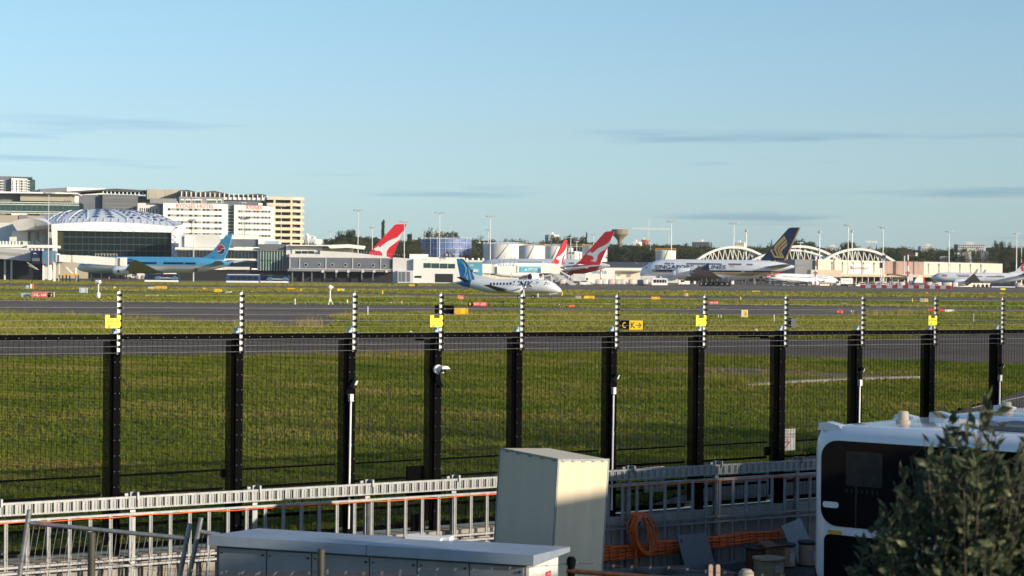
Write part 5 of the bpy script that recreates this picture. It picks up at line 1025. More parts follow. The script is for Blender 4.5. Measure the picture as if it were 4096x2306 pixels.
marker('yellow marker post left of the nose wheel', 1530,1164,1177,'yellow',.12); marker('yellow marker post at the propeller airliner nose', 2248,1168,1184,'yellow',.11); marker('yellow marker post under the navy tail', 2962,1190,1204,'yellow',.1); marker('yellow marker post left of the olive sign back', 3649,1195,1213,'yellow',.08); marker('small yellow marker on the far taxiway edge', 3706,1170,1177,'yellow',.15)
marker('red topped white marker stake near the fence', 3096,1260,1294,'pvc',.035,band_='red'); marker('thin grey stake in the turf near the far fence end', 3894,1256,1296,'galv',.03); marker('left of two little pink marker pegs', 2873,1259,1276,'pvc',.03,band_='red'); marker('right of two little pink marker pegs', 2884,1260,1276,'pvc',.03,band_='red')
# instrument masts
p = G(393,1195); t = thing('instrument_mast', 'white instrument mast with a hooded drum head on a round plinth', 'mast', p); zf = lambda y_: P(393,y_,p.y).z
mb = MB(); mb.lathe([(.3,0),(.3,zf(1173)),(.14,zf(1170))], n=14); mb.build('plinth', M('pvc'), t, smooth=40); mb = MB(); mb.tube((0,0,zf(1171)),(0,0,zf(1133)),.1,n=10); mb.build('pole', M('pvc'), t, smooth=40)
mb = MB(); mb.tube((-.32,.1,zf(1129)),(.25,-.1,zf(1129)),.30,n=14); mb.tube((.25,-.1,zf(1129)),(.42,-.15,zf(1130)),.3,.12,n=14); mb.build('head', M('pvc'), t, smooth=40)
p = G(1320,1220); t = thing('instrument_mast', 'white instrument mast with a round head on a tripod', 'mast', p); zf = lambda y_: P(1320,y_,p.y).z
for a in (0,2.1,4.2): mb = MB(); mb.tube((.35*math.cos(a),.35*math.sin(a),0),(0,0,zf(1190)),.04,n=6); mb.build('leg', M('pvc'), t)
mb = MB(); mb.tube((0,0,zf(1208)),(0,0,zf(1155)),.085,n=10); mb.build('pole', M('pvc'), t, smooth=40); mb = MB(); mb.lathe([(.1,-.3),(.27,-.22),(.3,0),(.25,.2),(.1,.26)], c=(0,0,zf(1150)), n=16, ax='y'); mb.build('head', M('pvc'), t, smooth=60); mb = MB(); mb.tube((.28,0,zf(1149)),(.36,0,zf(1152)),.16,n=10); mb.build('side_drum', M('pvc'), t)
# runway guard lights
def guard(label, px, yt, yb, w): 
    f = gfr(px, yb); t = f.thing('guard_light', label, 'light', 'runway guard lights'); (x0,zt),(x1,z0) = f.q(px-w/2,yt), f.q(px+w/2,yt+9); mb = MB(); mb.box(x0,x1,0,.15,z0,zt); mb.build('housing', M('black_paint'), t)
    for u in (.28,.72): mb = MB(); mb.lathe([(.09,-.03),(.06,-.05)], c=(x0+(x1-x0)*u,0,(z0+zt)/2), n=10, ax='y'); mb.build('lens', M('pale_wall') if u < .5 else M('pinkbrown'), t)
    mb = MB(); mb.tube(((x0+x1)/2,.08,0),((x0+x1)/2,.08,z0),.05,n=6); mb.build('stem', M('yellow'), t)
guard('black twin runway guard light on a yellow stem', 2241,1215,1231,20); guard('black boxed guard light on a short yellow stem near the island', 3408,1241,1258,17)
GLOW = bpy.data.materials.new('red_lamp'); GLOW.use_nodes = True; GLOW.node_tree.nodes['Principled BSDF'].inputs['Emission Color'].default_value = (1,.12,.05,1); GLOW.node_tree.nodes['Principled BSDF'].inputs['Emission Strength'].default_value = 1.2; GLOW.node_tree.nodes['Principled BSDF'].inputs['Base Color'].default_value = (.6,.05,.03,1)
for px, py, lb in ((2281,1225,'left lamp of a lit red stop light pair'),(2293,1225,'right lamp of a lit red stop light pair'),(3352,1248,'left dim red lamp of the pair by the boxed guard light'),(3366,1249,'right dim red lamp of the pair by the boxed guard light')):
    f = gfr(px, py+6); t = f.thing('stop_light', lb, 'light', 'red stop lights'); x, z = f.q(px, py); mb = MB(); mb.lathe([(.15,-.08),(.16,0),(.1,.1)], c=(x,0,z), n=14, ax='y'); mb.build('housing', M('red'), t); mb = MB(); mb.lathe([(.10,-.10),(.06,-.13)], c=(x,0,z), n=12, ax='y'); mb.build('lens', GLOW, t); mb = MB(); mb.tube((x,0,0),(x,0,z-.18),.03,n=6); mb.build('stem', M('yellow'), t)
# little domed edge lights beyond the fence rail
for px, py, lb in ((1642,1336,'white domed edge light with a red band beyond the fence'),(3025,1327,'second domed edge light with a red band by the dark sign back')):
    p = G(px, py); t = thing('edge_light', lb, 'light', p, 0, 'domed edge lights'); mb = MB(); mb.lathe([(.17,0),(.17,.04),(.1,.07)], n=14); mb.build('base', M('pvc'), t); mb = MB(); mb.lathe([(.1,.07),(.1,.11)], n=14); mb.build('band', M('red_sign'), t); mb = MB(); mb.lathe([(.1,.111),(.08,.16),(.02,.19)], n=14); mb.build('dome', M('pvc'), t, smooth=60)
# ================================================================ TERMINAL, HOTEL, TANKS, HANGARS
def bld(name, label, px, d, yaw=0, group=None): f = Fr(px, d, yaw); return f, f.thing(name, label, 'building', group)
def rect(f, t, name, m_, x0, y0, x1, y1, d0=0, d1=20, lab=None): mb = MB(); f.rect(mb, x0,y0,x1,y1,d0,d1); return mb.build(name, M(m_), t)
def toground(f, t, name, m_, x0, y0, x1, d0=0, d1=20, yr=None):   # block from a traced roof edge down to the ground; yr = roof at the right end
    (a, za), (b, zb) = f.q(x0,y0,d0), f.q(x1, y0 if yr is None else yr, d0); mb = MB()
    mb.hexa([(a,d0,0),(b,d0,0),(b,d1,0),(a,d1,0),(a,d0,za),(b,d0,zb),(b,d1,zb),(a,d1,za)]); return mb.build(name, M(m_), t)
def wins(f, parent, cells, m_, d0=0, sink=.25, name='window', frame=None):
    for a, b, c, d in cells:
        mb = MB(); f.rect(mb, a,b,c,d, d0-.05, d0+sink); o = mb.build(name, M(m_), parent)
    return o
def words(f, parent, txt, x0, y0, x1, y1, m_, d0=-.15, name='lettering', bold=0, y0r=None):
    (a, zt), (b, zb) = f.q(x0,y0,d0), f.q(x1,y1,d0); mb = MB(); text(mb, txt, a, b, zb, zt, d0, bold=bold); return mb.build(name, M(m_), parent)
# ---- hotel
f, t = bld('hotel', 'white hotel with red rooftop lettering and rows of dark windows', 800, 1010, 12)
main = toground(f, t, 'front_wall', 'white_wall', 653, 813, 912, 0, 25, 818)
def row(y, x0, x1, pat, h):
    L = sum(p[1] for p in pat); x = x0
    for k, w_ in pat:
        w2 = w_*(x1-x0)/L
        if k != '_': wins(f, main, [(x, y + (x-653)*.014, x+w2, y+h+(x-653)*.014)], {'w':'glass_dark','g':'glass_green','p':'taupe'}[k], 0, .3, 'window' if k in 'wg' else 'wall_panel')
        x += w2
patA = [('w',10),('_',1),('p',20),('_',1),('g',11),('p',3),('_',2),('g',11),('_',1),('p',19),('_',1),('w',11),('p',5),('_',4),('g',10),('p',16),('_',4),('g',11),('p',5),('g',11),('_',1),('p',18),('w',11),('p',4),('g',12)]
for i, y in enumerate((833.5,857.5,884,908,931)): row(y, 671, 887, patA[::1] if i % 2 == 0 else patA[:6]+patA[6:], 9)
B = Fr(1015, 1004, -10); bl = toground(f, t, 'front_wall', 'white_wall', 937, 820, 1096, -1.2, 24, 827)
patB = [('g',7),('p',4),('w',4),('p',13),('g',6),('p',4),('g',7),('p',12),('g',7),('p',5),('w',7),('p',12),('w',6),('p',5),('g',7),('p',7),('g',7)]
for y in (842,866,890,914.5,939):
    L = sum(p[1] for p in patB); x = 953
    for k, w_ in patB: w2 = w_*(1082-953)/L; wins(f, bl, [(x, y+(x-953)*.014, x+w2, y+8.5+(x-953)*.014)], {'w':'glass_dark','g':'glass_green','p':'taupe'}[k], -1.2, .3, 'window' if k != 'p' else 'wall_panel'); x += w2
toground(f, t, 'stair_tower', 'slate_wall', 910, 820, 938, 1.5, 22)
for k in range(9): y = 832+k*13.5; wins(f, t, [(911,y,936,y+2)], 'pale_wall', 1.2, .2, 'floor_line'); wins(f, t, [(911,y+3,922,y+12),(925,y+3,936,y+12)], 'glass_green', 1.4, .2)
sideF = Fr(653, 1010, 55); mb = MB(); (a,za),(b,zb) = f.q(653,813), f.q(551,813); 
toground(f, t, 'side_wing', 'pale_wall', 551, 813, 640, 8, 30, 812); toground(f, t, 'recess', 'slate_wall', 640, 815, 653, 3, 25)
for u in (559,567,576,584,592,600,611): wins(f, t, [(u,833,u+4,856)], 'glass_dark', 8, .3)
words(f, t, 'R', 624,838,630,850, 'red_sign', 7.9, bold=.03); words(f, t, 'Y', 624,856,630,868, 'red_sign', 7.9, bold=.03)
words(f, main, 'RYDGES HOTEL', 705,816,857,834, 'sign_pink', bold=.02); words(f, bl, 'RYDGES', 986,821,1048,839, 'sign_pink', -1.4, bold=.02)
pent = rect(f, t, 'penthouse', 'grey_wall', 717, 787, 895, 818, 5, 22)
for a, b in ((722,737),(742,764),(769,808),(827,867),(871,886)):
    mb = MB(); f.rect(mb, a,798,b,813,4.8,5.2); o = mb.build('window_frame', M('white_wall'), pent); n_ = max(2,int((b-a)/6))
    for k in range(n_): u = a+1+(b-a-2)*k/n_; wins(f, o, [(u+1,802,u+(b-a-2)/n_-.5,812)], 'glass_green', 4.7, .1, 'pane')
rect(f, t, 'plant_room', 'grey_wall', 600, 794, 706, 816, 6, 20); rect(f, t, 'rooftop_dish', 'white_paint', 1034, 814, 1050, 822, 3, 4)
# ---- round car park
f, t = bld('car_park', 'cream multi storey car park with a rounded corner and open decks', 1143, 1040, 12)
xa_, xb_ = f.x(1066), f.x(1160); xe = f.x(1221); rad = xe - xb_
def pl_outline(off=0):
    pts = [(xa_, -off), (xb_, -off)] + [(xb_+(rad+off)*math.sin(R(a)), rad-(rad+off)*math.cos(R(a))) for a in range(8, 181, 8)] + [(xa_, 2*rad)]
    return pts
lev = [794+k*24.3 for k in range(8)]
for k, y in enumerate(lev):
    zt = f.q(1150,y)[1]; mb = MB(); th = 1.5
    mb.slab(pl_outline(), zt-th+.6, zt+.6); mb.build('deck_parapet', M('tan_band'), t)
mb = MB(); mb.slab([(x*.985+.3, y+1.8) if y < rad else (x-2, y-1) for x, y in pl_outline(-1.5)], 0, f.q(1150,796)[1]-1); mb.build('deck_shade_fill', M('dark'), t)  # dark solid standing in for the shade within the open decks
for px in (1096,1164,1206): x = f.x(px); y = 0 if x < xb_ else rad-math.sqrt(max(0,rad*rad-(x-xb_)**2)); mb = MB(); mb.box(x-.5,x+.5,y+.2,y+1.2,0,f.q(1150,798)[1]); mb.build('column', M('tan_band'), t)
for k in range(15): x = f.x(1090+k*9); y = 1 if x < xb_ else 1+rad-math.sqrt(max(0,rad*rad-(x-xb_)**2)); mb = MB(); mb.tube((x,y,f.q(1150,794)[1]),(x,y,f.q(1150,778 if k%3 else 772)[1]),.08,n=5); mb.build('railing_post', M('pale_wall'), t)
# ---- structures behind the hotel with shade canopies
f, t = bld('parking_block', 'grey mesh clad parking block with dark rooftop shade canopies', 430, 1080, 12)
toground(f, t, 'screen_wall', 'cover_grey', 410, 778, 552, 0, 40, 782); toground(f, t, 'shade_toned_wall', 'slate_wall', 315, 781, 412, 4, 40, 778);  # side wall given a bluer slate colour for its shade
for y in (790,814,828): wins(f, t, [(420,y,545,y+4)], 'grey_wall', 0, .3, 'screen_band')
for k in range(11): a = 412+k*16; mb = MB(); x, z = f.q(a, 782, 2); mb.tube((x,2,z),(x,2,f.q(a,760+k*.6,2)[1]),.35,n=5); mb.build('canopy_post', M('white_wall'), t)
def canopy(pts, d0, d1): mb = MB(); f.poly(mb, pts, d0, d1); mb.build('shade_canopy', M('roof_dark'), t)
canopy([(250,768),(410,758),(462,755),(548,760),(590,762),(590,770),(500,768),(410,764),(300,772)], 1, 35)
conc = rect(f, t, 'lift_core', 'concrete', 588, 757, 717, 800, -2, 20)
rect(f, t, 'plant_wall', 'concrete', 551, 785, 640, 815, 10, 20)
f, t = bld('parking_roof', 'dark rooftop shade canopy on white posts above the hotel', 890, 1062, 12)
canopy([(717,762),(752,760),(790,770),(858,764),(930,781),(1040,776),(1072,782),(1060,785),(930,787),(850,786),(717,784)], 2, 30)
for k in range(19): a = 726+k*19; x, z = f.q(a, 800, 1); mb = MB(); mb.tube((x,1,z),(x,1,f.q(a,766+k*.9,1)[1]),.3,n=5); mb.build('canopy_post', M('white_wall'), t)
rect(f, t, 'roof_deck', 'pale_wall', 895, 789, 1068, 803, 1.6, 30); toground(f, t, 'deck_wall', 'slate_wall', 720, 800, 1068, 3, 30)
# ---- left side blocks
f, t = bld('apartment_tower', 'apartment tower with white window grid above the glass block', 70, 1300, 14)
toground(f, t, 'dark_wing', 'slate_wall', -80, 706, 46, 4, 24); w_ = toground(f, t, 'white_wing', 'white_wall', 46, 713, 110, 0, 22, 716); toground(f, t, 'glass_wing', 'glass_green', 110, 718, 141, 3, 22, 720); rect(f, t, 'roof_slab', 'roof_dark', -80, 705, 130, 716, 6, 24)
for i in range(5):
    y = 722+i*10.5
    wins(f, w_, [(49,y,53,y+8),(63,y,69,y+8),(75,y,79,y+8),(82,y,91,y+8),(95,y,98,y+8),(102,y,107,y+8)], 'glass_dark', 0, .3); wins(f, t, [(0,y,14,y+3),(108,y,119,y+3)], 'white_wall', -.5, 2.5, 'balcony'); wins(f, t, [(25,y,38,y+8)], 'glass_blue', 3.7, .2)
f, t = bld('white_shed', 'long white roof block on the horizon behind the car park', 260, 1200, 20); toground(f, t, 'shade_toned_wall', 'slate_wall', 160, 757, 268, 0, 40, 751); toground(f, t, 'sun_toned_wall', 'white_wall', 268, 751, 420, 0, 40, 754)  # slate and white colours put shade and sunlight into the two walls
f, t = bld('glass_office', 'green glass office block with a beige upper storey', 140, 1000, 8)
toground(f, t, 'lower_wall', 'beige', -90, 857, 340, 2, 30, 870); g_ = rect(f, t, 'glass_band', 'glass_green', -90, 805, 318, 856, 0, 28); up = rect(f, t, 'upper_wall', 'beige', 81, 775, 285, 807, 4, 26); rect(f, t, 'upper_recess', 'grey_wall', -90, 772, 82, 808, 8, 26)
for y in (810,818,846,853): wins(f, g_, [(-90,y,316,y+2.2)], 'mint', 0, .2, 'glass_fascia')
for k in range(16): wins(f, g_, [(-20+k*21,806,-19+k*21,856)], 'cover_grey', 0, .15, 'mullion')
mb = MB(); f.poly(mb, [(-90,766),(100,768),(310,772),(310,777),(100,774),(-90,773)], 0, 30); mb.build('roof_slab', M('roof_white'), t)
for a in (258,268,278): wins(f, up, [(a,799,a+2,806)], 'dark', 4, .2)
wins(f, t, [(75,860,110,882),(80,872,150,884)], 'grey_wall', 1.6, .4, 'vent_louvre')
# ---- arched terminal hall
f, t = bld('terminal_hall', 'arched white terminal hall with a wide dark glass front', 450, 905, 6)
glz = rect(f, t, 'glass_front', 'hall_glass', 228, 923, 686, 1045, 0, 1)
for k in range(1, 18): wins(f, glz, [(228+k*25.4,924,228.8+k*25.4,1030)], 'hall_mullion', 0, .12, 'mullion')
for y in (950,978,1003): wins(f, glz, [(229,y,685,y+.8)], 'hall_mullion', 0, .1, 'transom')
INT = mat('hall_interior', (.05,.06,.055), .6, var=.6, scale=.25)
mb = MB(); f.rect(mb, 229,924,250,1000,-.06,-.055); mb.build('yellow_reveal', mat('olive_reveal',(.05,.05,.012),.4), glz)
fas = MB(); f.poly(fas, [(205,898),(260,894),(394,888),(560,895),(700,908),(686,931),(228,923)], -1.5, 3); fa = fas.build('fascia', M('roof_white'), t)
for k in range(9):
    u = 228+k*51.5; ya = 919+k*1.6
    for (a,b),(c,d) in (((u,ya),(u+25.7,ya-22)),((u+25.7,ya-22),(u+51.5,ya+1.6))): (x0,z0),(x1,z1) = f.q(a,b,-1.6), f.q(c,d,-1.6); mb = MB(); mb.bar((x0,-1.55,z0),(x1,-1.55,z1),.1,.13); mb.build('panel_joint', M('hull_grey'), fa)
mb = MB(); f.poly(mb, [(205,898),(228,921),(228,1035),(212,1035)], -1.5, 4); mb.build('left_pillar', M('white_wall'), t); mb = MB(); f.poly(mb, [(686,930),(722,903),(738,895),(741,905),(716,965),(706,1045),(686,1045)], -1.5, 8); rp_ = mb.build('right_pillar', M('roof_white'), t)
for k in range(5):
    for (a,b),(c,d) in (((689,940+k*20),(703,950+k*20)),((703,950+k*20),(689,960+k*20))): (x0,z0),(x1,z1) = f.q(a,b,-1.6), f.q(c,d,-1.6); mb = MB(); mb.bar((x0,-1.55,z0),(x1,-1.55,z1),.12,.25); mb.build('panel_joint', M('grey_wall'), rp_)
# curved roof shell: front edge traced, ridge further back
fe = [(150,905),(205,898),(260,894),(394,888),(560,895),(700,908),(735,897)]; ri = [(95,893),(180,868),(270,846),(400,837),(520,842),(620,858),(705,893)]
rows = []
for j in range(9):
    s_ = j/8; rw = []
    for k in range(25):
        g_ = k/24*6; i = min(5,int(g_)); h_ = g_-i
        a = [fe[i][c]+(fe[i+1][c]-fe[i][c])*h_ for c in (0,1)]; b = [ri[i][c]+(ri[i+1][c]-ri[i][c])*h_ for c in (0,1)]
        yy = -1.5 + s_*70; (x0,z0),(x1,z1) = f.q(*a,-1.5), f.q(*b,68.5); q_ = math.sin(s_*math.pi/2)
        rw.append((x0+(x1-x0)*s_, yy, z0+(z1-z0)*q_))
    rows.append(rw)
mb = MB(); mb.loft(rows, closed=False, cap=False); shell = mb.build('roof_shell', M('roof_white'), t, smooth=60)
def onroof(u, v):                       # u along (0..24), v back (0..8)
    i, j = min(23,int(u)), min(7,int(v)); a, b = u-i, v-j; L3 = lambda p,q,t_: tuple(p[c]+(q[c]-p[c])*t_ for c in range(3))
    p = L3(L3(rows[j][i],rows[j][i+1],a), L3(rows[j+1][i],rows[j+1][i+1],a), b); return (p[0], p[1], p[2]+.25)
for u0 in (3.6,6.6,9.3,12.4,15.8,18.6,21.2):
    wd = .8 if u0 != 12.4 else 1.6
    for k in range(5):
        v = 1.6+k*1.0; w_ = wd*(1-.12*k)
        for s_ in (-.5, .5): c = u0+(12.2-u0)*.10*k; mb = MB(); mb.add([onroof(c+s_*w_-.32*wd, v), onroof(c+s_*w_+.32*wd, v), onroof(c+s_*w_, v+.75)], [(0,1,2)]); mb.build('skylight', M('royal'), shell)
    mb = MB(); pts = [onroof(u0-wd*1.1+(12.2-u0)*.1*k, 1.3+k) for k in range(6)]; mb.path(pts, .22, n=5); mb.build('roof_rib', M('white_paint'), shell)
for k in range(22): mb = MB(); mb.path([onroof(5+k*.75, .1), onroof(5+k*.75+.1, 1.3)], .12, n=4); mb.build('roof_seam', M('pale_wall'), shell)
# shaded side canopy on the left
mb = MB(); rr = []
for k in range(9):
    s_ = k/8; (xt,zt),(xb2,zb2) = f.q(60+s_*145, 900-26*math.sin(math.pi*(.12+s_*.75))+6*s_, 10), f.q(75+s_*125, 925-8*s_, 10); rr.append([(xt,-1-.1*k,zt),(xt,60,zt+2),(xb2,60,zb2),(xb2,4,zb2)])
mb.loft(rr); mb.build('side_canopy', M('roof_white'), t, smooth=40)
f, t = bld('service_block', 'white block with curved shaded drums beside the terminal hall', 120, 915, 6)
toground(f, t, 'sun_toned_wall', 'white_wall', 48, 925, 112, 0, 20); toground(f, t, 'back_wall', 'pale_wall', -90, 892, 100, 12, 30)  # front wall coloured whiter to read as sunlit
for a, b in ((112,152),(150,190)): (x0,z0),(x1,_) = f.q(a,928), f.q(b,928); r_ = (x1-x0)/2; mb = MB(); mb.lathe([(r_,0),(r_,z0)], c=((x0+x1)/2, r_+1, 0), n=20); mb.build('drum_wall', M('pale_wall'), t, smooth=40)
toground(f, t, 'roof_deck', 'pale_wall', -90, 980, 205, -6, -.2)
for k in range(11): a = -6+k*13; mb = MB(); (x0,z1),(x1,z0) = f.q(a,965,-4), f.q(a+10,980,-4); r_ = (x1-x0)/2; mb.lathe([(r_,z0-.3),(r_,z1-.3),(r_*.7,z1)], c=((x0+x1)/2,-4,0), n=10); mb.build('rooftop_fan', M('mint'), t, smooth=40)
rect(f, t, 'air_duct', 'mint', 92,966,122,980,-5.5,-3.5); rect(f, t, 'air_duct', 'mint', 38,948,65,966,-4.5,-2.5); mb = MB(); f.poly(mb, [(144,960),(150,960),(151,970),(166,970),(167,976),(146,976)],-5.5,-4); mb.build('air_duct', M('pale_wall'), t)
# ---- departure pier left: ramp, dark mouth, blue towers
f, t = bld('boarding_ramp', 'sloping grey boarding ramp with a long window strip', 60, 800, 0)
mb = MB(); f.poly(mb, [(-90,990),(0,993),(122,1003),(122,1047),(0,1036),(-90,1030)], 0, 8); rw_ = mb.build('ramp_wall', M('hull_grey'), t)
mb = MB(); f.poly(mb, [(-90,1002),(0,1007),(88,1015),(88,1027),(0,1018),(-90,1012)], -.1, .1); mb.build('window_strip', M('taupe'), rw_)
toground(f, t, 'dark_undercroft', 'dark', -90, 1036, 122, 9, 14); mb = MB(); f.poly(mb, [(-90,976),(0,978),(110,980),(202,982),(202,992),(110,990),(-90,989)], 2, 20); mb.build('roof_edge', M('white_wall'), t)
for a in (16,42): toground(f, t, 'column', 'pale_wall', a, 1040, a+5, 2, 3.5)
rect(f, t, 'white_portal', 'white_wall', 108,980,190,993,-1,10); 
for a in (125,139,153,168): rect(f, t, 'portal_post', 'white_wall', a,990,a+4,1003,-.5,1)
f, t = bld('stair_tower', 'navy and light blue stair tower at the foot of the air bridge', 165, 792, 0)
rect(f, t, 'navy_wall', 'navy', 122,1003,169,1057,0,8); rect(f, t, 'blue_wall', 'tower_blue', 169,1003,207,1058,-1,8); toground(f, t, 'dark_base', 'dark', 122, 1055, 169, 3, 8)
for a in (170,196): toground(f, t, 'white_leg', 'white_wall', a, 1058, a+6, 0, 2)
for a in (169,200): rect(f, t, 'red_plate', 'red_sign', a,1049,a+7,1055,-1.2,-1.01)
rect(f, t, 'landing', 'cover_grey', 128,1033,155,1046,-1.5,0); rect(f, t, 'lamp', 'white_paint', 133,1013,144,1016,-.3,0)
mb = MB()
for k in range(9): f.rect(mb, 112+k*4.2,1062+k*2.0,117+k*4.2,1064+k*2.0,-2.5,-.5)
mb.build('stair_flight', M('taupe'), t); mb = MB(); (x0,z0),(x1,z1) = f.q(108,1050,-2.6), f.q(150,1076,-2.6); mb.bar((x0,-2.6,z0),(x1,-2.6,z1),.1,.2); mb.build('handrail', M('pale_wall'), t)
# ---- air bridges
def bridge(label, px, d, segs, legs, yaw=0, m_='white_wall', base=None):
    f = Fr(px, d, yaw); t = f.thing('air_bridge', label, 'air bridge', 'air bridges at the terminal')
    for i, (x0,yt0,yb0,x1,yt1,yb1) in enumerate(segs):
        e = .25*(i%2); mb = MB(); (a,za),(_,zb) = f.q(x0,yt0), f.q(x0,yb0); (b,zc),(_,zd) = f.q(x1,yt1), f.q(x1,yb1); mb.hexa([(a,-e,zb),(b,-e,zd),(b,3+e,zd),(a,3+e,zb),(a,-e,za),(b,-e,zc),(b,3+e,zc),(a,3+e,za)]); mb.build('tunnel_section', M(m_), t)
    for x, y, w_, mm in legs: toground(f, t, 'leg', mm, x, y, x+w_, 1, 2)
    return f, t
f, t = bridge('white telescopic air bridge reaching the light blue airliner', 330, 700, [(236,1019,1048,290,1022,1051),(290,1021,1050,343,1024,1056),(343,1023,1055,457,1032,1063)], [(213,1046,8,'white_wall'),(234,1046,4,'pale_wall'),(301,1072,4,'white_wall')])
(x0,zt),(x1,zb) = f.q(213,1015), f.q(236,1048); mb = MB(); mb.lathe([((x1-x0)/2,zb),((x1-x0)/2,zt)], c=((x0+x1)/2,1.5,0), n=16); mb.build('rotunda', M('pale_wall'), t, smooth=40); rect(f, t, 'cab_collar', 'white_wall', 480,1031,500,1064,-.3,3.4); (x0,zt),(x1,zb) = f.q(457,1031), f.q(482,1066); mb = MB(); mb.lathe([((x1-x0)/2,zb),((x1-x0)/2,zt)], c=((x0+x1)/2,1.5,0), n=16); mb.build('cab', M('white_wall'), t, smooth=40)
mb = MB(); f.rect(mb, 381,1015,468,1016.5,0,.2); f.rect(mb, 381,1019,468,1020.5,0,.2)
for k in range(8): f.rect(mb, 381+k*12.3,1015,382.3+k*12.3,1027,0,.2)
mb.build('roof_railing', M('pale_wall'), t, kind='stuff'); (x0,z0),(x1,z1) = f.q(262,1069,0), f.q(288,1096,0); mb = MB(); mb.bar((x0,1,z0),(x1,1,z1),.5,.4); mb.build('drive_strut', M('white_wall'), t)
for a, b in ((246,263),(274,313)): rect(f, t, 'drive_beam', 'amber', a,1097,b,1103,0,1); 
for a, b in ((248,1100),(262,1100),(276,1100),(310,1100)): toground(f, t, 'drive_wheel', 'dark', a, b, a+4, .2, 1)
f, t = bridge('white air bridge with blue banner beside the narrow red fin', 2150, 770, [(1930,1056,1094,1968,1057,1095),(1988,1066,1093,2031,1066,1093),(2031,1064,1093,2069,1064,1094),(2069,1060,1094,2205,1060,1094)], [(1956,1092,5,'white_wall'),(2170,1048,6,'white_wall'),(2205,1093,4,'pale_wall'),(2045,1093,3,'pale_wall')])
(x0,zt),(x1,zb) = f.q(1967,1064), f.q(1989,1096); mb = MB(); mb.lathe([((x1-x0)/2,zb),((x1-x0)/2,zt)], c=((x0+x1)/2,1.5,0), n=16); mb.build('rotunda', M('pale_wall'), t, smooth=40)
rect(f, t, 'cab', 'white_wall', 2205,1058,2240,1096,-.3,3.4); ban = rect(f, t, 'banner', 'optus', 2081,1067,2163,1090,-.5,-.3); words(f, ban, 'OPTUS', 2112,1073,2149,1083, 'white_paint', -.56, bold=.03); mb = MB(); f.poly(mb, [(2097,1083),(2107,1073.5),(2107,1083)],-.58,-.52); mb.build('banner_triangle', M('white_paint'), ban)
rect(f, t, 'banner', 'tower_blue', 2152,1075,2164,1092,-.6,-.51)  # darker strip paints the shadow cast on the banner's right edge
tw = rect(f, t, 'stair_tower', 'teal', 1858,1049,1929,1104,-1,4); wins(f, tw, [(1880,1060,1894,1063)], 'white_paint', -1, .1, 'lamp'); rect(f, t, 'landing', 'pale_wall', 1892,1078,1913,1090,-2,-1)
for u in (1994,2012,2040,2054): (x0,z0),(x1,z1) = f.q(u,1066), f.q(u+6,1026); mb = MB(); mb.bar((x0,1,z0),(x1,1,z1),.15,.15); mb.build('cable_boom', M('galv'), t)
for k in range(7): u = 2159+k*9; mb = MB(); x, z = f.q(u,1060); mb.tube((x,.2,z),(x,.2,f.q(u,1050)[1]),.06,n=4); mb.build('railing_post', M('pale_wall'), t)
# ---- pier with portholes
f, t = bld('terminal_pier', 'dark grey pier with round portholes over an open bus bay', 1330, 880, 3)
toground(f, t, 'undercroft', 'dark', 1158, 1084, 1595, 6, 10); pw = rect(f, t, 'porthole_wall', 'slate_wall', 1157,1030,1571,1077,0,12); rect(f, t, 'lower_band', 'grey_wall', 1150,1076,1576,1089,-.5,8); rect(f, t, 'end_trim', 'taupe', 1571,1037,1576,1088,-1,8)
for u, y in ((1223,1060),(1276,1060),(1329.5,1060.5),(1382,1061),(1436,1061.5),(1492,1062.5),(1537.5,1064)):
    x, z = f.q(u, y); mb = MB(); mb.lathe([(.85,-.25),(.85,0)], c=(x,0,z), n=20, ax='y'); o = mb.build('porthole_rim', M('hull_grey'), pw); mb = MB(); mb.lathe([(.62,-.27),(.5,-.26)], c=(x,0,z), n=20, ax='y'); mb.build('glass', M('glass_dark'), o)
for u in (1158,1197,1302,1409,1521): rect(f, t, 'downpipe', 'pale_wall', u,1034,u+2.5,1078,-.3,0)
for u in (1167,1210,1245,1296,1342,1390,1445,1490): toground(f, t, 'column', 'slate_wall', u, 1086, u+5, 1, 2.2); 
for u in (1290,1345,1392,1450,1495,1545): rect(f, t, 'beam_end', 'pale_wall', u-4,1081,u+6,1091,-.8,0)
mb = MB(); f.poly(mb, [(1157,1016),(1280,1018),(1280,1004),(1400,1010),(1545,1026),(1571,1036),(1571,1039),(1157,1032)], 3, 14); mb.build('upper_wall', M('pale_wall'), t)
up = rect(f, t, 'penthouse', 'pale_wall', 1168,985,1290,1030,5,16); wins(f, up, [(1181,1005,1205,1016),(1207,1005,1231,1016),(1233,1005,1257,1016)], 'glass_dark', 5, .2); rect(f, t, 'cream_wall', 'cream', 1283,995,1412,1013,8,16)
mb = MB(); f.poly(mb, [(1162,980),(1310,981),(1395,978),(1460,985),(1453,998),(1390,992),(1322,995),(1310,985),(1162,984)], 1, 18); mb.build('folded_roof', M('white_wall'), t)
for k in range(42): u = 1170+k*9.5; mb = MB(); y = 1029 if u < 1290 else 1029+(u-1290)*.02; x, z = f.q(u,y+4,-.2); mb.tube((x,-.2,z),(x,-.2,f.q(u,y-7,-.2)[1]),.05,n=4); mb.build('railing_post', M('pale_wall'), t)
for k in range(20): u = 1412+k*11; x, z = f.q(u,1012+k*.6,3); mb = MB(); mb.tube((x,3,z),(x,3,f.q(u,1001+k*1.0,3)[1]),.06,n=4); mb.build('railing_post', M('pale_wall'), t)
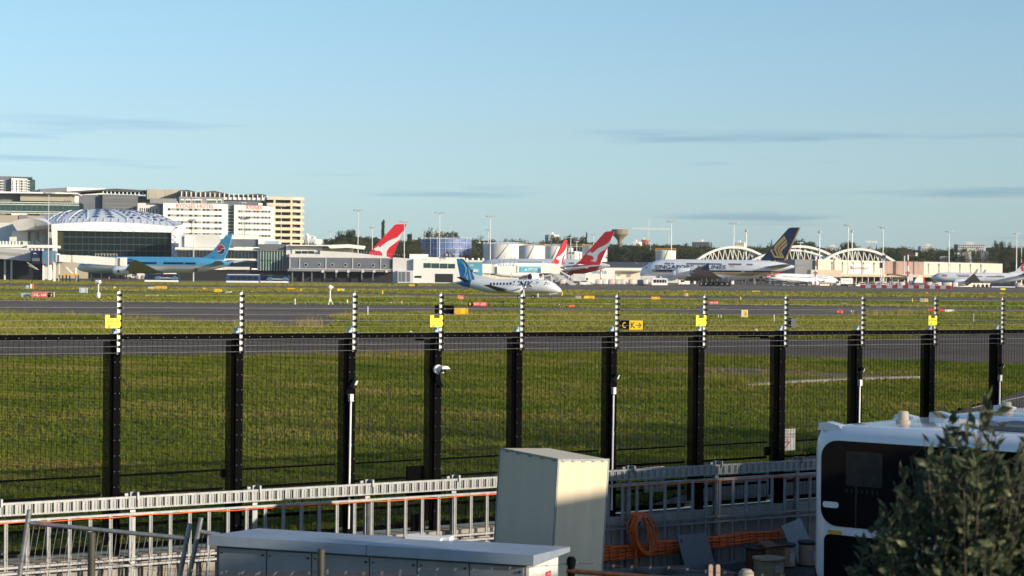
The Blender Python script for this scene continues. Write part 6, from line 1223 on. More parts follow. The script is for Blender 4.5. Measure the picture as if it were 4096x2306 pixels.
# glass link between terminal and pier
f, t = bld('glass_link', 'low terminal link with dark ribbon windows and a green glass lift lobby', 900, 885, 3)
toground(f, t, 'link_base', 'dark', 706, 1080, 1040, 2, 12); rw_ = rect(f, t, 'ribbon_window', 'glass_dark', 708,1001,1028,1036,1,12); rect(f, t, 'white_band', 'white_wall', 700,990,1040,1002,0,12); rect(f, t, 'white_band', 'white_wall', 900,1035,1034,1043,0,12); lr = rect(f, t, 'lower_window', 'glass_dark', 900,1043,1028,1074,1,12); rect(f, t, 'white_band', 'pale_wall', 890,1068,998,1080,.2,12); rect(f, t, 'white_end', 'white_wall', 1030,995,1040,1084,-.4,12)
for k in range(22): wins(f, rw_, [(714+k*14,1003,715+k*14,1035)], 'cover_grey', 1, .1, 'mullion')
rect(f, t, 'grey_screen', 'slate_wall', 862,957,1033,988,4,14); rect(f, t, 'curved_wall', 'pale_wall', 720,938,880,990,3,14); rect(f, t, 'sun_toned_wall', 'white_wall', 738,944,772,988,2,14); rect(f, t, 'white_box', 'white_wall', 1033,956,1055,990,3,14)  # whiter panel paints sunlight on the curved wall
rect(f, t, 'white_upper', 'white_wall', 880,940,1032,958,10,14); rect(f, t, 'roof_plant', 'pale_blue', 1055,965,1115,990,5,10); mb = MB(); f.poly(mb, [(1112,958),(1118,957),(1124,966),(1124,985),(1116,985),(1112,966)],6,8); mb.build('vent_pipe', M('pale_wall'), t)
lob = rect(f, t, 'lobby_crown', 'cover_grey', 1036,977,1135,1006,-2,12); lg = rect(f, t, 'lobby_glass', 'glass_green', 1040,1004,1133,1085,-1.5,12)
for k in range(9): wins(f, lg, [(1042+k*11,1006,1043.3+k*11,1083)], 'mint', -1.5, .15, 'mullion')
wins(f, lg, [(1040,1042,1133,1046)], 'dark', -1.5, .2, 'floor_line'); rect(f, t, 'lobby_side', 'grey_wall', 1133,985,1158,1086,-1,12); rect(f, t, 'plant_cage', 'pale_wall', 1145,980,1168,1030,-2,6)
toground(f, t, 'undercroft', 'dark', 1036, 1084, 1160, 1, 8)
# white building beside the propeller tail
f, t = bld('white_building', 'white apron building with a long window over a dark doorway', 1750, 845, 0)
w_ = toground(f, t, 'front_wall', 'white_wall', 1654, 1036, 1858, 0, 15, 1046); toground(f, t, 'side_wall', 'pale_wall', 1572, 1030, 1654, 2, 15, 1036)
wins(f, w_, [(1694,1053,1723,1073),(1725,1054,1757,1074),(1759,1055,1790,1075),(1792,1056,1820,1075)], 'glass_green', 0, .2); wins(f, w_, [(1657,1104,1686,1113)], 'glass_dark', 0, .2); wins(f, w_, [(1740,1096,1812,1131)], 'dark', 0, .3, 'doorway'); rect(f, t, 'roof_block', 'white_wall', 1638,1017,1709,1037,4,14); rect(f, t, 'roof_edge', 'cream', 1709,1030,1858,1046,5,14)
toground(f, t, "porch_roof", "pale_wall", 1591, 1083, 1654, -1, 1.5)
wins(f, t, [(1594,1088,1604,1128),(1606,1088,1622,1128),(1626,1088,1640,1128)], 'slate_wall', -1, .2, 'porch_opening')
for tx, u in (('8',1787),('25',1801)):
    bd = Fr(u, 845); s_ = bd.thing('stand_number', {'8':'black stand board numbered eight','25':'black stand board numbered twenty five'}[tx]+' on a post', 'sign'); (x0,zt),(x1,zb) = bd.q(u-6,1014), bd.q(u+6,1027); mb = MB(); mb.box(x0,x1,3,3.2,zb,zt); mb.build('plate', M('dark'), s_); words(bd, s_, tx, u-4,1016,u+4,1025, 'white_paint', 2.9); mb = MB(); mb.tube(((x0+x1)/2,3.1,0),((x0+x1)/2,3.1,zb),.12,n=6); mb.build('post', M('galv'), s_)
# long cream terminal wing behind the bridge
f, t = bld('terminal_wing', 'low cream terminal wing behind the blue banner bridge', 1980, 960, 0); toground(f, t, 'front_wall', 'cream', 1830, 1040, 2072, 0, 20, 1046); b_ = rect(f, t, 'banner', 'optus', 1967,1042,2010,1056,-.3,0)
words(f, b_, 'OPTUS', 1978,1048,2004,1054, 'white_paint', -.4, bold=.03); rect(f, t, 'white_wall', 'white_wall', 2010,1032,2066,1060,-1,10)
for u in (1868,1890,1914,1932): (x,z) = f.q(u,1042,3); mb = MB(); mb.lathe([(.5,0),(.6,.4),(.45,.9),(.1,1.1)], c=(x,3,z), n=12); mb.build('roof_vent', M('white_paint'), t, smooth=60)
# ---- fuel tanks
def tank(label, px0, px1, ytop, d, m_='tank_white', dome=5, rail=True, scaf=False):
    pc = (px0+px1)/2; f = Fr(pc, d); t = f.thing('fuel_tank', label, 'tank', 'fuel tanks behind the apron'); r_ = (f.x(px1)-f.x(px0))/2; z = f.q(pc,ytop,-0)[1]
    mb = MB(); mb.lathe([(r_,0),(r_,z)], n=48, c=(0,r_,0)); mb.build('shell', M(m_), t, smooth=40); mb = MB(); zd = dome*d/FPX; mb.lathe([(r_*1.01,z),(r_*.6,z+zd*.75),(r_*.2,z+zd),(.05,z+zd)], n=48, c=(0,r_,0)); mb.build('roof', M('roof_white'), t, smooth=50)
    mb = MB(); n_ = 40
    for k in range(n_): a = 2*math.pi*k/n_; mb.tube((r_*math.cos(a),r_+r_*math.sin(a),z),(r_*math.cos(a),r_+r_*math.sin(a),z+1.1),.06,n=4)
    for k in range(n_): a, b = 2*math.pi*k/n_, 2*math.pi*(k+1)/n_; mb.bar((r_*math.cos(a),r_+r_*math.sin(a),z+1.1),(r_*math.cos(b),r_+r_*math.sin(b),z+1.1),.08,.08)
    mb.build('railing', M('amber') if rail == 'y' else M('pale_wall'), t, kind='stuff')
    if scaf:
        for k in range(20):
            a = 2*math.pi*k/20; mb = MB(); mb.tube((r_*1.02*math.cos(a),r_+r_*1.02*math.sin(a),0),(r_*1.02*math.cos(a),r_+r_*1.02*math.sin(a),z+1.5),.11,n=5); mb.build('scaffold_tube', M('scaffold_pole'), t)
        for j in range(7):
            zz = z*(j+.6)/7.2; mb = MB()
            for k in range(36): a, b = 2*math.pi*k/36, 2*math.pi*(k+1)/36; mb.bar((r_*1.022*math.cos(a),r_+r_*1.022*math.sin(a),zz),(r_*1.022*math.cos(b),r_+r_*1.022*math.sin(b),zz),.1,.18)
            mb.build('scaffold_ledger', M('scaffold_pole'), t)
    else:
        mb = MB(); st_ = 14
        for k in range(st_): a = R(-150+k*5); mb.bar((r_*1.02*math.cos(a),r_+r_*1.02*math.sin(a),z*k/st_),(r_*1.02*math.cos(a+.087),r_+r_*1.02*math.sin(a+.087),z*(k+1)/st_),.5,.18)
        mb.build('stairway', M('pale_wall'), t)
tank('large white fuel tank with a shallow domed roof', 1931, 2108, 977, 1130, dome=10); tank('medium white fuel tank overlapping the large domed tank', 2074, 2180, 984, 1090, dome=6, rail='y'); tank('cream fuel tank behind the narrow red fin', 2177, 2268, 985, 1125, dome=4); tank('white fuel tank behind the big red kangaroo tail', 2329, 2431, 985, 1120, rail='y', dome=4); tank('small mint white fuel tank behind the double deck nose', 2624, 2706, 1003, 1060, 'mint', dome=3, rail='y')
tank('fuel tank wrapped in blue scaffold sheeting', 1680, 1880, 957, 1140, 'scaffold', dome=5, scaf=True)
f, t = bld('pipe_gantry', 'steel pipe gantry between the white fuel tanks', 2295, 1150); rect(f, t, 'truss', 'taupe', 2260,985,2340,989,0,1); rect(f, t, 'truss', 'taupe', 2260,977,2340,978.5,0,1)
for k in range(9): rect(f, t, 'post', 'amber' if k%2 else 'taupe', 2262+k*9.5,977,2263.5+k*9.5,986,0,.5)
toground(f, t, 'leg', 'galv', 2270, 989, 2273, 0, 1); toground(f, t, 'leg', 'galv', 2318, 989, 2321, 0, 1)
# ---- cargo shed with dark ribbed roof
f, t = bld('cargo_shed', 'white cargo shed with a dark low pitched roof', 2500, 960, 0)
mb = MB(); a = [f.q(2395,1066,0), f.q(2760,1070,0)]; b = [f.q(2405,1048,25), f.q(2760,1052,25)]; mb.hexa([(a[0][0],0,a[0][1]-.4),(a[1][0],0,a[1][1]-.4),(b[1][0],25,b[1][1]-.4),(b[0][0],25,b[0][1]-.4),(a[0][0],0,a[0][1]),(a[1][0],0,a[1][1]),(b[1][0],25,b[1][1]),(b[0][0],25,b[0][1])]); rf = mb.build('roof', M('roof_dark'), t)
for k in range(5): u = 2490+k*52; (x0,z0),(x1,z1) = f.q(u+26,1070,-.1), f.q(u,1051,24); mb = MB(); mb.bar((x0,.1,z0+.1),(x1,24,z1+.1),.3,.1); mb.build('skylight_strip', M('pale_wall'), rf)
toground(f, t, 'upper_wall', 'white_wall', 2400, 1069, 2760, .6, 24, 1073); toground(f, t, 'dock_wall', 'cream', 2462, 1087, 2700, -8, .4, 1087); rect(f, t, 'dock_canopy', 'taupe', 2458,1082,2565,1088,-11,0); lw = toground(f, t, 'sign_wall', 'white_wall', 2340, 1075, 2460, -12, -8.2, 1073)
words(f, lw, 'dnata', 2368,1078,2427,1095, 'teal', -12.2); wins(f, t, [(2506,1098,2522,1110),(2466,1097,2482,1106)], 'taupe', -8, .3, 'dock_door')
# ---- arched hangars
def arch(label, px0, px1, ybase, ytop, d, th=10, lat=True):
    f = Fr((px0+px1)/2, d); t = f.thing('arched_roof', label, 'roof', 'white arched hangar roofs'); n_ = 26; pts = []
    for k in range(n_+1): s_ = k/n_; pts.append((px0+(px1-px0)*s_, ybase - (ybase-ytop)*(1-(2*s_-1)**2)))
    outer = [f.q(a,b,0) for a,b in pts]; inner = [f.q(a + th*.7*(1-2*(i/n_))*0.9, b+th*(1-.25*abs(2*i/n_-1)), 0) for i,(a,b) in enumerate(pts)]
    mb = MB(); mb.loft([[(o[0],0,o[1]),(i_[0],0,i_[1]),(i_[0],6,i_[1]),(o[0],6,o[1])] for o, i_ in zip(outer, inner)]); mb.build('arch', M('white_wall'), t, smooth=30)
    if lat:
        zb = f.q((px0+px1)/2, ybase+2)[1]; N_ = 15
        for k in range(2, N_-1):
            s_ = k/N_; i = int(s_*n_); x, z = inner[i]; xn = outer[0][0]+(outer[-1][0]-outer[0][0])*((k-.5 if k%2 else k+.5)/N_)
            for sg in (-.5, .5): xb = outer[0][0]+(outer[-1][0]-outer[0][0])*((k+sg)/N_); mb = MB(); mb.bar((x,1.5,z+.3),(xb,1.5,zb),.35,.35); mb.build('lattice_strut', M('white_wall'), t)
        mb = MB(); mb.box(outer[0][0],outer[-1][0],1,2,zb-.5,zb); mb.build('tie_beam', M('white_wall'), t)
        for o in (0, n_//2, n_): mb = MB(); mb.box(outer[o][0]-.5,outer[o][0]+.5,2,3,0,zb); mb.build('column', M('white_wall'), t)
arch('white arched lattice roof behind the double deck fuselage', 2782, 3085, 1042, 985, 1000); arch('white arched lattice roof behind the navy fin', 3020, 3372, 1046, 982, 1010); arch('white arched lattice roof above the cream freight building', 3278, 3590, 1050, 993, 985); arch('thin upper white arch behind the navy fin', 2990, 3345, 1050, 998, 990, 8, False)
# ---- freight building
f, t = bld('freight_building', 'long cream freight building with a pink brown bay', 3650, 940, 9)
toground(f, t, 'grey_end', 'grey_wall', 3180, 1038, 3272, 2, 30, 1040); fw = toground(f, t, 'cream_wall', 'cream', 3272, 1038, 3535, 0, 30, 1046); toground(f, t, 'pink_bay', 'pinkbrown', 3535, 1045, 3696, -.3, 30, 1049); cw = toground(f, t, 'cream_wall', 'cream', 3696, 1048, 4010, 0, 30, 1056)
for k in range(15): u = 3329+k*42 + (0 if k < 5 else 8); wins(f, t, [(u,1048+(u-3329)*.017,u+2.5,1056+(u-3329)*.017)], 'taupe', -.35, .3, 'rainwater_head'); wins(f, t, [(u+.8,1056+(u-3329)*.017,u+1.8,1092+(u-3329)*.013)], 'taupe', -.32, .1, 'joint')
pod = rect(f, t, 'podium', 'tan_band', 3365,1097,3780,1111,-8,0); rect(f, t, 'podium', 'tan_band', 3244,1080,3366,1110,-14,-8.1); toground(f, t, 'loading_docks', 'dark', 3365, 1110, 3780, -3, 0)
sg_ = rect(f, t, 'sign_panel', 'white_wall', 3396,1056,3487,1096,-.25,-.05); words(f, sg_, 'QANTAS', 3411,1070,3441,1079, 'cover_grey', -.4); words(f, sg_, 'FREIGHT', 3442,1070,3476,1079, 'red_sign', -.4); mb = MB(); f.poly(mb, [(3403,1061),(3409,1070),(3411,1078),(3404,1078)],-.42,-.3); mb.build('tail_emblem', M('red_sign'), sg_)
mb = MB()
for k in range(60): u = 3560+k*7.3; x, z = f.q(u,1049+(u-3560)*.016,1); mb.tube((x,1,z-.2),(x,1,z+.9),.05,n=4)
mb.build('roof_railing', M('pale_wall'), t, kind='stuff')
for k in range(9): u = 3400+k*24; toground(f, t, 'dock_column', 'tan_band', u, 1110, u+3, -7, -6.4)
f, t = bld('signal_gantry', 'roof gantry with dark stand displays above the freight building', 3640, 935); rect(f, t, 'display', 'dark', 3630,1011,3662,1023,0,1); rect(f, t, 'display', 'dark', 3618,1013,3630,1024,0,1); rect(f, t, 'side_panel', 'pale_wall', 3662,1011,3671,1025,.2,1.2); rect(f, t, 'walkway', 'red_roof', 3612,1023,3662,1025,0,2); toground(f, t, 'post', 'pale_wall', 3617, 1025, 3621, 0, 1)
f, t = bld('boarding_ramp', 'folded brown lattice boarding ramp before the pink freight bay', 3590, 880)
mb = MB(); f.poly(mb, [(3550,1096),(3566,1095),(3632,1104),(3632,1110),(3566,1101),(3550,1104)], 0, 2); mb.build('upper_walkway', M('card'), t); mb = MB(); f.poly(mb, [(3562,1120),(3628,1108),(3628,1114),(3566,1125)], .2, 2.2); mb.build('lower_walkway', M('cover_grey'), t)
for k in range(8): u = 3566+k*8; (x0,z0),(x1,z1) = f.q(u,1102+k*.9,-.1), f.q(u+6,1122-k*1.4,-.1); mb = MB(); mb.bar((x0,-.1,z0),(x1,-.1,z1),.15,.15); mb.build('lattice_bar', M('card'), t)
rect(f, t, 'cab', 'pale_wall', 3636,1095,3652,1124,-.3,2.5); toground(f, t, 'leg', 'pale_wall', 3560, 1106, 3563, .5, 1); toground(f, t, 'leg', 'pale_wall', 3640, 1122, 3646, .5, 1)
f, t = bld('cargo_lift', 'white wedge shaped cargo lift with a red edge', 3680, 870); mb = MB(); f.poly(mb, [(3656,1131),(3670,1108),(3694,1110),(3694,1133)], 0, 2.5); mb.build('hood', M('white_wall'), t); rect(f, t, 'red_edge', 'red_sign', 3694,1109,3699,1133,-.1,2.6); toground(f, t, 'chassis', 'cover_grey', 3658, 1132, 3697, .3, 2.2)
# ---- skyline pieces
f, t = bld('water_tower', 'concrete mushroom water tower on the skyline', 2478, 1650); s_ = 1650/FPX; zc = lambda y_: f.q(2478,y_)[1]
mb = MB(); r1, r2 = 33*s_, 9*s_; mb.lathe([(r2,0),(r2,zc(970)),(r2*1.15,zc(962)),(r1*.6,zc(950)),(r1*.92,zc(941)),(r1,zc(938)),(r1*1.03,zc(922)),(r1,zc(919)),(r1*.6,zc(918))], n=28); mb.build('tank_and_stem', M('tower_conc'), t, smooth=30)
mb = MB()
for k in range(8): mb.tube((-12*s_+k*3.6*s_,-8*s_,zc(918)),(-12*s_+k*3.6*s_,-8*s_,zc(913)),.1,n=4)
mb.bar((-12*s_,-8*s_,zc(913)),(14*s_,-8*s_,zc(913)),.2,.2); mb.build('railing', M('pale_wall'), t, kind='stuff')
def block(label, d, px0, y0, px1, m_, rows_=0, cols=0, wm='glass_dark', y1=None, yaw=-12, side=None):
    f, t = bld('distant_building', label, (px0+px1)/2, d, yaw, 'buildings on the skyline'); w_ = toground(f, t, 'wall', m_, px0, y0, px1, 0, 25)
    for i in range(rows_):
        for j in range(cols): a = px0+(px1-px0)*(j+.2)/cols; b = px0+(px1-px0)*(j+.8)/cols; c = y0+(y1-y0)*(i+.3)/rows_; wins(f, w_, [(a,c,b,c+(y1-y0)*.45/rows_)], wm, 0, .3)
    if side: toground(f, t, 'side_wall', side[1], side[0], y0, px0, 3, 25)
    mb = MB(); (a,z),(b,_) = f.q(px0+(px1-px0)*.3,y0,8), f.q(px0+(px1-px0)*.6,y0,8); mb.box(a,b,8,16,z,z+2.2); mb.build('plant_room', M('pale_wall'), t)
block('white gridded tower block on the skyline above the tanks', 1900, 2194, 939, 2218, 'white_wall', 3, 4, y1=957, side=(2180,'pale_blue')); block('dark flat roofed building among the skyline trees', 1750, 2768, 969, 2836, 'slate_wall', 2, 7, 'dark', 985); block('stepped cream building on the skyline beside a mast', 1800, 2938, 971, 2976, 'cream', 2, 5, 'dark', 983); block('white stepped house block above the arched roofs', 1700, 3300, 990, 3360, 'white_wall', 2, 6, 'dark', 1002)
block('pale tower block on the skyline right of the arches', 1800, 3683, 985, 3748, 'white_wall', 3, 8, 'glass_blue', 1005, side=(3672,'pale_blue')); block('long office block with a dark roof on the right skyline', 1750, 3832, 978, 3940, 'pale_wall', 2, 12, 'dark', 995, side=(3816,'slate_wall')); block('tiny grey tower beside the car park', 2200, 1222, 942, 1229, 'pale_wall', 3, 2, 'glass_blue', 965); block('low white roof between trees by the car park', 1500, 1236, 958, 1262, 'white_wall'); block('pale apartment block behind the scaffolded tank', 1900, 1728, 930, 1752, 'pale_wall', 4, 3, 'glass_blue', 955); block('red roofed house group under the crane', 2300, 2565, 960, 2582, 'red_roof'); block('white house roofs under the crane', 2250, 2530, 968, 2555, 'white_wall'); block('grey flat roof among trees left of the big tank', 1350, 1885, 981, 1930, 'cover_grey'); block('white shed front between the tanks', 1210, 2258, 1006, 2300, 'white_wall', 1, 3, 'dark', 1020)
block('cream cutting wall among the trees at the right', 1180, 3760, 1026, 3950, 'beige'); block('white billboard building among the right hand trees', 1150, 3862, 1008, 3886, 'pale_wall'); block('grey shed with a gantry among the right hand trees', 1160, 3925, 1005, 3955, 'slate_wall', 1, 3, 'dark', 1012)
def crane(label, px, yt, yb, jib, d, jy, lean=0):
    f = Fr(px, d); t = f.thing('tower_crane', label, 'crane', 'cranes on the skyline'); (x,zt) = f.q(px+lean,yt); (x0,_) = f.q(px,yb)
    mb = MB(); k = 12; 
    for i in range(k):
        for e in (-1,1): mb.bar((x0+(x-x0)*i/k+e*.8*(1-2*(i%2)),0,zt*i/k),(x0+(x-x0)*(i+1)/k-e*.8*(1-2*(i%2)),0,zt*(i+1)/k),.35,.35)
    mb.build('mast', M('crane_white'), t)
    if jib:
        (a,za),(b,zb) = f.q(jib[0],jy), f.q(jib[1],jy+2); mb = MB(); mb.bar((a,0,za),(b,0,zb),.5,.5); mb.bar((a,0,za+1.6),(b,0,zb+1.2),.35,.35); n_ = 22
        for i in range(n_): mb.bar((a+(b-a)*i/n_,0,za+(zb-za)*i/n_),(a+(b-a)*(i+1)/n_,0,za+1.5+(zb-za)*i/n_),.25,.25)
        mb.build('jib', M('crane_white'), t)
crane('pale tower crane with a long jib over the skyline', 2586, 875, 970, (2526,2680), 2400, 917, 12); crane('small white crane on the right skyline', 3476, 967, 990, (3461,3512), 2300, 969, 0); crane('thin dark crane jib behind the small tank', 2668, 941, 965, None, 2300, 0, 10)
# ---- light masts
def ring_head(mb, c, w_, n_=6, h_=.5):
    for k in range(n_): a = 2*math.pi*k/n_; mb.hexa([(c[0]+w_*math.cos(a)+u*.55, c[1]+w_*math.sin(a)*.6+v*.45, c[2]+q_*h_) for q_ in (0,1) for u,v in ((-1,-1),(1,-1),(1,1),(-1,1))])
    for k in range(n_): a, b = 2*math.pi*k/n_, 2*math.pi*(k+1)/n_; mb.bar((c[0]+w_*math.cos(a),c[1]+w_*math.sin(a)*.6,c[2]+.2),(c[0]+w_*math.cos(b),c[1]+w_*math.sin(b)*.6,c[2]+.2),.18,.18)
MASTS = [(193,774,780,18,'crossing the terminal hall roof'),(774,792,790,16,'before the hotel lettering'),(969,812,990,10,'in front of the shorter hotel lettering'),(1123,826,1000,14,'before the rounded car park'),(1431,842,960,19,'behind the folded pier roof'),(1488,911,1150,9,'beside the tall cypress'),(1616,888,930,20,'overlapping the red fin above the pier'),(1757,852,900,20,'in front of the scaffolded tank'),(1960,866,990,17,'before the large domed tank'),(1953,921,1160,10,'behind the large domed tank'),
 (2282,952,1130,6,'left of the pair between the tanks'),(2306,967,1120,5,'right of the pair between the tanks'),(2373,940,1180,9,'behind the big kangaroo tail'),(2684,886,1000,18,'beside the small mint tank'),(2601,965,1120,4,'above the cargo shed roof'),(2934,893,1010,18,'within the first lattice arch'),(3200,972,1000,8,'right of the navy fin'),(3391,902,930,14,'over the freight sign'),(3531,911,930,14,'between cream wall and pink bay'),(3795,928,930,13,'above the right hand cream wall'),(4065,936,960,11,'behind the right hand airliner tail'),(1320,928,1500,5,'small among the trees by the car park'),(4085,985,1200,3,'thin at the right hand tree line')]
for px, yt, d, hw, tail in MASTS:
    f = Fr(px, d); t = f.thing('light_mast', 'tall apron floodlight mast '+tail, 'mast', 'apron light masts'); z = f.q(px,yt)[1]; s_ = d/FPX
    mb = MB(); mb.tube((0,0,0),(0,0,z),.30*d/900,.12*d/900,n=8); mb.build('pole', M('mast_grey'), t, smooth=40); mb = MB(); ring_head(mb, (0,0,z-.2), hw*s_, 7 if hw > 8 else 4); mb.build('lamp_ring', M('mast_grey'), t, kind='stuff')
for px, yt, d, tail in ((2984,924,1015,'within the lattice arch'),(3277,929,985,'by the freight building corner'),(3407,926,1000,'behind the freight sign mast')):
    f = Fr(px, d); t = f.thing('light_mast', 'round headed light mast '+tail, 'mast', 'round headed masts'); z = f.q(px,yt)[1]; mb = MB(); mb.tube((0,0,0),(0,0,z),.4,.2,n=8); mb.build('pole', M('mast_grey'), t, smooth=40); mb = MB(); mb.lathe([(.2,-.6),(.75,-.3),(.8,.2),(.3,.6)], c=(0,0,z), n=12); mb.build('lamp_head', M('mast_grey'), t, smooth=50)
# red and white banded masts
for px, yt, yb, d, tail in ((2404,988,1132,905,'beside the big kangaroo tail'),(3262,1024,1142,830,'at the white airliner'),(3631,1020,1146,840,'before the pink freight bay')):
    f = Fr(px, d); t = f.thing('banded_mast', 'red and white banded apron mast '+tail, 'mast', 'banded masts'); zt = f.q(px,yt)[1]; n_ = 6
    for k in range(n_): mb = MB(); mb.tube((0,0,zt*k/n_),(0,0,zt*(k+1)/n_),.36-.02*k,n=10); mb.build('mast_section', M('red_sign') if k%2 == 0 else M('white_paint'), t, smooth=40)
    mb = MB(); mb.box(-.9,.9,-.3,.3,zt*.42,zt*.42+.6); mb.build('obstacle_box', M('cover_grey'), t)
    if tail.startswith('beside'): mb = MB(); mb.bar((-2.6,0,zt-.6),(2.2,0,zt-.3),.35,.25); mb.lathe([(.2,-.2),(.9,0),(.3,.4)], c=(-2.2,0,zt-.4), n=10); mb.build('cross_arm', M('white_paint'), t)
for px, y, tail in ((3524,1062,'left of the number mast'),(3535,1032,'with a stand number board')):
    f = Fr(px, 880); t = f.thing('equipment_mast', 'slim grey apron mast '+tail, 'mast'); z = f.q(px,y)[1]; mb = MB(); mb.tube((0,0,0),(0,0,z+2),.22,n=8); mb.build('pole', M('mast_grey'), t); mb = MB(); mb.box(-.7,.7,-.4,.2,z-1.2,z+1.2); pn = mb.build('number_board', M('dark'), t)
    if y < 1050: words(f, pn, '11', px-4,1034,px+5,1043, 'white_paint', -.45)
# ================================================================ APRON VEHICLES AND EQUIPMENT
def vfr(px0, px1, yb, name, label, cat, group=None, yaw=0):
    f = gfr((px0+px1)/2, yb, yaw); return f, f.thing(name, label, cat, group)
def wheels(t, xs, r, w, depth, m_=None):
    for x in xs:
        for y in (.02, depth-w-.02):
            mb = MB(); mb.lathe([(r*.6,0),(r,.03),(r,w-.03),(r*.6,w)], c=(x,y,r), n=14, ax='y'); o = mb.build('wheel', M('tyre'), t, smooth=40); mb = MB(); mb.lathe([(r*.5,-.012),(r*.2,-.02)], c=(x,y,r), n=10, ax='y'); mb.build('rim', M('hull_grey'), o)
def fbus(label, px0, px1, yt, yb, body, arcs=False, white_roof=False, front='l'):
    f, t = vfr(px0, px1, yb, 'apron_bus', label, 'bus', 'buses on the far apron'); (x0, zt), (x1, _) = f.q(px0, yt), f.q(px1, yt); L_ = x1-x0; s_ = 1 if front == 'l' else -1
    prof = [(x0+.1,.35),(x1-.05,.35),(x1,zt*.5),(x1-.1,zt-.15),(x1-.4,zt),(x0+.7,zt),(x0+.25,zt-.3),(x0,zt*.5)]
    if s_ < 0: prof = [(x0+x1-a, b) for a, b in prof][::-1]
    mb = MB(); mb.prism(prof, 0, 3); mb.build('body', M(body), t, smooth=20); mb = MB(); mb.box(x0+.15,x1-.15,-.03,3.03,.3,zt*.30); mb.build('skirt', M('white_paint'), t)
    mb = MB(); mb.box(x0+L_*.12,x1-.5,-.03,3.03,zt*.42,zt*.84); g = mb.build('window_band', M('glass_dark'), t)
    for k in range(1,5): x = x0+L_*(.12+.17*k); mb = MB(); mb.box(x,x+.12,-.05,0,zt*.31,zt*.84); mb.build('pillar', M(body), t)
    if white_roof: mb = MB(); mb.box(x0+.5,x1-.3,.1,2.9,zt-.02,zt+.2); mb.build('roof', M('white_paint'), t)
    else: mb = MB(); mb.box(x0+L_*.3,x0+L_*.45,.5,2.5,zt-.02,zt+.18); mb.build('roof_unit', M('cover_grey'), t)
    wheels(t, (x0+L_*.2, x1-L_*.18), .42, .3, 3)
    if arcs:
        for cx, sg in ((.40,1),(.88,-1)):
            for k in range(4):
                r_ = .35+.28*k; mb = MB(); mb.path([(x0+L_*cx+r_*math.cos(R(a))*1.0, -.07, zt*.34+r_*math.sin(R(a))) for a in range(15,170,15)], .06, n=4); mb.build('arc_emblem', M('link_light'), t)
        mb = MB(); text(mb,'TelstraNext',x0+L_*.47,x0+L_*.78,zt*.5,zt*.64,-.08,bold=.02); mb.build('lettering', M('white_paint'), t)
fbus('navy apron bus with pale blue arcs under the blue airliner wing', 577,716,1096,1132,'navy',True); fbus('blue fronted apron bus with a white roof and skirt', 903,1037,1100,1135,'royal',False,True); fbus('navy apron bus with pale blue arcs behind the white roofed bus', 1030,1156,1102,1135,'navy',True)
fbus('dark coach with arcs parked in the pier bay behind wrapped cargo', 1185,1255,1093,1122,'navy',True); fbus('grey coach with a white front parked under the pier', 1255,1320,1090,1121,'pale_wall'); fbus('dark coach with arcs below the middle portholes', 1428,1500,1094,1125,'navy',True); fbus('dark coach with arcs beside the white porch', 1538,1592,1095,1127,'navy',True)
fbus('white shuttle bus before the double deck nose', 2606,2671,1114,1145,'white_paint'); fbus('dark blue bus parked behind the right hand airliner tail', 3965,4062,1133,1153,'navy'); fbus('dark covered bus behind the row of wrapped pallets', 2424,2560,1108,1136,'dark')
def van(label, px0, px1, yt, yb, m_='white_paint', front='r', kind='van'):
    f, t = vfr(px0, px1, yb, kind, label, kind, 'apron vans'); (x0, zt), (x1, _) = f.q(px0, yt), f.q(px1, yt); L_ = x1-x0
    P_ = [(0,.25),(0,.92),(.04,1),(.62,1),(.76,.62),(.97,.52),(1,.4),(1,.25)]; P_ = [(x0+L_*(a if front == 'r' else 1-a), zt*b) for a, b in (P_ if front == 'r' else P_[::-1])]
    mb = MB(); mb.prism(P_, 0, 1.9); mb.build('body', M(m_), t, smooth=20); g = lambda a: x0+L_*(a if front == 'r' else 1-a)
    for a, b in ((.06,.24),(.27,.44),(.47,.62)): mb = MB(); xa_, xb_ = sorted((g(a),g(b))); mb.box(xa_,xb_,-.03,1.93,zt*.64,zt*.9); mb.build('side_window', M('glass_dark'), t)
    mb = MB(); mb.hexa([(g(.635),.1,zt*.97),(g(.755),.1,zt*.63),(g(.755),1.8,zt*.63),(g(.635),1.8,zt*.97),(g(.645),.1,zt*.99),(g(.768),.1,zt*.65),(g(.768),1.8,zt*.65),(g(.645),1.8,zt*.99)]); mb.build('windscreen', M('glass_dark'), t)
    wheels(t, (g(.18), g(.82)), zt*.17, .25, 1.9); mb = MB(); xa_, xb_ = sorted((g(.985),g(1.004))); mb.box(xa_,xb_,.15,.45,zt*.4,zt*.48); mb.build('headlight', M('lamp_face'), t); mb = MB(); mb.tube((g(.3),.9,zt),(g(.3),.9,zt+.16),.1,n=8); mb.build('beacon', M('amber'), t)
van('white windowed van between the grey stair trucks', 2322,2363,1121,1144); van('white van with dark windscreen behind the barrier row start', 3424,3461,1131,1150,front='l'); van('white van behind the middle of the red and white barrier', 3523,3555,1132,1150,front='l'); van('white van behind the right end of the red and white barrier', 3720,3756,1135,1153,front='l'); van('grey pick up among baggage carts behind the barrier', 3462,3500,1130,1148,'cart_grey','l'); van('white car parked by the yellow belt loader', 747,784,1106,1119,front='l'); van('white van in shadow at the far right apron', 4068,4110,1139,1153,'pale_wall'); van('small white truck cab beyond the propeller fin', 2000,2020,1112,1124,'white_paint','r'); van('dark car left of the coil of carts', 3130,3160,1131,1146,'cart_grey')  # far right van gets a greyer paint in place of its shadow
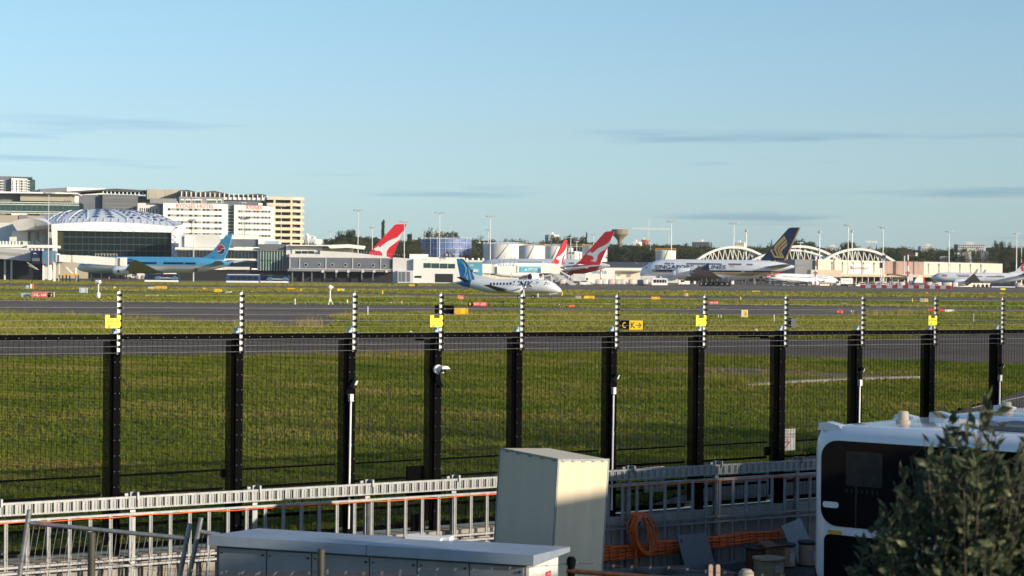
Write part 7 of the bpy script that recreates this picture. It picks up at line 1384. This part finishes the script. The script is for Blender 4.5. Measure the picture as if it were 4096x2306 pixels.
def truck(label, px0, px1, yt, yb, cab=.25, front='r', boxm='white_paint', txt=None, lift=.12):
    f, t = vfr(px0, px1, yb, 'service_truck', label, 'truck', 'apron service trucks'); (x0, zt), (x1, _) = f.q(px0, yt), f.q(px1, yt); L_ = x1-x0; g = lambda a: x0+L_*(a if front == 'r' else 1-a)
    def bx(a, b, y0, y1, z0, z1, n, m_): xa_, xb_ = sorted((g(a),g(b))); mb = MB(); mb.box(xa_,xb_,y0,y1,z0,z1); return mb.build(n, M(m_), t)
    bd = bx(0,1-cab-.02,0,2.5,zt*.34,zt,'cargo_box',boxm); bx(0,1-cab*.4,.3,2.2,zt*.2,zt*.32,'chassis','dark'); bx(1-cab,1,.1,2.4,zt*.18,zt*.66,'cab','white_paint'); bx(1-cab*.62,1.002,.05,2.45,zt*.42,zt*.62,'cab_window','glass_dark')
    wheels(t, (g(.14), g(.26), g(1-cab*.5)), zt*.13, .3, 2.5)
    if txt: mb = MB(); xa_, xb_ = sorted((g(.12),g(.62))); text(mb, txt, xa_, xb_, zt*.66, zt*.8, -.03); mb.build('lettering', M('pale_blue'), bd)
truck('white catering truck with lettering behind the white shuttle bus', 2640,2738,1106,1145,.24,txt='cabin services',boxm='pale_wall'); truck('pale catering truck parked left of the white shuttle bus', 2566,2640,1104,1143,.2,txt='cabin services',boxm='pale_wall'); truck('white lettered cargo truck with a dark cab at the airliner nose', 3348,3412,1113,1149,.22,'l',txt='dnata'); truck('white container truck beneath the blue airliner engine', 508,535,1091,1117,.4,boxm='pale_wall'); truck('pale high lift truck behind the blue airliner tail', 712,724,1098,1121,.5,boxm='pale_wall'); truck('white service truck in the pier bay', 1254,1275,1090,1122,.7,'l'); truck('grey catering truck behind the covered stairs', 2293,2352,1096,1140,.2,boxm='pale_wall'); truck('white truck beyond the stairs near the narrow fin', 2195,2215,1098,1118,.4)
# wrapped pallets and baggage carts on dollies
def make_cart(m_, label, seed, group, canvas=False):
    rnd = random.Random(seed); t = thing('cargo_dolly', label, 'cargo', (0,0,-50), 0, group); mb = MB(); n_ = 5
    rings = []
    for k, (z, w_) in enumerate(((.55,1.0),(1.0,1.03),(1.6,1.0),(2.0,.93),(2.15,.7))):
        rings.append([(w_*1.1*math.copysign(abs(math.cos(a))**.45,math.cos(a))*(1+rnd.uniform(-.05,.05)), .8+w_*.8*math.copysign(abs(math.sin(a))**.45,math.sin(a)), z+rnd.uniform(-.06,.06)) for a in np.linspace(.39,2*math.pi+.39,12,endpoint=False)])
    mb.loft(rings); mb.build('load', M(m_), t, smooth=35); mb = MB(); mb.box(-1.25,1.25,0,1.6,.38,.52); mb.build('deck', M('cover_grey'), t)
    mb = MB(); mb.bar((-1.25,.8,.42),(-1.9,.8,.35),.08,.08); mb.build('tow_bar', M('cover_grey'), t); wheels(t, (-.85,.85), .2, .14, 1.6); return t
CL = {'wrap': make_cart('wrap','grey plastic wrapped cargo pallet on a dolly',1,'wrapped cargo pallets'), 'wrap_pink': make_cart('wrap_pink','pinkish wrapped cargo pallet on a dolly',2,'wrapped cargo pallets'), 'cart_grey': make_cart('cart_grey','dark covered baggage cart on small wheels',3,'baggage carts')}
used = set()
def cart(kind, px, yb, sc, label):
    p = G(px, yb); r_ = CL[kind]
    if kind not in used: used.add(kind); KIDS(r_); r_.location = p; r_.scale = (sc,)*3; r_['label'] = label; return r_
    return dup(r_, p, random.uniform(-.15,.15), label, None, sc)
for px, k, lb in ((2395,'wrap','with torn white sheeting beside the banded mast base'),(2418,'wrap','right of the banded mast foot'),(2446,'wrap_pink','third in the row before the covered bus'),(2468,'wrap','rounded low one in the row before the covered bus'),(2489,'wrap','bluish one beside the motor tug'),(2528,'wrap_pink','right of the motor tug'),(2562,'cart_grey','next to the red topped cart'),(2580,'wrap','beside the red tractor by the shuttle bus')):
    cart(k, px, 1143, 1.1, ('dark covered baggage cart ' if k == 'cart_grey' else 'plastic wrapped cargo pallet ')+lb)
for px, lb in ((2250,'left of two beneath the covered stairs'),(2274,'right of two beneath the covered stairs')): cart('wrap_pink', px, 1141, 1.05, 'pinkish wrapped cargo pallet '+lb)
cart('wrap', 1205, 1124, 1.5, 'bright wrapped cargo pallet before the pier coach'); cart('wrap', 1172, 1124, 1.3, 'pale wrapped cargo pallet behind the navy bus')
for i in range(13): cart('cart_grey', 3470+i*27+random.uniform(-4,4), 1143.5+i*.25, 1.05, 'dark covered baggage cart in the crowd behind the red and white barrier')
for i in range(9): cart('wrap', 3505+i*36+random.uniform(-6,6), 1148+i*.3, 1.05, 'grey wrapped cargo pallet in the crowd behind the red and white barrier')
for px, k, lb in ((3780,'cart_grey','beyond the end of the barrier row'),(3822,'wrap_pink','standing apart under the airliner engine'),(4078,'wrap_pink','at the right edge behind the dark bus')): cart(k, px, 1153, 1.1, ('dark covered baggage cart ' if k == 'cart_grey' else 'pinkish wrapped cargo pallet ')+lb)
for i, px in enumerate((446,470,494,545,570)): cart('cart_grey', px, 1115+i*.8, .9, 'dark low dolly in the train below the blue airliner')
for i, px in enumerate((60,78)): cart('cart_grey', px, 1109, 1.0, 'dark cargo container in the ramp undercroft')
# red and white water barriers
def barrier(i):
    f = Fr(3440, 800); a, b = G(3441+i*21.4, 1152.5+i*.24), G(3441+(i+1)*21.4, 1152.5+(i+1)*.24); red = i % 2 == 0
    t = thing('water_barrier', ('red' if red else 'white')+' plastic water filled barrier in the striped row', 'barrier', a, math.atan2(b.y-a.y,b.x-a.x), 'red barriers in the striped row' if red else 'white barriers in the striped row'); L_ = (b-a).length
    mb = MB(); mb.prism([(.02,0),(L_-.02,0),(L_-.02,1.0),(L_-.15,1.25),(.15,1.25),(.02,1.0)], -.22, .22); mb.build('shell', M('red_sign' if red else 'white_paint'), t); mb = MB(); mb.tube((L_/2,0,1.25),(L_/2,0,1.32),.12,n=8); mb.build('filler_cap', M('cover_grey'), t)
for i in range(17): barrier(i)
# stairs
def stairs(label, px0, y0, px1, y1, yb, covered=True, m_='white_paint', name='passenger_stairs'):
    f, t = vfr(px0, px1, yb, name, label, 'stairs', 'passenger stairs'); (x0,z0),(x1,z1) = f.q(px0,y0), f.q(px1,y1); n_ = 14
    for k in range(n_): x = x0+(x1-x0)*k/n_; z = z0+(z1-z0)*(k+1)/n_-2.4*covered; mb = MB(); mb.box(min(x,x+(x1-x0)/n_),max(x,x+(x1-x0)/n_),.1,1.7,z-.12,z); mb.build('step', M('cover_grey'), t)
    for y in (0,1.8): mb = MB(); mb.hexa([(x0,y,z0-3.2*covered),(x1,y,z1-3.2*covered),(x1,y+.08,z1-3.2*covered),(x0,y+.08,z0-3.2*covered),(x0,y,z0-1.6*covered+.0),(x1,y,z1-1.6*covered),(x1,y+.08,z1-1.6*covered),(x0,y+.08,z0-1.6*covered)]); mb.build('side_panel', M('hull_grey'), t)
    if covered:
        mb = MB(); mb.hexa([(x0,-.1,z0-.35),(x1,-.1,z1-.35),(x1,2,z1-.35),(x0,2,z0-.35),(x0,-.1,z0),(x1,-.1,z1),(x1,2,z1),(x0,2,z0)]); mb.build('roof', M(m_), t)
        for k in range(5): x = x0+(x1-x0)*(k+.3)/5; z = z0+(z1-z0)*(k+.3)/5; mb = MB(); mb.bar((x,0,z-1.8),(x,0,z-.2),.08,.08); mb.build('roof_post', M('pale_wall'), t)
    zl = min(z0,z1); mb = MB(); mb.box(min(x0,x1)+.5,max(x0,x1)-.3,.2,1.6,.5,1.0); mb.build('chassis', M('cover_grey'), t); wheels(t, (min(x0,x1)+1, max(x0,x1)-1), .45, .3, 1.9)
    hi = x0 if z0 > z1 else x1; mb = MB(); mb.bar((hi,.9,.8),(hi,.9,max(z0,z1)-2.6*covered),.3,.3); mb.build('support', M('pale_wall'), t)
stairs('white covered passenger stairs leaning down from the air bridge', 2212,1066,2306,1122,1141); stairs('covered passenger stairs with dark glazing behind the propeller cockpit', 2098,1098,2150,1124,1137); stairs('grey stair ramp beside the covered passenger stairs', 2165,1106,2225,1136,1141,True,'hull_grey'); stairs('grey stair ramp right of the white windowed van', 2318,1108,2372,1138,1141,True,'hull_grey'); stairs('passenger stairs at the front door of the right hand airliner', 3815,1090,3785,1124,1146,True); stairs('small red sided stairs behind the barrier row', 3622,1128,3645,1150,1151,False); stairs('white stair truck canopy above the baggage carts', 3690,1105,3660,1132,1144,True)
# belt loaders, tugs, low loaders
def loader(label, px0, y0, px1, y1, yb, m_):
    f, t = vfr(px0, px1, yb, 'belt_loader', label, 'loader', 'belt loaders'); (x0,z0),(x1,z1) = f.q(px0,y0), f.q(px1,y1); mb = MB(); mb.bar((x0,1,z0),(x1,1,z1),1.0,.25); mb.build('belt', M('cover_grey'), t)
    for y in (.4,1.6): mb = MB(); mb.bar((x0,y,z0+.2),(x1,y,z1+.2),.08,.3); mb.bar((x0,y,z0+.9),(x1,y,z1+.9),.06,.06); mb.build('side_rail', M(m_), t)
    a, b = min(x0,x1), max(x0,x1); mb = MB(); mb.box(a,b,.1,1.9,.4,.95); mb.build('body', M(m_), t); mb = MB(); mb.box(a+.4,a+1.4,.2,1.0,.96,1.7); mb.build('seat', M('dark'), t); wheels(t, (a+.6,b-.6), .4, .3, 2)
loader('yellow belt loader raised to the blue airliner hold', 738,1112,792,1090,1119,'yellow'); loader('belt loader at the white airliner hold', 3178,1140,3145,1126,1147,'cover_grey'); loader('white belt loader beside the yellow one', 785,1112,828,1104,1118,'white_paint')
def tug(label, px, yb, m_, L_=3.0, group='aircraft tugs'):
    f, t = vfr(px, px, yb, 'tow_tug', label, 'tug', group); mb = MB(); mb.prism([(-L_/2,.35),(L_/2,.35),(L_/2,.95),(L_*.1,1.05),(0,.8),(-L_/2,.9)],0,1.6); mb.build('body', M(m_), t); mb = MB(); mb.box(-L_*.25,-.05,.3,1.3,.9,1.5); mb.build('seat', M('dark'), t); mb = MB(); mb.bar((L_*.08,.8,1.0),(0,.8,1.6),.06,.06); mb.build('steering_column', M('dark'), t); wheels(t, (-L_*.32,L_*.32), .38, .3, 1.6)
tug('dark baggage tug in the wrapped pallet row', 2506,1143,'cover_grey'); tug('red topped tractor beside the white shuttle bus', 2572,1142,'red_sign'); tug('dark tug with a driver behind the double deck tail', 3112,1145,'cover_grey'); tug('white tug below the blue airliner tail', 820,1117,'white_paint'); tug('dark tug under the white airliner belly', 3210,1146,'cover_grey'); tug('yellow topped low loader by the ramp columns', 142,1112,'amber',7); tug('white low loader bed beside the yellow one', 45,1111,'white_paint',7); tug('flat dark tow dolly standing out on the apron', 28,1115,'cover_grey',4.5); tug('yellow ended tow dolly beside the flat dark one', 55,1116,'yellow',3)
# yellow tipped high loader at far left
f, t = vfr(0,20,1109,'high_loader','white and yellow high loader at the left edge','loader'); toground(f, t, 'mast', 'white_paint', 2, 1068, 8, 0, 1); toground(f, t, 'mast', 'white_paint', 12, 1068, 17, 0, 1); rect(f, t, 'platform', 'amber', 2,1064,18,1070,-.2,1.4); rect(f, t, 'body', 'white_paint', -5,1094,20,1104,-.4,2); wheels(t, (f.x(0), f.x(15)), .4, .3, 2)
f, t = vfr(815,832,1118,'barrier_frame','orange ended white towing frame below the blue airliner tail','frame'); rect(f, t, 'beam', 'white_paint', 790,1113,828,1116,0,.5); rect(f, t, 'end_post', 'orange', 826,1105,829,1118,-.2,.5)
f, t = vfr(843,900,1112,'timber_rack','stack of brown boards behind the blue airliner tail','boards')
for k in range(3): rect(f, t, 'board', 'red_roof', 844,1103+k*3,900,1105.2+k*3,0,1)
rect(f, t, 'base', 'dark', 845,1110,899,1113,0,1)
# cones and people
def cone(label, px, yb, sc=1.0):
    t = thing('traffic_cone', label, 'cone', G(px,yb), 0, 'cones by the blue airliner'); t.scale = (sc,)*3; mb = MB(); mb.lathe([(.22,.04),(.14,.4),(.05,.95)], n=12); mb.build('cone_body', M('orange'), t, smooth=40); mb = MB(); mb.box(-.3,.3,-.3,.3,0,.04); mb.build('base', M('orange'), t); mb = MB(); mb.lathe([(.155,.42),(.105,.65)], n=12); mb.build('stripe', M('white_paint'), t)
cone('orange traffic cone at the air bridge drive beam', 315,1114,1.3); cone('orange traffic cone before the nose wheel', 395,1114,1.1); cone('orange traffic cone next to the slim instrument pole', 416,1115,1.1); cone('orange traffic cone beside the engine', 436,1117,1.2)
pm = bpy.data.meshes.new('person_base'); sk = [((0,0,.95),.13),((0,0,1.2),.15),((0,0,1.42),.12),((0,0,1.52),.055),((0,-.01,1.62),.085),((0,-.01,1.74),.07),((.1,0,.92),.095),((.12,.02,.5),.07),((.12,0,.08),.05),((.12,-.12,.04),.045),((-.1,0,.92),.095),((-.12,-.03,.5),.07),((-.12,.02,.08),.05),((-.12,-.10,.04),.045),((.2,0,1.4),.06),((.26,-.04,1.15),.048),((.24,-.16,.95),.04),((-.2,0,1.4),.06),((-.27,.0,1.15),.048),((-.26,-.1,.92),.04)]
pm.from_pydata([a for a,_ in sk], [(0,1),(1,2),(2,3),(3,4),(4,5),(0,6),(6,7),(7,8),(8,9),(0,10),(10,11),(11,12),(12,13),(2,14),(14,15),(15,16),(2,17),(17,18),(18,19)], [])
po = bpy.data.objects.new('person_base', pm); COL.objects.link(po); md = po.modifiers.new('Skin','SKIN')
for i, (_, r_) in enumerate(sk): pm.skin_vertices[0].data[i].radius = (r_, r_)
pm.skin_vertices[0].data[0].use_root = True; sb_ = po.modifiers.new('Sub','SUBSURF'); sb_.levels = 1
dg = bpy.context.evaluated_depsgraph_get(); pmesh = bpy.data.meshes.new_from_object(po.evaluated_get(dg)); bpy.data.objects.remove(po); pmesh.name = 'person_body'
pmesh.materials.append(M('trouser')); pmesh.materials.append(M('skin'))
for pg in pmesh.polygons: pg.material_index = 1 if pg.center.z > 1.5 or (abs(pg.center.x) > .2 and pg.center.z < 1.0) else 0
vb = MB(); vb.loft([[(w_*math.cos(a), .85*w_*math.sin(a), z) for a in np.linspace(0,2*math.pi,12,endpoint=False)] for z, w_ in ((.92,.17),(1.1,.185),(1.3,.2),(1.44,.17),(1.5,.08))]); VEST = vb.mesh('safety_vest', M('hivis'), 60); hb = MB(); hb.lathe([(.1,1.68),(.095,1.76),(.04,1.81)], n=10); HAIR = hb.mesh('hair', M('dark'), 60)
for px, yb, lb in ((490,1114,'worker in a yellow vest standing below the blue airliner engine'),(3116,1139,'worker in a yellow vest on the dark tug'),(2325,1139,'worker in a yellow vest at the foot of the covered stairs'),(3195,1145,'worker in a yellow vest below the white airliner belly'),(3231,1144,'worker in a yellow vest beside the white airliner wheel'),(3421,1146,'worker in a yellow vest behind the lettered cargo truck'),(3563,1146,'worker in a yellow vest among the baggage carts'),(3596,1146,'worker in a yellow vest beside the small red stairs')):
    t = thing('person', lb, 'person', G(px,yb), random.uniform(-1,1), 'ramp workers'); put('body', pmesh, t); put('safety_vest', VEST, t); put('hair', HAIR, t)
for px, yt, yb, tail in ((422,1029,1105,'white service pole with a floodlight below the air bridge cab'),(405,1066,1107,'shorter white service pole with a round lamp')):
    f = gfr(px, yb+8); t = f.thing('service_pole', tail, 'pole'); x, z = f.q(px, yt); mb = MB(); mb.tube((x,0,0),(x,0,z),.22,n=8); mb.build('pole', M('pvc'), t); mb = MB(); mb.lathe([(.2,-.3),(.4,0),(.2,.4)], c=(x,0,z), n=10); mb.build('lamp', M('pvc'), t)

# ================================================================ TREES
LEAFS = [leafmat('tree_leaf_dark', [(.3,(.026,.038,.022)), (.5,(.050,.066,.034)), (.7,(.095,.105,.045))], .5, .2), leafmat('tree_leaf_olive', [(.3,(.036,.046,.020)), (.5,(.075,.082,.034)), (.7,(.13,.12,.05))], .5, .2), leafmat('tree_leaf_russet', [(.3,(.05,.025,.012)), (.7,(.11,.055,.03))], .5, .2)]
def tree_mesh(kind, seed):
    g = np.random.default_rng(seed); mb = MB(); rnd = random.Random(seed); cl = []
    if kind == 'column':
        mb.tube((0,0,0),(0,0,.9),.02,.008,n=6); cl = [(g.normal(0,.03),g.normal(0,.03),z,.085*(1-.55*abs(z-.55)/.5)+.02) for z in np.linspace(.14,.97,26)]
    elif kind == 'conifer':
        mb.tube((0,0,0),(0,0,.98),.02,.004,n=6); cl = [(.30*(1-z)*math.cos(i*2.4),.30*(1-z)*math.sin(i*2.4),z,.07*(1.15-z)) for i, z in enumerate(np.linspace(.18,.97,46))]
    elif kind == 'palm':
        mb.path([(0,0,0),(.02,0,.5),(0,0,.86)],[.03,.022,.02],n=6); cl = [(.1*math.cos(a),.1*math.sin(a),.88+.04*math.sin(a*3),.07) for a in np.linspace(0,6.28,9)]
    else:
        flat = kind == 'umbrella'; mb.path([(0,0,0),(.015,.01,.25),(0,0,.5)],[.035,.028,.02],n=7)
        for k in range(9 if flat else 7):
            a = k*2.4+rnd.random(); rr = rnd.uniform(.18,.46); zt = rnd.uniform(.72,.93) if flat else rnd.uniform(.45,.88); mb.path([(0,0,.38+.02*k),(rr*.5*math.cos(a),rr*.5*math.sin(a),(zt+.4)/2),(rr*math.cos(a),rr*math.sin(a),zt)],[.014,.009,.004],n=5)
            for j in range(4): cl.append((rr*math.cos(a)+g.normal(0,.07),rr*math.sin(a)+g.normal(0,.07),zt+g.normal(0,.03 if flat else .07),rnd.uniform(.07,.12) if flat else rnd.uniform(.09,.15)))
        if not flat:
            for j in range(16): a = rnd.uniform(0,6.28); rr = rnd.uniform(.1,.42); cl.append((rr*math.cos(a),rr*math.sin(a),rnd.uniform(.22,.75),rnd.uniform(.09,.14)))
            cl += [(0,0,.9,.09),(.08,.05,.84,.1),(-.1,.0,.82,.1)]
        else: cl += [(g.normal(0,.12),g.normal(0,.12),.9,.1) for _ in range(5)]
    per = max(26, 2300//len(cl)); vs = []
    for x, y, z, r_ in cl:
        d = g.normal(0,1,(per,3)); d /= np.linalg.norm(d,axis=1)[:,None]; d *= r_*g.uniform(.45,1.05,(per,1)); d[:,2] *= .75; c = np.array([x,y,z])+d
        n1 = g.normal(0,1,(per,3)); n1 /= np.linalg.norm(n1,axis=1)[:,None]; n2 = np.cross(n1, g.normal(0,1,(per,3))); n2 /= np.linalg.norm(n2,axis=1)[:,None]; s_ = g.uniform(.010,.022,(per,1)); vs.append(np.stack([c-n1*s_, c+n1*s_*.6+n2*s_, c+n1*s_*.6-n2*s_],1))
    v = np.concatenate(vs).reshape(-1,3); return mb.mesh('trunk', M('trunk')), v, np.arange(len(v)).reshape(-1,3)
KINDS = {}
for kind, n_ in (('round',4),('umbrella',3),('column',1),('conifer',1),('palm',1)):
    KINDS[kind] = []
    for s_ in range(n_):
        tm, v, tr = tree_mesh(kind, 31*s_+len(kind)); o = fastmesh('crown', v, tr, LEAFS[0]); cm = o.data; bpy.data.objects.remove(o); ms = [cm]
        for L_ in LEAFS[1:]: c2 = cm.copy(); c2.materials.clear(); c2.materials.append(L_); ms.append(c2)
        KINDS[kind].append((tm, ms))
TN = {'round':'broad leaved tree','umbrella':'spreading pine','column':'slim cypress','conifer':'tall conifer','palm':'palm tree'}; tcount = {}
def tree(kind, px, ytop, d, wpx, lab=None, leaf=0, group='trees beyond the apron', name=None):
    p = P(px, hor(px), d); z = P(px, ytop, d).z; k = tcount.get(kind,0); tcount[kind] = k+1; tm, ms = KINDS[kind][k % len(KINDS[kind])]
    t = thing(name or TN[kind].replace(' ','_'), lab, 'tree', (p.x,p.y,0), random.uniform(0,6.28), group); w_ = wpx*d/FPX; t.scale = (w_,w_,z) if kind in ('round','umbrella') else (w_*(4 if kind == 'column' else 1.7 if kind == 'conifer' else 3),)*2+(z,)
    put('trunk', tm, t); put('crown', ms[leaf], t); return t
SKYL = [(1236,962),(1300,957),(1345,935),(1390,922),(1430,928),(1470,945),(1510,940),(1560,958),(1620,952),(1670,946),(1712,924),(1760,942),(1790,930),(1850,952),(1900,946),(1990,956),(2050,946),(2100,955),(2160,965),(2230,946),(2300,944),(2340,956),(2400,958),(2450,968),(2520,966),(2600,970),(2700,965),(2800,976),(2900,980),(3000,981),(3060,977),(3100,970),(3150,972),(3200,960),(3250,968),(3300,986),(3350,986),(3390,968),(3450,986),(3520,988),(3590,976),(3650,986),(3700,992),(3800,987),(3900,988),(3960,974),(4040,976),(4160,984)]
sxs, sys_ = [a for a,_ in SKYL], [b for _,b in SKYL]; u = 1242
while u < 4180:
    k = random.choice(('round','round','round','umbrella')); y = np.interp(u, sxs, sys_)+random.uniform(2,14); lf = random.choice((0,0,1)); tree(k, u, y, random.uniform(1330,1600), random.uniform(75,120), ('dark green ' if lf == 0 else 'olive green ')+TN[k]+' in the tree line on the skyline', lf, 'skyline trees'); u += random.uniform(24,40)
for px, y, d, w_, k, lb, lf in ((1530,883,1380,20,'column','tall slim cypress standing clear above the skyline left of the red fin',0),(1637,930,1500,20,'palm','lone palm against the sky right of the red fin',0),(1386,916,1300,95,'umbrella','broad spreading pine rising above the pier roof',0),(1775,922,1340,100,'umbrella','spreading pine above the blue scaffolded tank',0),(1712,920,1330,95,'round','dome shaped dark tree left of the scaffolded tank',0),(2225,940,1480,60,'umbrella','umbrella shaped pine beside the white gridded tower',1),(2292,943,1350,125,'umbrella','wide leafless looking spreading tree between the fins',1),(2345,931,1600,9,'column','slim cypress against the sky between the red fins',0),(2278,939,1500,8,'column','thin bare column tree left of the spreading tree',1),(2045,948,1300,70,'round','russet coloured tree behind the large domed tank',2),(3085,958,1500,34,'conifer','layered conifer left of the navy fin',0),(3206,956,1400,70,'umbrella','spreading pine right of the navy fin',0),(3392,964,1420,75,'umbrella','spreading pine above the freight building arch',0),(4010,961,1350,62,'umbrella','umbrella pine on the right hand skyline',0),(2845,968,1700,14,'conifer','small conifer above the dark flat building',0),(3505,980,1500,22,'conifer','blue green conifer right of the arches',0)): tree(k, px, y, d, w_, lb, lf, 'skyline trees')
u = 1300
while u < 1935: y = random.uniform(962,988); lf = random.choice((0,1,1)); tree('round', u, y, random.uniform(1190,1290), random.uniform(75,110), ('dark' if lf == 0 else 'olive')+' broad leaved tree in the belt behind the pier', lf, 'tree belt behind the pier'); u += random.uniform(20,34)
u = 2425
while u < 2800: y = random.uniform(972,996); tree('round', u, y, random.uniform(1080,1180), random.uniform(95,135), 'dark broad leaved tree in the dense belt behind the cargo shed', 0, 'tree belt behind the cargo shed'); u += random.uniform(17,27)
u = 2790
while u < 3660: y = random.uniform(988,1006); lf = random.choice((0,0,1)); tree('round', u, y, random.uniform(1090,1250), random.uniform(80,120), ('dark' if lf == 0 else 'olive')+' broad leaved tree behind the arched roofs', lf, 'tree belt behind the arches'); u += random.uniform(20,32)
u = 3560
while u < 4180: y = random.uniform(988,1016); lf = random.choice((0,1)); tree('round', u, y, random.uniform(1040,1300), random.uniform(75,115), ('dark' if lf == 0 else 'olive')+' broad leaved tree behind the freight building', lf, 'tree belt behind the freight building'); u += random.uniform(15,26)
for px, y, w_ in ((1905,1002,90),(1800,1000,60),(1640,975,70),(1690,985,60),(1858,1000,60)): tree('round', px, y, 1060, w_, 'olive tree close in front of the fuel tanks', 1, 'trees before the tanks')
# hill under the far tree line
mb = MB(); rows_ = []
for d, zf in ((1640,.15),(1800,.7),(2000,1),(2500,1.1),(3200,1)):
    rows_.append([(P(px,hor(px),d).x, d, zf*(CAMZ+(hor(px)-np.interp(px,sxs,sys_)-17)*1900/FPX)*(d/1900)**.6) for px in np.linspace(1100,5200,60)])
mb.loft(rows_, closed=False, cap=False); mb.build('wooded_hill', leafmat('hill_cover', [(.35,(.02,.03,.014)),(.65,(.05,.055,.03))], .02, .0), kind='structure', smooth=60)

# ================================================================ UNSEEN TREES AND AN ADDED BLOCK THAT SHADE THE YARD
SH, SP = Vector((SUNV.x, SUNV.y)).normalized(), Vector((-SUNV.y, SUNV.x)).normalized()
if SP.y < 0: SP = -SP
def behind(a, q_): v = SH*a + SP*q_; return (v.x, v.y, -.98)
for i, (a, q_, h, w_) in enumerate([(48,29.2,17.4,7),(52,32,17.9,8),(47,35,17.6,8),(53,37.5,18.2,7),(57,30.2,18.4,7),(60,34,19.0,8),(49,42.5,19.6,7),(56,45.5,20.6,8),(61,41.5,21.6,6),(52,48,19.0,7)]):
    tm, ms = KINDS['round'][i % 4]; t = thing('broad_leaved_tree', 'tall tree standing beside the road behind the yard', 'tree', behind(a,q_), i*1.1, 'roadside trees behind the yard'); t.scale = (w_, w_, (h+.98)/.95); put('trunk', tm, t); put('crown', ms[i % 2], t)
t = thing('shade_block', 'two storey stacked site office beside the yard', 'building', behind(10, 20.5), math.atan2(SP.y, SP.x))  # added out of view, stepped to throw shade on enclosure and cabinet
for n_, q0, q1, z0, z1 in (('shade_block_lower',-4,3.9,0,3.6),('shade_block_upper',-.7,3.9,3.62,7.25),('shade_block_upper',-4,-2.3,3.62,7.25),('shade_block_notch',-2.28,-.72,3.62,6.35)): mb = MB(); mb.box(q0,q1,-3,3,z0,z1); mb.build(n_, M('pale_wall'), t)
for k in range(3):
    for z in (1.2,4.8): mb = MB(); mb.box(-.2+k*1.3,.7+k*1.3,-3.05,-2.95,z,z+1.2); mb.build('window', M('glass_dark'), t)
# ================================================================ HAZE
hz = MB(); hz.box(-2500,2500,-120,4200,-3,62); hm = bpy.data.materials.new('haze'); hm.use_nodes = True; hn = hm.node_tree.nodes; hn.clear()
ho = hn.new('ShaderNodeOutputMaterial'); hv = hn.new('ShaderNodeVolumePrincipled'); hv.inputs['Density'].default_value = .00004; hv.inputs['Color'].default_value = (.86,.92,1,1); hv.inputs['Anisotropy'].default_value = 0.1
hm.node_tree.links.new(hv.outputs['Volume'], ho.inputs['Volume']); hz.build('haze', hm, kind='stuff')
